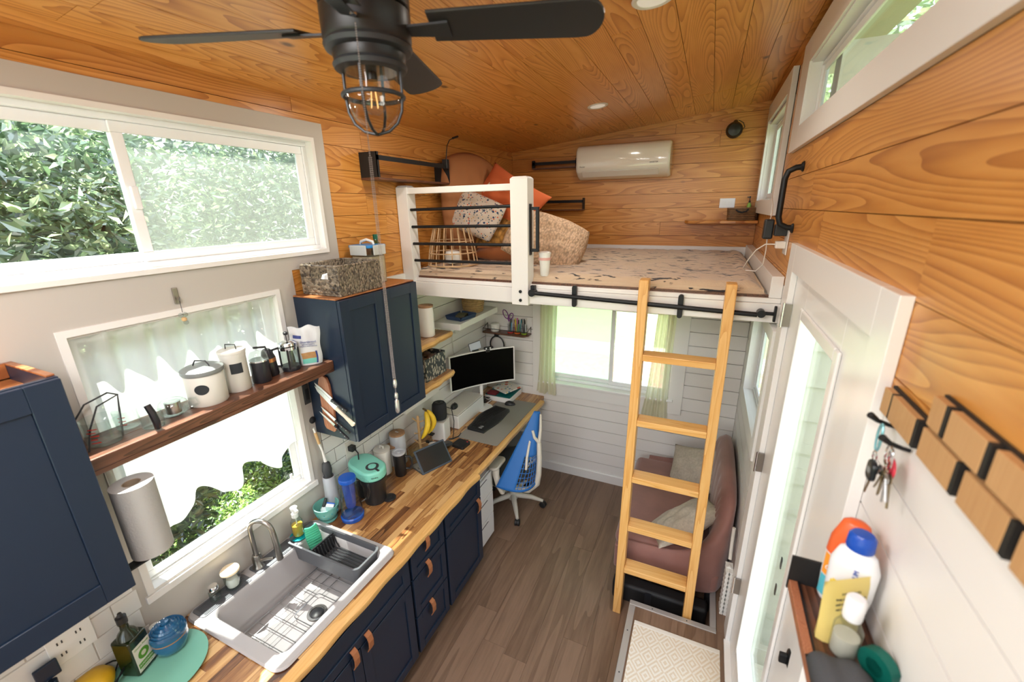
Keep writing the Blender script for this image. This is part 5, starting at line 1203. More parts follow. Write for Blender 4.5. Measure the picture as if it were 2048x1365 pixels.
for cx_, cz_, a_, b_ in ((-.038, .165, .024, .042), (.018, .150, .020, .030)):
    mk('finger_loop', B().tube([(cx_+a_*math.cos(t)+(.35*b_*math.sin(t) if cx_ < 0 else -.3*b_*math.sin(t))*-1, 0, cz_+b_*math.sin(t)) for t in [2*PI*i/20 for i in range(20)]], .0045, 6, True), 'pen_purple', sc, smooth=True, w=False)
mk('shank', B().bar((-.016, 0, .128), (.0, 0, .098), .006, .012, (1, 0, 0)), 'pen_purple', sc, w=False)
pens = [(.30, 'cyan', 'pen'), (.312, 'white', 'marker'), (.292, 'black', 'pen'), (.353, 'blue', 'pen'), (.362, 'yellow', 'marker'), (.372, 'magenta', 'pen'), (.382, 'green', 'marker'), (.391, 'teal2', 'pen'), (.345, 'red', 'pen'), (.428, 'black', 'pen'), (.437, 'white', 'pen'), (.446, 'black', 'marker'), (.455, 'white', 'marker')]
for i, (x, c, kd) in enumerate(pens):
    t = thing('pen', '%s %s standing in the %s pen cup on the far wall shelf' % ({'teal2': 'teal'}.get(c, c), kd+(' with a cap' if kd == 'marker' else ''), 'left' if x < .33 else 'middle' if x < .40 else 'right'), 'pen', (x, 3.527+random.uniform(-.014, .014), 1.450), group='pens on the wall shelf')
    h = random.uniform(.115, .145); r = .0042 if kd == 'pen' else .0052
    mk('barrel', B().lathe([(.002, 0), (r, .01), (r, h*.7), (r, h)], n=8), 'pen_'+c, t, w=False); mk('cap', B().lathe([(r+.0006, h*.72), (r+.0006, h+.004), (.0001, h+.005)], n=8), 'pen_'+('black' if i % 3 == 0 else c), t, w=False)
    t.rotation_euler = (R(random.uniform(-4, 4)), R(random.uniform(-7, 7)), 0)

# ------------------------------------------------------------------ upper cabinets
uc = thing('wall_cabinet', 'navy two door wall cabinet above the canisters', 'cabinet', (.16, 1.80, 1.38))
y0, y1, z0, z1 = 1.49, 2.112, 1.378, 2.16
b = B().box(.006, .30, y0, y0+.018, z0, z1).box(.006, .30, y1-.018, y1, z0, z1).box(.006, .30, y0+.018, y1-.018, z0, z0+.018).box(.006, .016, y0+.018, y1-.018, z0+.018, z1-.03).box(.282, .30, y0+.018, y1-.018, z0+.018, z1-.02)
mk('carcass', b, 'navy', uc)
mk('top_panel', B().box(.006, .2995, y0+.0005, y1-.0005, z1+.0002, z1+.008), 'cabtop', uc, bevel=.002)
shaker('door', y0+.002, 1.800, z0+.002, z1-.002, .3005, uc, rail_=.06); shaker('door', 1.803, y1-.002, z0+.002, z1-.002, .3005, uc, rail_=.06)
lc = thing('wall_cabinet', 'navy wall cabinet at the left edge beside the paper towels', 'cabinet', (.16, .2, 1.41))
y0, y1, z0, z1 = -.14, .478, 1.405, 2.15
b = B().box(.006, .30, y0, y0+.018, z0, z1).box(.006, .30, y1-.018, y1, z0, z1).box(.006, .30, y0+.018, y1-.018, z0, z0+.018).box(.282, .30, y0+.018, y1-.018, z0+.018, z1)
mk('carcass', b, 'navy', lc); mk('sunken_top', B().box(.006, .2815, y0+.0185, y1-.0185, z1-.06, z1-.045), 'cabtop', lc); mk('top_lip', B().box(.006, .282, y1-.018, y1-.0, z1+.0003, z1+.006).box(.006, .02, y0, y1-.018, z1-.04, z1+.006), 'cabtop', lc, bevel=.001)
shaker('door', y0+.002, y1-.002, z0+.002, z1-.002, .3005, lc, rail_=.075)
# knife rack on the side of the cabinet
kr = thing('cutting_board', 'walnut cutting board hung flat on the cabinet side behind the knives', 'cutting board', (.15, 1.485, 1.58))
mk('board', B().prism([(x, z) for x, z in [(.10, 1.70), (.115, 1.735), (.14, 1.748), (.165, 1.738), (.178, 1.70), (.185, 1.55), (.18, 1.43), (.165, 1.418), (.11, 1.428), (.098, 1.45)]], 1.4735, 1.4885, 'y'), 'cherry', kr, bevel=.003)
pm('blade', (.72, .73, .74), .22, metal=.9); pm('knife_black', (.02, .02, .025), .3); pm('cream_handle', (.72, .66, .54), .35)
KN = [((.078, 1.703), (.188, 1.62), (.287, 1.573), .030, 'knife_black', 'black handled chef knife, highest of the magnetic knives'),
      ((.078, 1.684), (.215, 1.577), (.329, 1.502), .036, 'cream_handle', 'cream handled chef knife, the largest of the magnetic knives'),
      ((.100, 1.566), (.195, 1.50), (.290, 1.447), .020, 'knife_black', 'black handled paring knife below the cream handled one'),
      ((.083, 1.535), (.185, 1.468), (.275, 1.408), .018, 'knife_black', 'black handled steak knife, lowest of the magnetic knives')]
for i, (a, m_, c, wd, hm, lb) in enumerate(KN):
    t = thing('knife', lb, 'knife', (m_[0], 1.46, m_[1])); a, m_, c = Vector(a), Vector(m_), Vector(c); d = (m_-a).normalized(); nn = Vector((-d.y, d.x)); yy = 1.4725-.001*i
    poly = [a, a+d*.03+nn*-wd*.45, m_-nn*wd*.55, m_+nn*wd*.45, a+d*.05+nn*wd*.30]
    mk('blade', B().prism([(p.x, p.y) for p in poly], yy-.003, yy-.001, 'y'), 'blade', t)
    h = c-m_; L_ = h.length
    poly = [m_-nn*wd*.30, m_+nn*wd*.42, m_+h*.5+nn*wd*.30, c+nn*wd*.34, c+d*.006, c-nn*wd*.5, m_+h*.5-nn*wd*.25]
    mk('handle', B().prism([(p.x, p.y) for p in poly], yy-.011, yy+.0, 'y'), hm, t, bevel=.004)
    for f_ in (.2, .5, .8):
        p = m_+h*f_; mk('rivet', B().lathe([(.0028, yy-.0112), (.0001, yy-.0124)], (p.x, 0, p.y), 8, 'y'), 'chrome', t)
# basket, container and bottle on the cabinet
def wicker(name, cols, axis_sc):
    m, n, b, out = nt(name); tc = n.nodes.new('ShaderNodeTexCoord'); mp = n.nodes.new('ShaderNodeMapping'); mp.inputs['Scale'].default_value = axis_sc
    v = n.nodes.new('ShaderNodeTexVoronoi'); v.inputs['Scale'].default_value = 1; n.links.new(tc.outputs['Object'], mp.inputs[0]); n.links.new(mp.outputs[0], v.inputs['Vector'])
    r = n.nodes.new('ShaderNodeValToRGB'); s = n.nodes.new('ShaderNodeSeparateColor'); n.links.new(v.outputs['Color'], s.inputs[0]); n.links.new(s.outputs[0], r.inputs[0])
    r.color_ramp.elements[0].color = (*cols[0], 1); r.color_ramp.elements[1].color = (*cols[1], 1); n.links.new(r.outputs[0], b.inputs['Base Color']); b.inputs['Roughness'].default_value = .55
    bp = n.nodes.new('ShaderNodeBump'); bp.inputs['Strength'].default_value = 1; bp.inputs['Distance'].default_value = .006; bp.invert = True; n.links.new(v.outputs['Distance'], bp.inputs['Height']); n.links.new(bp.outputs[0], b.inputs['Normal'])
wicker('seagrass_dark', ((.035, .025, .018), (.30, .24, .17)), (60, 130, 75))
wk2 = thing('woven_basket', 'dark seagrass basket with a handle slot on top of the navy cabinet', 'basket', (.165, 1.69, 2.1683))
bx0, bx1, by0, by1, bh = -.135, .125, -.155, .155, .145
b = B()
b.box(bx1-.012, bx1, by0, by1, 0, bh).box(bx0, bx0+.012, by0, by1, 0, bh).box(bx0+.012, bx1-.012, by1-.012, by1, 0, bh).box(bx0+.012, bx1-.012, by0+.0, by1-.012, 0, .012)
b.box(bx0+.012, bx1-.012, by0, by0+.012, .012, .085).box(bx0+.012, bx0+.07, by0, by0+.012, .085, bh).box(bx1-.07, bx1-.012, by0, by0+.012, .085, bh)
mk('body', b, 'seagrass_dark', wk2, w=False, bevel=.004)
mk('rim', B().tube([(x, y, bh+.004) for x, y in rrect(bx0+.005, bx1-.005, by0+.005, by1-.005, .015, 3)], .008, 6, True), 'seagrass_dark', wk2, smooth=True, w=False)
bg_ = single('storage_bag', B().lathe([(.0001, 0), (.05, .01), (.065, .04), (.05, .08), (.0001, .095)], n=18, sx=1.2), 'ceramic', 'crumpled white bag inside the dark seagrass basket', 'bag', smooth=True); bg_.location = (.15, 1.64, 2.182)
fc = thing('food_container', 'tall clear food container with a blue clip lid on the navy cabinet', 'container', (.11, 1.955, 2.1683))
pm('flour', (.66, .54, .36), .8); thin_glass('clear_plastic', (.86, .88, .88), refl=.2, haze=.15); pm('clip_blue', (.02, .22, .55), .35); pm('clip_white', (.66, .68, .66), .35, trans=.2)
mk('box', B().prism(rrect(-.075, .075, -.065, .065, .015), .0, .205, 'z'), 'clear_plastic', fc, w=False); mk('contents', B().prism(rrect(-.071, .071, -.061, .061, .013), .003, .155, 'z'), 'flour', fc, w=False)
mk('lid', B().prism(rrect(-.083, .083, -.073, .073, .018), .2055, .222, 'z'), 'clip_blue', fc, w=False, bevel=.004)
mk('clip', B().box(-.06, .06, -.082, -.0735, .165, .222), 'clip_white', fc, w=False, bevel=.004); mk('clip', B().box(.0835, .092, -.05, .05, .165, .222), 'clip_white', fc, w=False, bevel=.004)
mk('carry_handle', B().tube([(-.05, 0, .222), (-.045, 0, .238), (0, 0, .25), (.045, 0, .238), (.05, 0, .222)], [.006, .008, .008, .008, .006], 8), 'ceramic', fc, smooth=True, w=False)
wbt = thing('wine_bottle', 'dark green bottle with a green cap behind the food container', 'bottle', (.075, 2.072, 2.1683))
pm('green_glass', (.03, .05, .01), .08, coat=.5); pm('green_cap', (.0, .10, .05), .4)
mk('body', B().lathe([(.032, 0), (.036, .005), (.036, .17), (.030, .205), (.014, .232), (.013, .245)], n=28), 'green_glass', wbt, smooth=True, w=False); mk('cap', B().lathe([(.016, .243), (.016, .272), (.0001, .273)], n=20), 'green_cap', wbt, smooth=True, w=False)

# ------------------------------------------------------------------ kitchen wall shelf and its row of things
ks = thing('kitchen_shelf', 'dark walnut shelf spanning the curtained window', 'shelf', (.13, 1.0, 1.80))
SZ = 1.842
mk('front_board', B().box(.130, .225, .479, 1.4885, SZ-.042, SZ), 'walnut', ks, bevel=.004); mk('back_board', B().box(.018, .1285, .479, 1.4885, SZ-.042, SZ-.002), 'walnut', ks, bevel=.004)
mk('front_cleat', B().box(.205, .222, .479, 1.4885, SZ-.060, SZ-.0425), 'walnut', ks, bevel=.002)
c = thing('canister', 'wide cream enamel canister with a black lid and oval label', 'canister', (.125, .930, SZ), R(20))
mk('body', B().lathe([(.066, 0), (.069, .004), (.069, .128), (.067, .131)], n=40), 'enamel', c, smooth=True, w=False); mk('lid', B().lathe([(.072, .128), (.075, .134), (.074, .146), (.060, .154), (.0001, .156)], n=40), 'grey_lid', c, smooth=True, w=False)
mk('wire_handle', B().tube([(-.035, 0, .154), (-.032, 0, .162), (-.022, 0, .176), (.022, 0, .176), (.032, 0, .162), (.035, 0, .154)], .0028, 8), 'dark_grey', c, smooth=True, w=False)
def oval(u, v):
    t = 2*PI*u; a = R(-62)+.36*v*math.cos(t); return (.0700*math.cos(a), .0700*math.sin(a), .075+.021*v*math.sin(t))
mk('oval_label', B().grid(oval, 24, 4), 'chalk', c, smooth=True, w=False)
c = thing('canister', 'tall narrow cream enamel canister with a square black label', 'canister', (.120, 1.060, SZ), R(20))
mk('body', B().lathe([(.046, 0), (.049, .004), (.049, .150), (.051, .156), (.051, .170)], n=36), 'enamel', c, smooth=True, w=False); mk('lid', B().lathe([(.053, .170), (.054, .176), (.052, .182), (.0001, .186)], n=36), 'enamel', c, smooth=True, w=False)
mk('wire_handle', B().tube([(-.024, 0, .184), (-.022, 0, .204), (.022, 0, .204), (.024, 0, .184)], .0025, 8), 'dark_grey', c, smooth=True, w=False)
b = B().grid(lambda u, v: (.0497*math.cos(R(-72)+.95*u), .0497*math.sin(R(-72)+.95*u), .085+.045*v), 8, 1); mk('label_patch', b, 'chalk', c, w=False)
c = thing('milk_frother', 'black milk frother with a clear domed lid on the kitchen shelf', 'frother', (.135, 1.160, SZ))
mk('body', B().lathe([(.036, 0), (.039, .004), (.040, .095), (.040, .100)], n=32), 'knife_black', c, smooth=True, w=False); mk('band', B().lathe([(.041, .100), (.041, .106)], n=32), 'chrome', c, smooth=True, w=False)
mk('dome', B().lathe([(.039, .1065), (.038, .125), (.030, .140), (.012, .146), (.0001, .147)], n=32), 'clear_plastic', c, smooth=True, w=False)
c = thing('coffee_grinder', 'black and copper hand grinder leaning beside the frother', 'grinder', (.105, 1.232, SZ)); c.rotation_euler = (R(4), 0, 0)
mk('body', B().lathe([(.030, 0), (.032, .004), (.030, .09), (.022, .12), (.015, .13)], n=24), 'knife_black', c, smooth=True, w=False); pm('copper', (.55, .22, .09), .3, metal=.8)
mk('band', B().lathe([(.0315, .070), (.0312, .088)], n=24), 'copper', c, smooth=True, w=False); mk('crank', B().tube([(0, 0, .13), (0, 0, .142), (-.01, -.05, .155)], .005, 8), 'knife_black', c, smooth=True, w=False)
c = thing('french_press', 'chrome and glass french press at the cabinet end of the shelf', 'coffee press', (.130, 1.318, SZ))
mk('glass_body', B().shell([(.036, .012), (.038, .02), (.038, .125)], .002, n=28), 'jar_glass', c, smooth=True, w=False)
mk('frame_ring', B().lathe([(.040, .0), (.042, .012), (.040, .022)], n=28), 'knife_black', c, smooth=True, w=False); mk('collar', B().lathe([(.040, .105), (.041, .120), (.039, .121)], n=28), 'chrome', c, smooth=True, w=False)
for i in range(4):
    a = PI/4+i*PI/2; mk('frame_strut', B().bar((.041*math.cos(a), .041*math.sin(a), .012), (.041*math.cos(a), .041*math.sin(a), .11), .008, .004), 'knife_black', c, w=False)
mk('lid', B().lathe([(.041, .1255), (.040, .136), (.025, .145), (.0001, .147)], n=28), 'chrome', c, smooth=True, w=False); mk('plunger', B().lathe([(.002, .147), (.002, .175), (.010, .177), (.011, .188), (.0001, .194)], n=14), 'knife_black', c, smooth=True, w=False)
mk('handle', B().tube([(-.02, -.035, .118), (-.038, -.058, .112), (-.042, -.064, .07), (-.036, -.056, .03), (-.022, -.038, .025)], .006, 8), 'knife_black', c, smooth=True, w=False)
# bag of bread
pm('bag_white', (.62, .64, .66), .3, bump=.4, bscale=30); pm('print_blue', (.03, .05, .22), .5); pm('bread', (.45, .25, .10), .7, noise=.3, nscale=30); pm('bag_mint', (.15, .50, .42), .5)
c = thing('snack_bag', 'white plastic food bag with blue print against the navy cabinet', 'bag', (.150, 1.405, SZ), R(42))
def bag(sg):
    def f(u, v):
        a = 2*u-1; w_ = .062+.010*v; return (a*w_+.003*math.sin(v*9), sg*.028*(1-a*a)**.6*(1-.85*v**2)+.006*math.sin(a*7+v*6)*v, .002+.195*v+.006*math.sin(a*5)*v)
    return f
bb = B().grid(bag(1), 14, 14).grid(bag(-1), 14, 14); mk('bag', bb, 'bag_white', c, smooth=True, w=False, ang=180)
def onbag(name, u0, u1, v0, v1, mat): mk(name, B().grid(lambda u, v: tuple(p+q for p, q in zip(bag(-1)(u0+(u1-u0)*u, v0+(v1-v0)*v), (0, -.0012, 0))), 8, 8), mat, c, smooth=True, w=False)
onbag('printed_photo', .30, .80, .18, .34, 'bread'); onbag('printed_band', .30, .80, .05, .18, 'bag_mint'); onbag('printed_edge', .80, .86, .04, .36, 'print_blue'); onbag('printed_badge', .12, .38, .72, .80, 'print_blue')
for k, (t_, v) in enumerate((('Shortbread', .60), ('light and buttery', .545), ('baked in small batches', .50))):
    p = bag(-1)(.62, v); text(c, t_, .016 if k == 0 else .009, (p[0], p[1]-.004, p[2]), (R(90), 0, 0), 'print_blue', w=False)
# glass measuring cup, black holder, glass teapot
c = thing('measuring_cup', 'clear glass measuring cup with red markings at the left end of the shelf', 'measuring cup', (.13, .585, SZ))
mk('glass_body', B().shell([(.042, 0), (.047, .004), (.052, .085), (.053, .092)], .0025, n=32), 'jar_glass', c, smooth=True, w=False)
pm('red_print', (.65, .03, .02), .5)
for i in range(5): mk('red_mark', B().grid(lambda u, v, i=i: (.0515*math.cos(R(-60)+.5*u-(.12 if i % 2 else 0)), .0515*math.sin(R(-60)+.5*u-(.12 if i % 2 else 0)), .022+i*.012+.003*v), 6, 1), 'red_print', c, w=False)
mk('handle', B().tube([(-.02, -.045, .085), (-.04, -.075, .08), (-.042, -.078, .04), (-.02, -.045, .02)], .006, 8), 'jar_glass', c, smooth=True, w=False)
wr_ = thing('wire_holder', 'thin grey wire holder arching over the measuring cup', 'holder', (.09, .60, SZ))
mk('wire', B().tube([(.075, -.075, .002), (.06, -.05, .07), (.04, -.01, .13), (.03, .055, .145), (.035, .045, .09), (.045, .03, .002)], .003, 6), 'dark_grey', wr_, smooth=True, w=False)
mk('wire', B().tube([(-.05, -.075, .002), (-.05, -.05, .07), (-.05, -.01, .12), (-.04, .055, .14), (.03, .055, .145)], .003, 6), 'dark_grey', wr_, smooth=True, w=False)
c = thing('small_measuring_cup', 'small glass measuring cup with red print behind the wire holder', 'measuring cup', (.075, .675, SZ)); mk('glass_body', B().shell([(.030, 0), (.034, .004), (.037, .07)], .002, n=28), 'jar_glass', c, smooth=True, w=False)
for i in range(3): mk('red_mark', B().grid(lambda u, v, i=i: (.0362*math.cos(R(-60)+.6*u), .0362*math.sin(R(-60)+.6*u), .022+i*.014+.003*v), 5, 1), 'red_print', c, w=False)
c = thing('black_handle_jug', 'glass jug seen behind its upright curved black handle', 'jug', (.155, .715, SZ)); mk('handle', B().tube([(.045, -.01, .006), (.052, -.012, .035), (.050, -.016, .07), (.040, -.02, .10)], [.010, .012, .012, .011], 8), 'knife_black', c, smooth=True, w=False)
mk('glass_body', B().shell([(.030, 0), (.034, .003), (.034, .055)], .002, n=24), 'jar_glass', c, smooth=True, w=False)
c = thing('glass_teapot', 'round glass teapot with a glass lid in the middle of the shelf', 'teapot', (.125, .800, SZ))
mk('glass_body', B().shell([(.028, 0), (.044, .012), (.050, .032), (.046, .052), (.034, .062)], .002, n=32), 'jar_glass', c, smooth=True, w=False); mk('lid', B().lathe([(.036, .063), (.040, .066), (.030, .076), (.008, .080), (.009, .092), (.0001, .095)], n=28), 'jar_glass', c, smooth=True, w=False)
mk('handle', B().tube([(.02, .04, .05), (.035, .066, .048), (.038, .072, .025), (.024, .044, .015)], .005, 8), 'jar_glass', c, smooth=True, w=False); mk('infuser', B().lathe([(.024, .010), (.026, .055)], n=20), 'steel', c, smooth=True, w=False)
# hook and hanging ornament in front of the curtain
c = thing('hanging_ornament', 'little glass ornament hanging from a hook over the window', 'ornament', (.01, .965, 2.25))
mk('hook_plate', B().box(.0045, .010, .955, .975, 2.235, 2.30), 'nickel', c, bevel=.002); mk('hook', B().tube([(.010, .965, 2.26), (.024, .965, 2.25), (.028, .965, 2.262)], .003, 6), 'nickel', c, smooth=True)
mk('string', B().tube([(.024, .965, 2.25), (.024, .965, 2.20)], .001, 4), 'dark_grey', c)
for dy, z in ((-.008, 2.19), (.008, 2.19), (.0, 2.172), (.004, 2.158)): mk('bead', B().lathe([(.0001, -.010), (.008, -.006), (.010, 0), (.008, .006), (.0001, .010)], (.024, .965+dy, z), 14), 'clear_plastic' if dy else 'bamboo', c, smooth=True)
# curtain over the kitchen window
def curtain(name, label, fn, mat, nu, nv, loc, parts=None):
    t = thing(name, label, 'curtain', loc); mk('fabric', B().grid(fn, nu, nv), mat, t, smooth=True, ang=180); return t
def kcurt(u, v):
    y = .585+.845*u; zb_ = 1.36+.035*math.sin(u*PI*7)-.05*(u > .55)*(u-.55)+ .02*math.sin(u*23)+.16*max(0, .16-u)/.16; z = zb_+(2.195-zb_)*v
    x = -.012+.022*math.sin(u*PI*2*8+.6*math.sin(v*3))*(.35+.65*(1-v))+.008*math.sin(u*61+v*4)*(1-v)+.004*math.sin(u*90)
    return (x, y, z)
kc = curtain('curtain', 'sheer white café curtain with a wavy hem over the kitchen window', kcurt, 'sheer', 160, 24, (.0, 1.0, 2.19))
mk('curtain_rod', B().tube([(-.008, .602, 2.185), (-.008, 1.403, 2.185)], .006, 8), 'white_gloss', kc, smooth=True)
# curtains at the far window
def fcurt(xc, w_top, w_bot, seed, zbot, lean):
    def f(u, v):
        w_ = w_top*v+w_bot*(1-v)*(1-.25*math.sin(PI*v)); x = xc+lean*(1-v)+(u-.5)*w_
        y = YF-.055+.020*math.sin(u*PI*2*4+seed)+.006*math.sin(u*37+seed)
        return (x, y, zbot+.012*math.sin(u*13+seed)*(1-v)+(1.835-zbot)*v)
    return f
c = curtain('curtain', 'cream voile curtain at the left side of the far window', fcurt(.685, .16, .20, .3, .865, -.02), 'sheer_cream', 44, 20, (.66, 3.53, 1.8))
c = curtain('curtain', 'cream voile curtain at the right side of the far window, behind the ladder', fcurt(1.70, .14, .22, 1.9, .80, -.04), 'sheer_cream', 44, 20, (1.68, 3.53, 1.8))
c = thing('curtain_rod', 'thin white curtain rod above the far window', 'rod', (1.2, 3.52, 1.85)); mk('rod', B().tube([(.56, YF-.055, 1.845), (1.83, YF-.055, 1.845)], .007, 8), 'white_gloss', c, smooth=True)
for xx in (.57, 1.82): mk('bracket', B().box(xx-.008, xx+.008, YF-.06, YF-.0205, 1.838, 1.852), 'white_gloss', c)
# paper towel roll under the shelf end
pm('towel', (.42, .42, .41), .9, bump=.5, bscale=150); pm('cardboard', (.30, .23, .16), .8)
c = thing('paper_towel_roll', 'grey white paper towel roll standing upright by the left cabinet', 'paper towels', (.235, .575, 1.44))
mk('roll', B().lathe([(.060, 0), (.060, .275), (.026, .275), (.026, 0)], n=40), 'towel', c, smooth=True, w=False); mk('core', B().lathe([(.0258, .001), (.0258, .274), (.023, .274), (.023, .001)], n=28), 'cardboard', c, smooth=True, w=False)
c = thing('towel_holder', 'black spindle holder carrying the paper towel roll', 'holder', (.235, .575, 1.43)); mk('plate', B().box(-.02, .02, -.105, .03, -.012, -.004), 'black_metal', c, w=False, bevel=.002); mk('spindle', B().tube([(0, 0, -.004), (0, 0, .20)], .006, 8), 'black_metal', c, w=False, smooth=True); mk('side_arm', B().box(-.02, .02, -.109, -.105, -.012, .12), 'black_metal', c, w=False)

# ------------------------------------------------------------------ tiled splash backs
def tiles(name, label, y0, y1, z0, z1):
    t = struct(name, B().box(-.018, .001, y0, y1, z0, z1), 'grout', label=label)
    h, w_ = .0925, .150; k = 0; z = z0
    while z < z1-.01:
        p = y0-(w_/2 if k % 2 else 0)
        while p < y1-.004:
            a, c_ = max(p, y0), min(p+w_, y1)
            if c_-a > .012: mk('tile', B().box(.001, .0068, a+.0018, c_-.0018, z+.0018, min(z+h, z1)-.0018), 'tile_white', t, bevel=.0012, seg=1)
            p += w_
        z += h; k += 1
tiles('trim_22', 'white brick tiled splash back with dark grout under the right navy cabinet', 1.514, 2.115, cz(1.9)-.01, 1.377)
tiles('trim_23', 'white brick tiled splash back with dark grout in the lower left corner', -.12, .565, cz(.2)-.01, 1.404)
c = thing('wall_outlet', 'white outlet plate on the tiles behind the coffee maker', 'outlet', (.007, 1.70, 1.12)); mk('plate', B().box(.0072, .012, 1.665, 1.74, 1.09, 1.20), 'speckle', c, bevel=.002); mk('plug', B().box(.0122, .05, 1.68, 1.715, 1.14, 1.175), 'black_plastic', c, bevel=.004)
mk('cord', B().tube([(.05, 1.70, 1.155), (.085, 1.69, 1.14), (.09, 1.68, 1.05), (.06, 1.665, .93), (.07, 1.675, .87)], .004, 6), 'black_plastic', c, smooth=True)
c = thing('wall_outlet', 'double outlet plate on the tiles in the lower left corner', 'outlet', (.007, .36, 1.13)); mk('plate', B().box(.0072, .012, .30, .42, 1.07, 1.19), 'white_gloss', c, bevel=.002)
for dy in (.325, .375):
    for dz in (1.10, 1.15): mk('slot', B().box(.0122, .0128, dy, dy+.004, dz, dz+.012).box(.0122, .0128, dy+.012, dy+.016, dz, dz+.012), 'dark_grey', c)

# ------------------------------------------------------------------ lower left corner of the worktop
pm('plate_aqua', (.19, .45, .34), .35)
single('plate', B().lathe([(.0001, 0), (.10, .0), (.155, .010), (.160, .016), (.150, .014), (.10, .006), (.0001, .005)], n=48), 'plate_aqua', 'sea green round tray under the oil bottle and blue jars', 'plate', smooth=True).location = (.165, .50, cz(.5))
ob = thing('oil_bottle', 'square green glass oil bottle with a cream avocado label', 'bottle', (.085, .475, cz(.475)+.008), R(22))
pm('oil_green', (.010, .016, .004), .18, coat=.3); pm('label_cream', (.62, .60, .52), .6); pm('avocado', (.08, .24, .02), .6); pm('pit', (.55, .55, .40), .6)
mk('body', B().prism(rrect(-.038, .038, -.038, .038, .010), 0, .165, 'z'), 'oil_green', ob, w=False, bevel=.006)
mk('neck', B().lathe([(.034, .166), (.026, .185), (.014, .200), (.013, .225), (.016, .227), (.016, .232)], n=24), 'oil_green', ob, smooth=True, w=False); mk('cap', B().lathe([(.0165, .2325), (.0165, .258), (.010, .262), (.006, .275), (.0001, .277)], n=24), 'black_plastic', ob, smooth=True, w=False)
mk('label', B().box(.0382, .0390, -.034, .034, .015, .130), 'label_cream', ob, w=False)
mk('printed_avocado', B().lathe([(.022, .0391), (.022, .0394)], (0, 0, .082), 24, 'x', sy=1), 'avocado', ob, w=False); mk('printed_pit', B().lathe([(.010, .0395), (.010, .0397)], (0, 0, .082), 18, 'x'), 'pit', ob, w=False)
mk('printed_band', B().box(.0391, .0394, -.030, .030, .030, .052), 'avocado', ob, w=False)
text(ob, 'AVOCADO', .011, (.0396, 0, .041), (R(90), 0, R(90)), 'label_cream', w=False); text(ob, 'Chosen Foods', .010, (.0392, 0, .118), (R(90), 0, R(90)), 'avocado', w=False); text(ob, 'COOKING OIL', .007, (.0392, 0, .023), (R(90), 0, R(90)), 'avocado', w=False)
pm('blue_glaze', (.015, .10, .22), .12, coat=.5, noise=.3, nscale=20); pm('clay', (.45, .20, .08), .6)
for nm_, lb, x, y, z, r in (('lidded_jar', 'glossy blue ceramic butter jar with a terracotta line and spiral lid', .118, .575, cz(.575)+.013, .052),):
    c = thing(nm_, lb, 'jar', (x, y, z)); 
    mk('body', B().lathe([(.030, 0), (.044, .010), (.052, .04), (.050, .058)], n=36), 'blue_glaze', c, smooth=True, w=False); mk('clay_line', B().lathe([(.051, .058), (.052, .063)], n=36), 'clay', c, smooth=True, w=False)
    mk('lid', B().lathe([(.052, .0635), (.053, .082), (.049, .092), (.046, .090), (.043, .100), (.040, .097), (.035, .107), (.032, .104), (.026, .113), (.023, .110), (.016, .117), (.012, .114), (.011, .124), (.0001, .127)], n=36), 'blue_glaze', c, w=False, smooth=True, ang=25)
    c.scale = (1.18, 1.18, 1.1)
bj = thing('small_jar', 'dark brown jar behind the oil bottle on the sea green tray', 'jar', (.05, .565, cz(.55)+.013)); mk('body', B().lathe([(.020, 0), (.024, .006), (.024, .07), (.018, .08)], n=24), 'cherry', bj, smooth=True, w=False); mk('ring_top', B().lathe([(.019, .08), (.019, .088), (.0001, .089)], n=24), 'ceramic', bj, smooth=True, w=False)
pm('yellow_skin', (.72, .42, .02), .35, bump=.15, bscale=120)
fr_ = single('melon', B().lathe([(.0001, -.045), (.035, -.040), (.060, -.018), (.064, .005), (.052, .030), (.025, .043), (.0001, .045)], n=36, sx=1.0, sy=1.25), 'yellow_skin', 'smooth yellow melon at the bottom left of the worktop', 'fruit', smooth=True); fr_.location = (.055, .345, cz(.35)+.047); fr_.rotation_euler = (0, 0, R(30))
fbk = thing('wire_fruit_basket', 'black wire basket around the yellow melon', 'basket', (.055, .345, cz(.35)))
mk('base_ring', B().tube([(.05*math.cos(2*PI*i/20), .062*math.sin(2*PI*i/20), .004) for i in range(20)], .003, 6, True), 'black_metal', fbk, smooth=True, w=False)
mk('top_ring', B().tube([(.075*math.cos(2*PI*i/24) if math.cos(2*PI*i/24) > -.6 else -.046, .10*math.sin(2*PI*i/24), .055) for i in range(24)], .003, 6, True), 'black_metal', fbk, smooth=True, w=False)
for i in range(8):
    a = 2*PI*i/8+.2; mk('wire', B().tube([(.05*math.cos(a), .062*math.sin(a), .004), (max(.072*math.cos(a), -.046), .095*math.sin(a), .055)], .0025, 6), 'black_metal', fbk, smooth=True, w=False)
cu_ = thing('utensil_cup', 'dark cup of metal cutlery in the lower left corner', 'cup', (.045, .20, cz(.2))); mk('body', B().shell([(.030, 0), (.034, .004), (.036, .10)], .003, n=24), 'black_plastic', cu_, smooth=True, w=False)
for i in range(6):
    a = i*1.05; mk('utensil', B().bar((.012*math.cos(a), .012*math.sin(a), .01), (.028*math.cos(a), .028*math.sin(a), .155+.012*(i % 3)), .008, .002), 'copper' if i % 2 else 'steel', cu_, w=False)
kb_ = thing('dish_knife_block', 'dark navy handled spatula leaning on the lower left tiles', 'spatula', (.03, .27, cz(.27))); mk('handle', B().tube([(.035, 0, .004), (.012, .01, .17)], [.010, .013], 10), 'navy', kb_, smooth=True, w=False); mk('head', B().box(-.006, .006, -.02, .04, .171, .235), 'navy', kb_, w=False, bevel=.004)

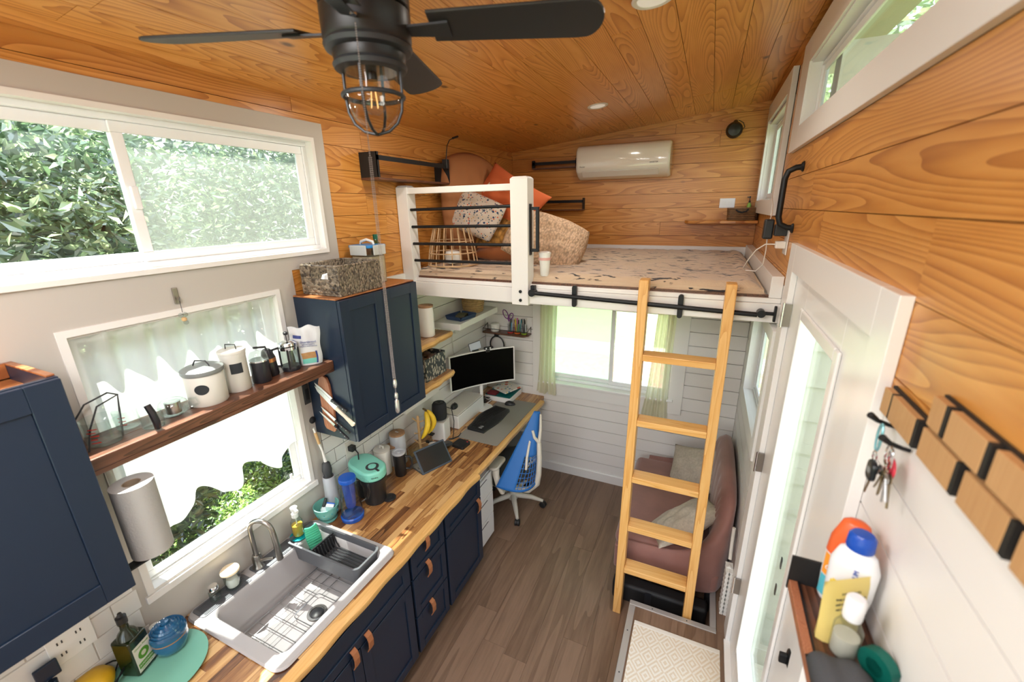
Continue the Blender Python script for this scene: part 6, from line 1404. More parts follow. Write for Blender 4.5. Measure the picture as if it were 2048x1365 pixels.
# ------------------------------------------------------------------ drawer unit and chair
dc = thing('drawer_unit', 'white three drawer unit under the desk beside the navy cabinets', 'drawer unit', (.30, 2.36, 0))
mk('body', B().box(.06, .565, 2.212, 2.52, .02, .635), 'white_gloss', dc, bevel=.002)
for z0, z1 in ((.445, .628), (.245, .438), (.045, .238)):
    d = mk('drawer', B().box(.5655, .583, 2.215, 2.517, z0, z1), 'white_gloss', dc, bevel=.003); mk('finger_slot', B().prism([(2.30, z1-.030), (2.43, z1-.030), (2.415, z1-.022), (2.315, z1-.022)], .5832, .5842, 'x'), 'dark_grey', d)
spots('terrazzo_box', (.55, .27, .15), [(.75, .62, .50), (.12, .05, .03)], (30, 26), (.22, .2))
bxx = thing('terracotta_box', 'terracotta patterned box on top of the white drawer unit', 'box', (.50, 2.25, .636)); mk('body', B().box(-.06, .055, -.035, .045, 0, .10), 'terrazzo_box', bxx, w=False, bevel=.003)
cht = thing('office_chair', 'blue backed office chair with cream frame tucked at the desk', 'chair', (.565, 2.93, 0))
pm('chair_cream', (.62, .58, .50), .4); pm('chair_blue', (.015, .13, .42), .5); pm('seat_grey', (.075, .078, .08), .85, bump=.3, bscale=400); pm('wheel_black', (.012, .012, .013), .5)
CX, CY = .565, 2.93
mk('hub', B().lathe([(.045, .07), (.05, .10), (.035, .13), (.028, .14), (.028, .36)], (CX, CY, 0), 24), 'chair_cream', cht, smooth=True)
for a in (-58, 14, 86, 158, 230):
    a = R(a); ex, ey = CX+.275*math.cos(a), CY+.275*math.sin(a)
    mk('base_leg', B().tube([(CX+.03*math.cos(a), CY+.03*math.sin(a), .105), (CX+.17*math.cos(a), CY+.17*math.sin(a), .095), (ex, ey, .066)], [.026, .021, .013], 10), 'chair_cream', cht, smooth=True)
    w_ = mk('caster', B().lathe([(.022, -.022), (.029, -.018), (.029, -.004), (.020, -.003), (.020, .003), (.029, .004), (.029, .018), (.022, .022)], (0, 0, .029), 20, 'x'), 'wheel_black', cht, smooth=True, w=False)
    w_.location = (ex-CX, ey-CY, 0); w_.rotation_euler = (0, 0, a+R(70))
SC = Vector((.545, 2.86))
def seat(sg):
    def f(u, v):
        a, c_ = 2*u-1, 2*v-1; k = (max(0, 1-abs(a)**4)*max(0, 1-abs(c_)**4))**.5; q = Vector((a*.23*(1-.1*c_*c_), c_*.235)); ang = R(-35)
        return (SC.x+q.x*math.cos(ang)-q.y*math.sin(ang), SC.y+q.x*math.sin(ang)+q.y*math.cos(ang), .445+sg*.035*k+.012*a*a)
    return f
mk('seat', B().grid(seat(1), 16, 16).grid(seat(-1), 16, 16), 'seat_grey', cht, smooth=True)
mk('under_seat', B().box(CX-.10, CX+.08, CY-.13, CY+.05, .352, .405), 'chair_cream', cht, bevel=.015)
BL, BM, BR, TT = Vector((.645, 2.452, .532)), Vector((.80, 2.535, .495)), Vector((.875, 2.80, .515)), Vector((.868, 2.755, 1.085))
def back(u, v):
    lo = (1-u)**2*BL+2*u*(1-u)*(BM+Vector((.05, -.02, -.01)))+u*u*BR
    tl, tr_ = TT+Vector((-.02, -.012, -.004)), TT+Vector((.018, .012, -.012)); hi = tl.lerp(tr_, u)
    e1 = lo.lerp(hi, v); bulge = math.sin(PI*u)*(.075*(1-v)**.8)+.03*math.sin(PI*v)*(.5-abs(u-.5))
    return tuple(e1+Vector((.86, -.5, 0))*bulge)
bs_ = B(); NU, NV = 26, 34; vs = [back(i/NU, j/NV) for j in range(NV+1) for i in range(NU+1)]; fs = []
for j in range(NV):
    for i in range(NU):
        inl = 7 <= i and i < NU-1 and 1 <= j < 15
        if not inl: fs.append((j*(NU+1)+i, j*(NU+1)+i+1, (j+1)*(NU+1)+i+1, (j+1)*(NU+1)+i))
mk('back_shell', bs_.add(vs, fs), 'chair_blue', cht, smooth=True, solid=.006)
lt = B()
for i in range(8, NU, 2): lt.tube([back(i/NU, j/NV) for j in range(1, 16, 2)], .0030, 5)
for j in range(2, 15, 2): lt.tube([back(i/NU, j/NV) for i in range(7, NU, 2)], .0028, 5)
la_ = mk('back_lattice', lt, 'chair_blue', cht, smooth=True); la_['kind'] = 'stuff'
sp1 = [(.70, 2.66, .40), (.84, 2.64, .43), (.905, 2.655, .50), (.925, 2.64, .60), (.925, 2.655, .72), (.91, 2.685, .85)]
mk('spine', B().tube(sp1, [.024, .024, .024, .022, .020, .018], 10), 'chair_cream', cht, smooth=True)
mk('spine_fork', B().tube([sp1[-1], (.91, 2.72, .95), (.895, 2.76, 1.055)], [.014, .011, .008], 8), 'chair_cream', cht, smooth=True); mk('spine_fork', B().tube([sp1[-1], (.88, 2.665, .90), (.862, 2.675, .95)], [.014, .012, .010], 8), 'chair_cream', cht, smooth=True)
mk('lumbar_frame', B().tube([(.86, 2.60, .70), (.855, 2.555, .68), (.85, 2.585, .76), (.85, 2.645, .87), (.875, 2.665, .80), (.88, 2.655, .70)], .010, 8, True), 'chair_cream', cht, smooth=True); mk('lumbar_brace', B().tube([(.865, 2.625, .70), (.855, 2.64, .84)], .006, 6), 'chair_cream', cht, smooth=True)
mk('arm_post', B().tube([(.62, 2.66, .42), (.66, 2.53, .44), (.645, 2.50, .52), (.625, 2.50, .60), (.615, 2.515, .645)], [.020, .024, .024, .026, .030], 10), 'chair_cream', cht, smooth=True)
mk('arm_pad', B().prism(rrect(.56, .645, 2.47, 2.66, .035), .648, .672, 'z'), 'chair_cream', cht, bevel=.008, smooth=True)
mk('arm_post', B().tube([(.60, 3.05, .42), (.62, 3.16, .45), (.60, 3.17, .55), (.58, 3.16, .64)], [.020, .022, .022, .024], 10), 'chair_cream', cht, smooth=True); mk('arm_pad', B().prism(rrect(.50, .62, 3.12, 3.20, .035), .643, .667, 'z'), 'chair_cream', cht, bevel=.008, smooth=True)
# stuff under the desk
ft = thing('file_crate', 'grey storage crate with a navy flap under the far end of the desk', 'crate', (.35, 3.25, 0)); pm('crate_grey', (.30, .31, .31), .6)
mk('body', B().box(.08, .52, 3.18, 3.52, .01, .42), 'crate_grey', ft, bevel=.006); mk('lid', B().box(.075, .525, 3.175, 3.525, .4205, .435), 'crate_grey', ft, bevel=.004); mk('flap', B().box(.5255, .535, 3.22, 3.36, .28, .425), 'navy_felt', ft)
dl = thing('desk_support', 'white steel leg frame under the far end of the desk', 'leg frame', (.4, 3.12, 0)); mk('upright', B().box(.36, .40, 3.09, 3.13, .0, cz(3.1)-TH), 'white_gloss', dl, bevel=.003); mk('foot', B().box(.1, .55, 3.085, 3.135, .0, .02), 'white_gloss', dl, bevel=.003); mk('brace', B().tube([(.38, 3.11, .5), (.55, 3.11, .75)], .008, 8), 'chrome', dl, smooth=True)

# ------------------------------------------------------------------ sofa
pm('velvet', (.285, .130, .105), .65, sheen=.35, noise=.14, nscale=9, bump=.05, bscale=60)
so = thing('sofa', 'dusty pink velvet loveseat with a channel tufted back', 'sofa', (1.92, 2.95, 0))
def cushion_box(x0, x1, y0, y1, z0, z1, r, n=10): pass
mk('seat_base', B().box(1.575, 2.23, 2.43, 3.50, .17, .33), 'velvet', so, bevel=.04, seg=4, smooth=True)
mk('seat_cushion', B().box(1.56, 2.16, 2.445, 3.485, .331, .435), 'velvet', so, bevel=.045, seg=5, smooth=True)
# back: swept along a path that turns the corners
path = []
def P3(x, y, h, nx, ny): path.append((Vector((x, y)), h, Vector((nx, ny)).normalized()))
K = 90
ctrl = [((1.61, 2.405), .415, (0, 1)), ((1.86, 2.405), .43, (0, 1)), ((2.02, 2.405), .47, (0, 1)), ((2.13, 2.415), .56, (-.15, 1)), ((2.215, 2.45), .68, (-.55, .8)), ((2.262, 2.53), .79, (-.9, .4)), ((2.272, 2.66), .86, (-1, .1)), ((2.272, 2.95), .89, (-1, 0)), ((2.272, 3.25), .88, (-1, 0)), ((2.262, 3.40), .84, (-.9, -.4)), ((2.205, 3.50), .74, (-.5, -.8)), ((2.10, 3.53), .60, (-.1, -1)), ((1.90, 3.535), .47, (0, -1)), ((1.66, 3.535), .44, (0, -1))]
def cr(p0, p1, p2, p3, t): return .5*((2*p1)+(-p0+p2)*t+(2*p0-5*p1+4*p2-p3)*t*t+(-p0+3*p1-3*p2+p3)*t**3)
def sample(s):
    n = len(ctrl)-1; f = min(s*n, n-1e-6); i = int(f); t = f-i; g = lambda k: ctrl[max(0, min(n, k))]
    def vec(idx): return [Vector(g(k)[idx]) if idx != 1 else g(k)[1] for k in (i-1, i, i+1, i+2)]
    return cr(*vec(0), t), cr(*vec(1), t), cr(*vec(2), t).normalized()
def backsec(u, v):
    p, h, nn = sample(v); zb = .17
    th = .10 if h > .6 else .055+.045*max(0, (h-.44)/.16); rib = .010*abs(math.sin(v*PI*26)) if h > .55 else .0
    prof = [(0.012, zb), (0, zb+.04), (0, h-.05), (.012, h-.015), (th*.45, h), (th*.9, h-.02), (th+rib, h-.07), (th+.012+rib, (h+.43)/2), (th+.02, .43), (th+.02, .32)]
    f = u*(len(prof)-1); i = min(int(f), len(prof)-2); t = f-i; a = prof[i][0]*(1-t)+prof[i+1][0]*t; z = prof[i][1]*(1-t)+prof[i+1][1]*t
    q = p+nn*a; return (min(q.x, 2.284), q.y, z)
mk('back', B().grid(backsec, 18, 220), 'velvet', so, smooth=True, ang=180)
mk('front_panel', B().box(1.565, 1.60, 2.44, 3.49, .15, .335), 'velvet', so, bevel=.012, smooth=True)
for x, y in ((1.62, 2.47), (1.62, 3.45), (2.18, 2.47), (2.18, 3.45)): mk('leg', B().lathe([(.018, 0), (.024, .17)], (x, y, 0), 14), 'black_matte', so, smooth=True)
pm('boucle', (.52, .45, .37), .95, bump=1, bscale=130, noise=.15, nscale=60)
pillow(.42, .36, .13, 'boucle', 'sofa_cushion', 'cream boucle cushion at the far end of the pink sofa', 'cushion', (2.02, 3.26, .555), (R(52), R(-20), R(-30)))
cu2 = pillow(.50, .36, .14, 'boucle', 'sofa_cushion', 'cream boucle cushion with dark tassels at the near end of the pink sofa', 'cushion', (1.985, 2.62, .535), (R(-24), R(-26), R(32)))
for k in range(5): t_ = mk('tassel', B().lathe([(.0001, 0), (.006, -.004), (.007, -.018), (.0001, -.024)], (.24-.004*k, -.10+.04*k, 0), 8), 'black_matte', None, smooth=True); t_.parent = cu2
bb2 = thing('storage_tote', 'black storage tote pushed under the pink sofa', 'tote', (1.85, 2.36, 0))
b = B().box(1.585, 2.175, 2.315, 2.415, .002, .145); mk('body', b, 'black_matte', bb2, bevel=.02, smooth=True); mk('side_strap', B().box(1.80, 1.84, 2.311, 2.3145, .01, .14), 'knife_black', bb2)
# ribbed white folded stool between sofa and door
rd = thing('folded_rack', 'white ribbed folding panel standing between the sofa and the door', 'folding rack', (2.262, 2.36, .12))
for dx in (0, .021):
    b = B(); rows = []
    for i in range(41):
        z = HP+.002+.33*i/40; w_ = .0075+.0028*math.sin(i*1.6); rows += [(2.248+dx-w_, 2.315, z), (2.248+dx+w_, 2.315, z), (2.248+dx+w_, 2.40, z), (2.248+dx-w_, 2.40, z)]
    fs = [(i*4+k, i*4+(k+1) % 4, (i+1)*4+(k+1) % 4, (i+1)*4+k) for i in range(40) for k in range(4)]+[(0, 1, 2, 3), (163, 162, 161, 160)]
    mk('ribbed_panel', b.add(rows, fs), 'ceramic', rd, smooth=True, ang=60)
mk('fold', B().tube([(2.248, 2.357, .485), (2.2585, 2.357, .50), (2.269, 2.357, .485)], .012, 8), 'ceramic', rd, smooth=True); mk('rod', B().tube([(2.258, 2.39, .52), (2.262, 2.45, .60), (2.262, 2.46, .70)], .010, 8), 'speckle', rd, smooth=True)
# rug on the landing
def rugmat():
    m, n, b, out = nt('rug'); tc = n.nodes.new('ShaderNodeTexCoord'); s = n.nodes.new('ShaderNodeSeparateXYZ'); n.links.new(tc.outputs['Object'], s.inputs[0])
    fx = M(n, 'ABSOLUTE', M(n, 'SUBTRACT', M(n, 'FRACT', M(n, 'MULTIPLY', s.outputs[0], 11)), .5)); fy = M(n, 'ABSOLUTE', M(n, 'SUBTRACT', M(n, 'FRACT', M(n, 'MULTIPLY', s.outputs[1], 9)), .5))
    d = M(n, 'FRACT', M(n, 'MULTIPLY', M(n, 'ADD', fx, fy), 4.0)); li = M(n, 'GREATER_THAN', d, .5)
    ns = n.nodes.new('ShaderNodeTexNoise'); ns.inputs['Scale'].default_value = 160; n.links.new(tc.outputs['Object'], ns.inputs[0])
    f = M(n, 'MULTIPLY_ADD', ns.outputs[0], .6, M(n, 'MULTIPLY', li, .5)); r = n.nodes.new('ShaderNodeValToRGB'); r.color_ramp.elements[0].position = .25; r.color_ramp.elements[0].color = (.66, .55, .40, 1); r.color_ramp.elements[1].position = .75; r.color_ramp.elements[1].color = (.76, .71, .62, 1)
    n.links.new(f, r.inputs[0]); n.links.new(r.outputs[0], b.inputs['Base Color']); b.inputs['Roughness'].default_value = .95
    bp = n.nodes.new('ShaderNodeBump'); bp.inputs['Strength'].default_value = .6; bp.inputs['Distance'].default_value = .004; n.links.new(f, bp.inputs['Height']); n.links.new(bp.outputs[0], b.inputs['Normal'])
rugmat(); pm('hem', (.72, .68, .60), .9, bump=.4)
rg_ = thing('entry_rug', 'cream diamond patterned entrance rug on the raised landing', 'rug', (2.01, 1.7, HP))
mk('woven_field', B().box(1.77, 2.24, .9, 2.035, HP+.0005, HP+.009), 'rug', rg_, bevel=.002); mk('hem', B().box(1.77, 2.24, 2.0352, 2.062, HP+.0005, HP+.011), 'hem', rg_, bevel=.003)

# ------------------------------------------------------------------ right wall near the camera
wsf = thing('entry_shelf', 'brown wooden shelf in a black metal frame below the keys', 'shelf', (2.23, .65, 1.79))
mk('board', B().box(2.185, 2.2885, .32, .897, 1.782, 1.797), 'walnut', wsf, bevel=.002); mk('front_strip', B().box(2.166, 2.1815, .32, .897, 1.779, 1.800), 'cherry', wsf, bevel=.001); mk('seam_rail', B().box(2.1818, 2.1848, .32, .90, 1.778, 1.8015), 'black_metal', wsf)
mk('end_plate', B().box(2.164, 2.2885, .8975, .903, 1.775, 1.860), 'black_matte', wsf); mk('end_plate', B().box(2.164, 2.2885, .312, .318, 1.775, 1.860), 'black_matte', wsf)
pm('sun_orange', (.72, .12, .03), .35); pm('label_orange', (.80, .30, .03), .5); pm('label_aqua', (.08, .42, .52), .5); pm('sun_white', (.78, .79, .82), .3); pm('cap_blue', (.01, .07, .42), .25); pm('label_yellow', (.80, .60, .05), .5); pm('bag_yellow', (.74, .60, .20), .45)
def flat_bottle(t, prof, mat, name, depth=.5, n=32, w=False):
    return mk(name, B().lathe(prof, n=n, sx=1.0, sy=depth), mat, t, smooth=True, w=w)
def wrap(t, name, r, a0, a1, z0, z1, mat, depth=.55):
    return mk(name, B().grid(lambda u, v: (r*1.02*math.cos(a0+(a1-a0)*u), depth*r*1.05*math.sin(a0+(a1-a0)*u), z0+(z1-z0)*v), 10, 2), mat, t, smooth=True, w=False)
sA = thing('sunscreen_bottle', 'white sunscreen bottle with an orange red top and orange and aqua label', 'bottle', (2.245, .874, 1.7975), R(-20)); sA.scale = (.98, 1.12, 1.22)
flat_bottle(sA, [(.030, 0), (.034, .006), (.036, .05), (.036, .095)], 'sun_white', 'body', .55); flat_bottle(sA, [(.0362, .0955), (.034, .125), (.022, .158), (.014, .163), (.0001, .164)], 'sun_orange', 'cap', .6)
wrap(sA, 'orange_label', .036, R(-158), R(-60), .052, .093, 'label_orange'); wrap(sA, 'aqua_label', .036, R(-158), R(-60), .012, .050, 'label_aqua'); text(sA, 'Coppertone', .012, (.0, -.0215, .072), (R(90), 0, 0), 'sun_white', w=False)
sB = thing('sunscreen_bottle', 'white lotion bottle with a blue cap at its shoulder and orange foot band', 'bottle', (2.243, .832, 1.7975), R(-20)); sB.scale = (1.1, 1.1, 1.15)
flat_bottle(sB, [(.022, 0), (.026, .003), (.027, .016)], 'cap_blue', 'foot', .7); flat_bottle(sB, [(.0275, .0165), (.030, .035)], 'label_orange', 'orange_band', .7); flat_bottle(sB, [(.0302, .0352), (.033, .06), (.034, .115), (.026, .140), (.016, .148)], 'sun_white', 'body', .65); flat_bottle(sB, [(.019, .1485), (.020, .152), (.019, .172), (.015, .177), (.0001, .178)], 'cap_blue', 'cap', .9)
wrap(sB, 'yellow_label', .032, R(-150), R(-110), .05, .085, 'label_yellow', .66); wrap(sB, 'green_label', .031, R(-172), R(-152), .036, .062, 'green_bottle', .68); text(sB, 'SUN BUM', .010, (.004, -.0232, .10), (R(90), R(-90), 0), 'cap_blue', w=False)
sC = thing('snack_pouch', 'yellow foil pouch with small black print on the entry shelf', 'pouch', (2.225, .787, 1.7975), R(30))
def pch(sg):
    def f(u, v):
        a = 2*u-1; return (a*(.040+.010*v), sg*.018*(1-a*a)**.5*(1-v)+.0, .001+.135*v)
    return f
mk('pouch', B().grid(pch(1), 12, 12).grid(pch(-1), 12, 12), 'bag_yellow', sC, smooth=True, w=False)
for k, t_ in enumerate(('INGREDIENTS', 'keep in a cool dry place', 'and reseal after opening', 'net weight on the front')): text(sC, t_, .006, (.006, -.004-.0016*k, .105-.010*k), (R(84), 0, 0), 'chalk', w=False)
sD = thing('spray_bottle', 'small clear spray bottle with a white cap in front of the yellow pouch', 'bottle', (2.228, .752, 1.7975), R(20))
mk('body', B().lathe([(.017, 0), (.021, .004), (.022, .06), (.014, .078), (.012, .084)], n=24), 'clear_plastic', sD, smooth=True, w=False); mk('liquid', B().lathe([(.016, .002), (.019, .006), (.0195, .045), (.0001, .046)], n=20), 'label_cream', sD, smooth=True, w=False); mk('cap', B().lathe([(.014, .0845), (.015, .09), (.015, .125), (.012, .129), (.0001, .130)], n=24), 'sun_white', sD, smooth=True, w=False)
pm('tape_green', (.0, .10, .075), .5)
sE = thing('tape_roll', 'dark green roll of tape standing behind the spray bottle', 'tape', (2.268, .722, 1.7975), 0); mk('roll', B().lathe([(.036, -.012), (.036, .012), (.018, .012), (.018, -.012)], (0, 0, .036), 30, 'x'), 'tape_green', sE, w=False, smooth=True); sE.rotation_euler = (0, 0, R(35)); sE.scale = (.8, .8, .8)
pm('felt_grey', (.06, .063, .07), .9, bump=.6, bscale=300)
sF = single('grey_pouch', B().grid(lambda u, v: (2.168+.090*u, .555+.165*v, 1.80+.050*(math.sin(PI*min(1, max(0, v*1.0)))**.35)*(math.sin(PI*u)**.3)+.004*math.sin(u*12)), 18, 18), 'felt_grey', 'dark grey felt pouch at the near end of the entry shelf', 'pouch', smooth=True, solid=.004, loc=(2.22, .58, 1.80))
# wood block key rack
kr_ = thing('key_rack', 'wooden block key rack with black backing on the right wall', 'rack', (2.28, .75, 2.24))
pm('block_side', (.015, .013, .012), .6)
mk('backing', B().box(2.283, 2.2885, .40, .985, 2.183, 2.240).box(2.283, 2.2885, .40, .812, 2.2402, 2.295), 'block_side', kr_)
for y0, y1 in ((.950, .984), (.843, .942), (.711, .813), (.589, .686), (.46, .566)):
    mk('wood_block', B().box(2.2705, 2.2828, y0, y1, 2.186, 2.236), 'tile_wood', kr_, bevel=.001); mk('block_edge', B().box(2.2712, 2.2826, y0-.010, y0-.0004, 2.186, 2.236), 'block_side', kr_)
for y0, y1 in ((.772, .810), (.665, .756), (.560, .645), (.44, .545)):
    mk('wood_block', B().box(2.2705, 2.2828, y0, y1, 2.243, 2.292), 'tile_wood', kr_, bevel=.001); mk('block_edge', B().box(2.2712, 2.2826, y0-.010, y0-.0004, 2.243, 2.292), 'block_side', kr_)
for y, z in ((.938, 2.180), (.868, 2.170)):
    mk('hook', B().tube([(2.286, y, z-.006), (2.275, y, z-.004), (2.255, y-.004, z+.004), (2.240, y-.010, z+.016)], [.004, .004, .0045, .0065], 8), 'black_metal', kr_, smooth=True)
pm('ice_blue', (.25, .55, .62), .3, metal=.5); pm('fob_black', (.012, .016, .02), .3); pm('fob_red', (.62, .04, .07), .5); pm('brass_old', (.30, .24, .14), .35, metal=.9)
ca = thing('carabiner', 'light blue carabiner hanging on the far key hook', 'carabiner', (2.262, .934, 2.15))
mk('loop', B().tube([(2.262+.006*math.cos(t)*0, .928+.010*math.cos(t), 2.152+.028*math.sin(t)) for t in [2*PI*i/20 for i in range(20)]], .0022, 6, True), 'ice_blue', ca, smooth=True); mk('gate', B().tube([(2.262, .920, 2.168), (2.2615, .919, 2.140)], .0025, 6), 'ice_blue', ca)
kf = thing('car_key', 'black car key fob hanging below the blue carabiner', 'key', (2.255, .895, 2.11))
mk('fob', B().prism(rrect(.868, .898, 2.085, 2.125, .012), 2.243, 2.252, 'x'), 'fob_black', kf, bevel=.003); mk('ring', B().tube([(2.250, .893+.009*math.cos(t), 2.130+.010*math.sin(t)) for t in [2*PI*i/16 for i in range(16)]], .0012, 5, True), 'chrome', kf, smooth=True); mk('blade', B().bar((2.248, .882, 2.086), (2.250, .896, 2.052), .002, .007), 'brass_old', kf)
mk('toyota_style_button', B().prism(rrect(.876, .890, 2.100, 2.112, .005), 2.2422, 2.2429, 'x'), 'grey_lid', kf).name = 'button'
rt_ = thing('key_tag', 'round coral red key tag behind the black fob', 'key tag', (2.262, .86, 2.125)); mk('disc', B().lathe([(.020, -.002), (.020, .002)], (2.264, .862, 2.128), 24, 'x'), 'fob_red', rt_, bevel=.001)
kn = thing('key_bunch', 'bunch of old brass and steel keys on the near hook', 'keys', (2.258, .858, 2.12))
mk('ring', B().tube([(2.256, .860+.011*math.cos(t), 2.152+.020*math.sin(t)) for t in [2*PI*i/18 for i in range(18)]], .0014, 5, True), 'chrome', kn, smooth=True)
mk('ring', B().tube([(2.256, .850+.009*math.cos(t), 2.148+.022*math.sin(t)) for t in [2*PI*i/18 for i in range(18)]], .0014, 5, True), 'chrome', kn, smooth=True)
random.seed(11)
for i in range(7):
    a = R(-90+(-34+11*i)); o_ = Vector((2.256+.003*(i % 3)-.003, .856-.002*i, 2.132)); d = Vector((0, -math.cos(a), math.sin(a)))
    q = o_+d*.016; e_ = o_+d*(.055+.006*(i % 3))
    k_ = mk('key', B().lathe([(.0095, -.0009), (.0095, .0009)], (q.x, q.y, q.z), 16, 'x').bar(q, e_, .0018, .006, (1, 0, 0) if False else d.orthogonal()), 'brass_old' if i % 2 else 'steel', kn)
# ------------------------------------------------------------------ ceiling fan
FC = Vector((1.128, .943))
fan = thing('ceiling_fan', 'black ceiling fan with a caged glass light', 'fan', (FC.x, FC.y, 3.0))
pm('fan_black', (.014, .013, .013), .38, metal=.3); pm('fan_grey', (.04, .042, .046), .45, metal=.5); pm('blade_black', (.016, .0155, .0155), .42)
def ax(prof, name, mat, n=40, parent=fan): return mk(name, B().lathe(prof, (FC.x, FC.y, 0), n), mat, parent, smooth=True)
ax([(.060, 3.235), (.060, 3.19), (.03, 3.175), (.03, 3.14)], 'canopy', 'fan_black'); ax([(.07, 3.14), (.098, 3.125), (.104, 3.10), (.104, 3.035), (.098, 3.03)], 'motor', 'fan_black')
ax([(.080, 3.0295), (.104, 3.026), (.103, 2.965), (.100, 2.960)], 'switch_housing', 'fan_black'); ax([(.1005, 2.9595), (.104, 2.954), (.100, 2.945), (.088, 2.941)], 'lower_ring', 'fan_grey'); ax([(.086, 2.9405), (.085, 2.928), (.083, 2.921)], 'collar', 'fan_black'); ax([(.084, 2.9205), (.088, 2.914), (.084, 2.905), (.072, 2.903)], 'collar_ring', 'fan_grey')
thin_glass('globe_glass', (.95, .95, .93), refl=.35)
mk('globe', B().lathe([(.062, 2.9025), (.062, 2.845), (.060, 2.822), (.050, 2.798), (.030, 2.780), (.0001, 2.774)], (FC.x, FC.y, 0), 36), 'globe_glass', fan, smooth=True)
for i in range(4):
    a = R(20+90*i); c_, s_ = math.cos(a), math.sin(a)
    mk('cage_rib', B().tube([(FC.x+r*c_, FC.y+r*s_, z) for r, z in ((.072, 2.903), (.072, 2.85), (.068, 2.815), (.055, 2.789), (.032, 2.771), (.0, 2.764))], .0038, 8), 'fan_black', fan, smooth=True)
mk('cage_ring', B().tube([(FC.x+.0725*math.cos(t), FC.y+.0725*math.sin(t), 2.850) for t in [2*PI*i/36 for i in range(36)]], .0055, 8, True), 'fan_grey', fan, smooth=True)
bu = mk('bulb', B().lathe([(.012, 2.885), (.014, 2.875), (.026, 2.852), (.029, 2.838), (.024, 2.82), (.012, 2.810), (.0001, 2.808)], (FC.x, FC.y, 0), 24), 'globe_glass', fan, smooth=True)
pm('filament', (.9, .5, .2), .5, emit=(1, .55, .2), es=1.2); mk('bulb_base', B().lathe([(.013, 2.903), (.013, 2.8855)], (FC.x, FC.y, 0), 16), 'fan_black', fan, smooth=True)
for k in range(4): a = k*PI/2; mk('filament', B().tube([(FC.x+.006*math.cos(a), FC.y+.006*math.sin(a), 2.87), (FC.x+.011*math.cos(a), FC.y+.011*math.sin(a), 2.825)], .0009, 5), 'filament', bu)
for i in range(4):
    a = R(20+90*i); c_, s_ = math.cos(a), math.sin(a); pit = R(-13); zb_ = 2.988
    def bp(r, t): return (FC.x+r*c_-t*math.cos(pit)*s_, FC.y+r*s_+t*math.cos(pit)*c_, zb_+t*math.sin(pit))
    ir = mk('blade_iron', B().add([bp(.10, -.018), bp(.20, -.026), bp(.20, .026), bp(.10, .018)]+[(x, y, z-.005) for x, y, z in (bp(.10, -.018), bp(.20, -.026), bp(.20, .026), bp(.10, .018))], [(0, 1, 2, 3), (7, 6, 5, 4), (0, 4, 5, 1), (1, 5, 6, 2), (2, 6, 7, 3), (3, 7, 4, 0)]), 'fan_grey', fan)
    outl = [(.155, -.052), (.50, -.064)]+[(.515+.045*math.cos(t), .064*math.sin(t)) for t in [R(-75)+i_*R(150)/10 for i_ in range(11)]]+[(.50, .064), (.155, .052)]
    top_ = [bp(r, t) for r, t in outl]; n = len(top_)
    mk('blade', B().add([(x, y, z+.001) for x, y, z in top_]+[(x, y, z+.008) for x, y, z in top_], [tuple(reversed(range(n))), tuple(range(n, 2*n))]+[(i_, (i_+1) % n, n+(i_+1) % n, n+i_) for i_ in range(n)]), 'blade_black', fan, bevel=.002)
pc = thing('pull_chain', 'long silver pull chain hanging from the ceiling fan', 'chain', (1.20, .82, 2.97))
mk('boss', B().lathe([(.007, 0), (.007, .004), (.0001, .006)], (0, 0, 0), 14), 'chrome', pc, w=False)
cx0, cy0 = 1.196, .828
bc = B(); z = 2.958; i = 0
while z > 2.145:
    for dx in ((0,) if z > 2.70 else (-.0028, .0028)): bc.lathe([(.0001, -.0021), (.0019, 0), (.0001, .0021)], (cx0+dx, cy0, z), 6)
    z -= .0046
ch_ = mk('bead_strand', bc, 'steel', pc, smooth=True); ch_['kind'] = 'stuff'
mk('connector', B().lathe([(.003, 2.145), (.005, 2.138), (.005, 2.128), (.003, 2.12)], (cx0, cy0, 0), 10), 'chrome', pc, smooth=True); mk('connector', B().lathe([(.003, 2.105), (.0045, 2.10), (.0045, 2.092), (.003, 2.086)], (cx0, cy0, 0), 10), 'chrome', pc, smooth=True); mk('fob', B().lathe([(.002, 2.086), (.0055, 2.08), (.0055, 2.05), (.003, 2.045)], (cx0, cy0, 0), 12), 'steel', pc, smooth=True); mk('thread', B().tube([(cx0, cy0, 2.14), (cx0, cy0, 2.086)], .001, 5), 'steel', pc)

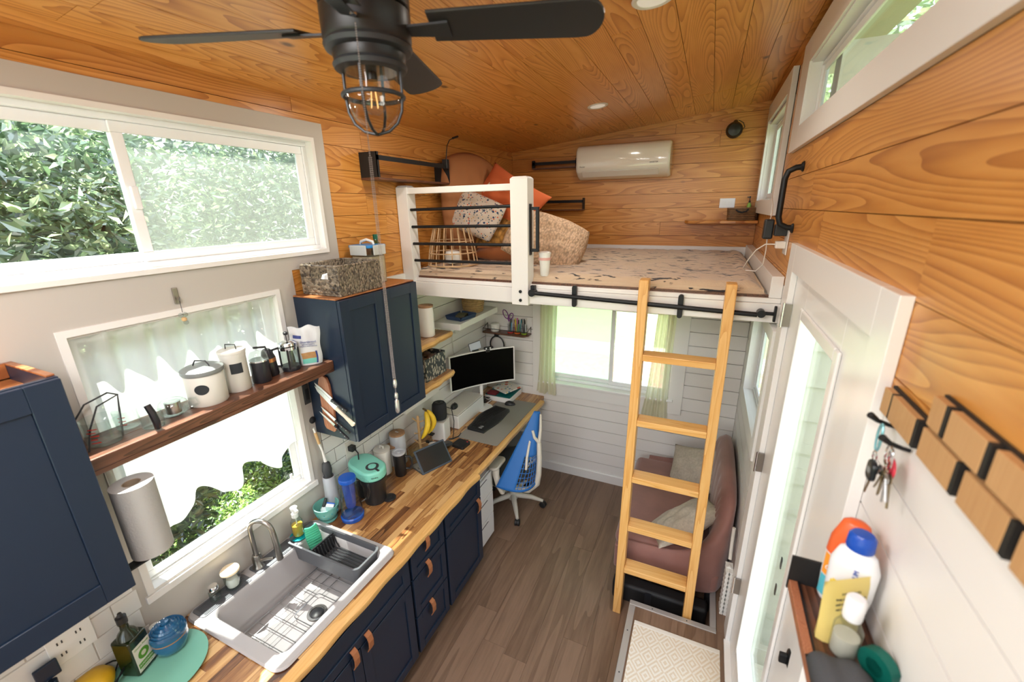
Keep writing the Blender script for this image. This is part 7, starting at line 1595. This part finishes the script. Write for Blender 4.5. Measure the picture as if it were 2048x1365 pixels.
# ------------------------------------------------------------------ outside
GZ = -.6
def groundmat():
    m, n, b, out = nt('lawn'); g = n.nodes.new('ShaderNodeNewGeometry'); a = n.nodes.new('ShaderNodeTexNoise'); a.inputs['Scale'].default_value = 9; a.inputs['Detail'].default_value = 6; n.links.new(g.outputs['Position'], a.inputs['Vector'])
    r = n.nodes.new('ShaderNodeValToRGB'); r.color_ramp.elements[0].position = .3; r.color_ramp.elements[0].color = (.09, .12, .045, 1); r.color_ramp.elements[1].position = .75; r.color_ramp.elements[1].color = (.22, .27, .11, 1)
    n.links.new(a.outputs[0], r.inputs[0]); s = n.nodes.new('ShaderNodeSeparateXYZ'); n.links.new(g.outputs['Position'], s.inputs[0])
    c = n.nodes.new('ShaderNodeTexNoise'); c.inputs['Scale'].default_value = 12; c.inputs['Detail'].default_value = 5; n.links.new(g.outputs['Position'], c.inputs['Vector'])
    band = M(n, 'MULTIPLY', M(n, 'GREATER_THAN', s.outputs[1], 6.9), M(n, 'LESS_THAN', s.outputs[1], 9.0)); f = M(n, 'MULTIPLY', band, M(n, 'GREATER_THAN', c.outputs[0], .49))
    mx = n.nodes.new('ShaderNodeMixRGB'); mx.inputs[2].default_value = (.38, .16, .15, 1); n.links.new(f, mx.inputs[0]); n.links.new(r.outputs[0], mx.inputs[1])
    path = M(n, 'MULTIPLY', M(n, 'GREATER_THAN', s.outputs[1], 9.0), M(n, 'LESS_THAN', s.outputs[1], 9.9)); m3 = n.nodes.new('ShaderNodeMixRGB'); m3.inputs[2].default_value = (.60, .56, .48, 1); n.links.new(M(n, 'MULTIPLY', path, .7), m3.inputs[0]); n.links.new(mx.outputs[0], m3.inputs[1])
    n.links.new(m3.outputs[0], b.inputs['Base Color']); b.inputs['Roughness'].default_value = .95
groundmat()
gr = struct('ground', B().box(-30, 30, -20, 40, GZ-.1, GZ), 'lawn'); tag(gr, 'grass and leaf litter around the house', kind='structure')
def leafcloud(n, fn, size, seed):
    random.seed(seed); vs = []; fs = []
    for i in range(n):
        p = Vector(fn()); d = Vector((random.gauss(0, 1), random.gauss(0, 1), random.gauss(-.2, .6))).normalized(); s_ = d.cross(Vector((random.gauss(0, 1), random.gauss(0, 1), random.gauss(0, 1)))).normalized()
        L_ = size*random.uniform(.6, 1.3); w_ = L_*.22; k = len(vs); m_ = p+d*L_*.5+s_.cross(d)*L_*.1
        vs += [tuple(p), tuple(m_+s_*w_), tuple(p+d*L_), tuple(m_-s_*w_)]; fs += [(k, k+1, k+2), (k, k+2, k+3)]
    return vs, fs
def ellip(cx, cy_, cz_, rx, ry, rz):
    def f():
        while True:
            a, b_, c_ = random.uniform(-1, 1), random.uniform(-1, 1), random.uniform(-1, 1); q = a*a+b_*b_+c_*c_
            if .25 < q < 1: return (cx+a*rx, cy_+b_*ry, cz_+c_*rz)
    return f
def shrub(name, label, x, y, h, rx, ry, nleaf, size, mats, seed, cat='shrub', trunk=True):
    t = thing(name, label, cat, (x, y, GZ), group='shrubs outside the windows')
    for k, mt_ in enumerate(mats):
        vs, fs = leafcloud(nleaf//len(mats), ellip(0, 0, h*.55, rx, ry, h*.5), size, seed+k); b = B(); b.v, b.f = vs, fs
        o = link_mesh('foliage', b, mt_); o.parent = t; o['kind'] = 'stuff'
    pm('bark', (.07, .05, .04), .9)
    random.seed(seed)
    for k in range(4):
        a = random.uniform(0, 6.3); mk('branch', B().tube([(0, 0, 0), (.15*math.cos(a), .15*math.sin(a), h*.35), (rx*.6*math.cos(a+.4), ry*.6*math.sin(a+.4), h*.8)], [.03, .02, .008], 7), 'bark', t, smooth=True, w=False)
    return t
LM = ['leaf', 'leaf_light', 'leaf_dark']
shrub('shrub', 'big leafy shrub outside the clear half of the wide kitchen window', -2.0, .8, 4.1, 1.1, 1.45, 42000, .085, LM, 1)
shrub('shrub', 'pale shrub seen through the screened half of the wide kitchen window', -2.5, 3.55, 4.1, 1.15, 1.3, 34000, .085, LM, 5)
shrub('shrub', 'tall shrub farther back beyond the kitchen windows', -4.9, 2.0, 4.8, 1.1, 3.0, 14000, .17, LM, 9)
shrub('shrub', 'shrub seen through the high transom window', 4.7, 4.6, 5.6, 1.6, 2.0, 8000, .22, ['leaf', 'leaf_pale'], 13)
shrub('shrub', 'tree crown beyond the loft window', 4.3, 8.7, 5.6, 1.5, 1.8, 6000, .24, ['leaf', 'leaf_pale'], 17)
# low clipped ground cover right below the kitchen window
vs, fs = leafcloud(34000, lambda: (random.uniform(-4.6, -.35), random.uniform(.2, 5.6), GZ+random.uniform(.0, .16)), .06, 21); n1 = len(fs)
v2, f2 = leafcloud(22000, lambda: (random.uniform(-4.6, -.35), random.uniform(.2, 5.6), GZ+random.uniform(.0, .12)), .065, 23); b = B(); b.v, b.f = vs, fs; b.add(v2, f2)
o = link_mesh('ground_cover', b, 'leaf_lawn'); o.data.materials.append(MAT['leaf']); o.data.polygons.foreach_set('material_index', [0]*n1+[1]*(len(b.f)-n1)); tag(o, 'dense bright green ground cover below the kitchen window', 'plants', kind='stuff')
# outer wall of the neighbouring bay seen through the door glass
ow = struct('exterior_wall', B().box(XR+.062, 2.555, 2.42, 2.52, GZ, 3.2), 'seam_grey', label='pale green clapboard bay outside beside the glazed door')
pm('siding', (.50, .47, .40), .5)
for k in range(19): mk('clapboard', B().prism([(2.40, -.4+k*.19), (2.42, -.4+k*.19), (2.42, -.4+(k+1)*.19), (2.414, -.4+(k+1)*.19)], XR+.062, 2.555, 'x'), 'siding', ow)
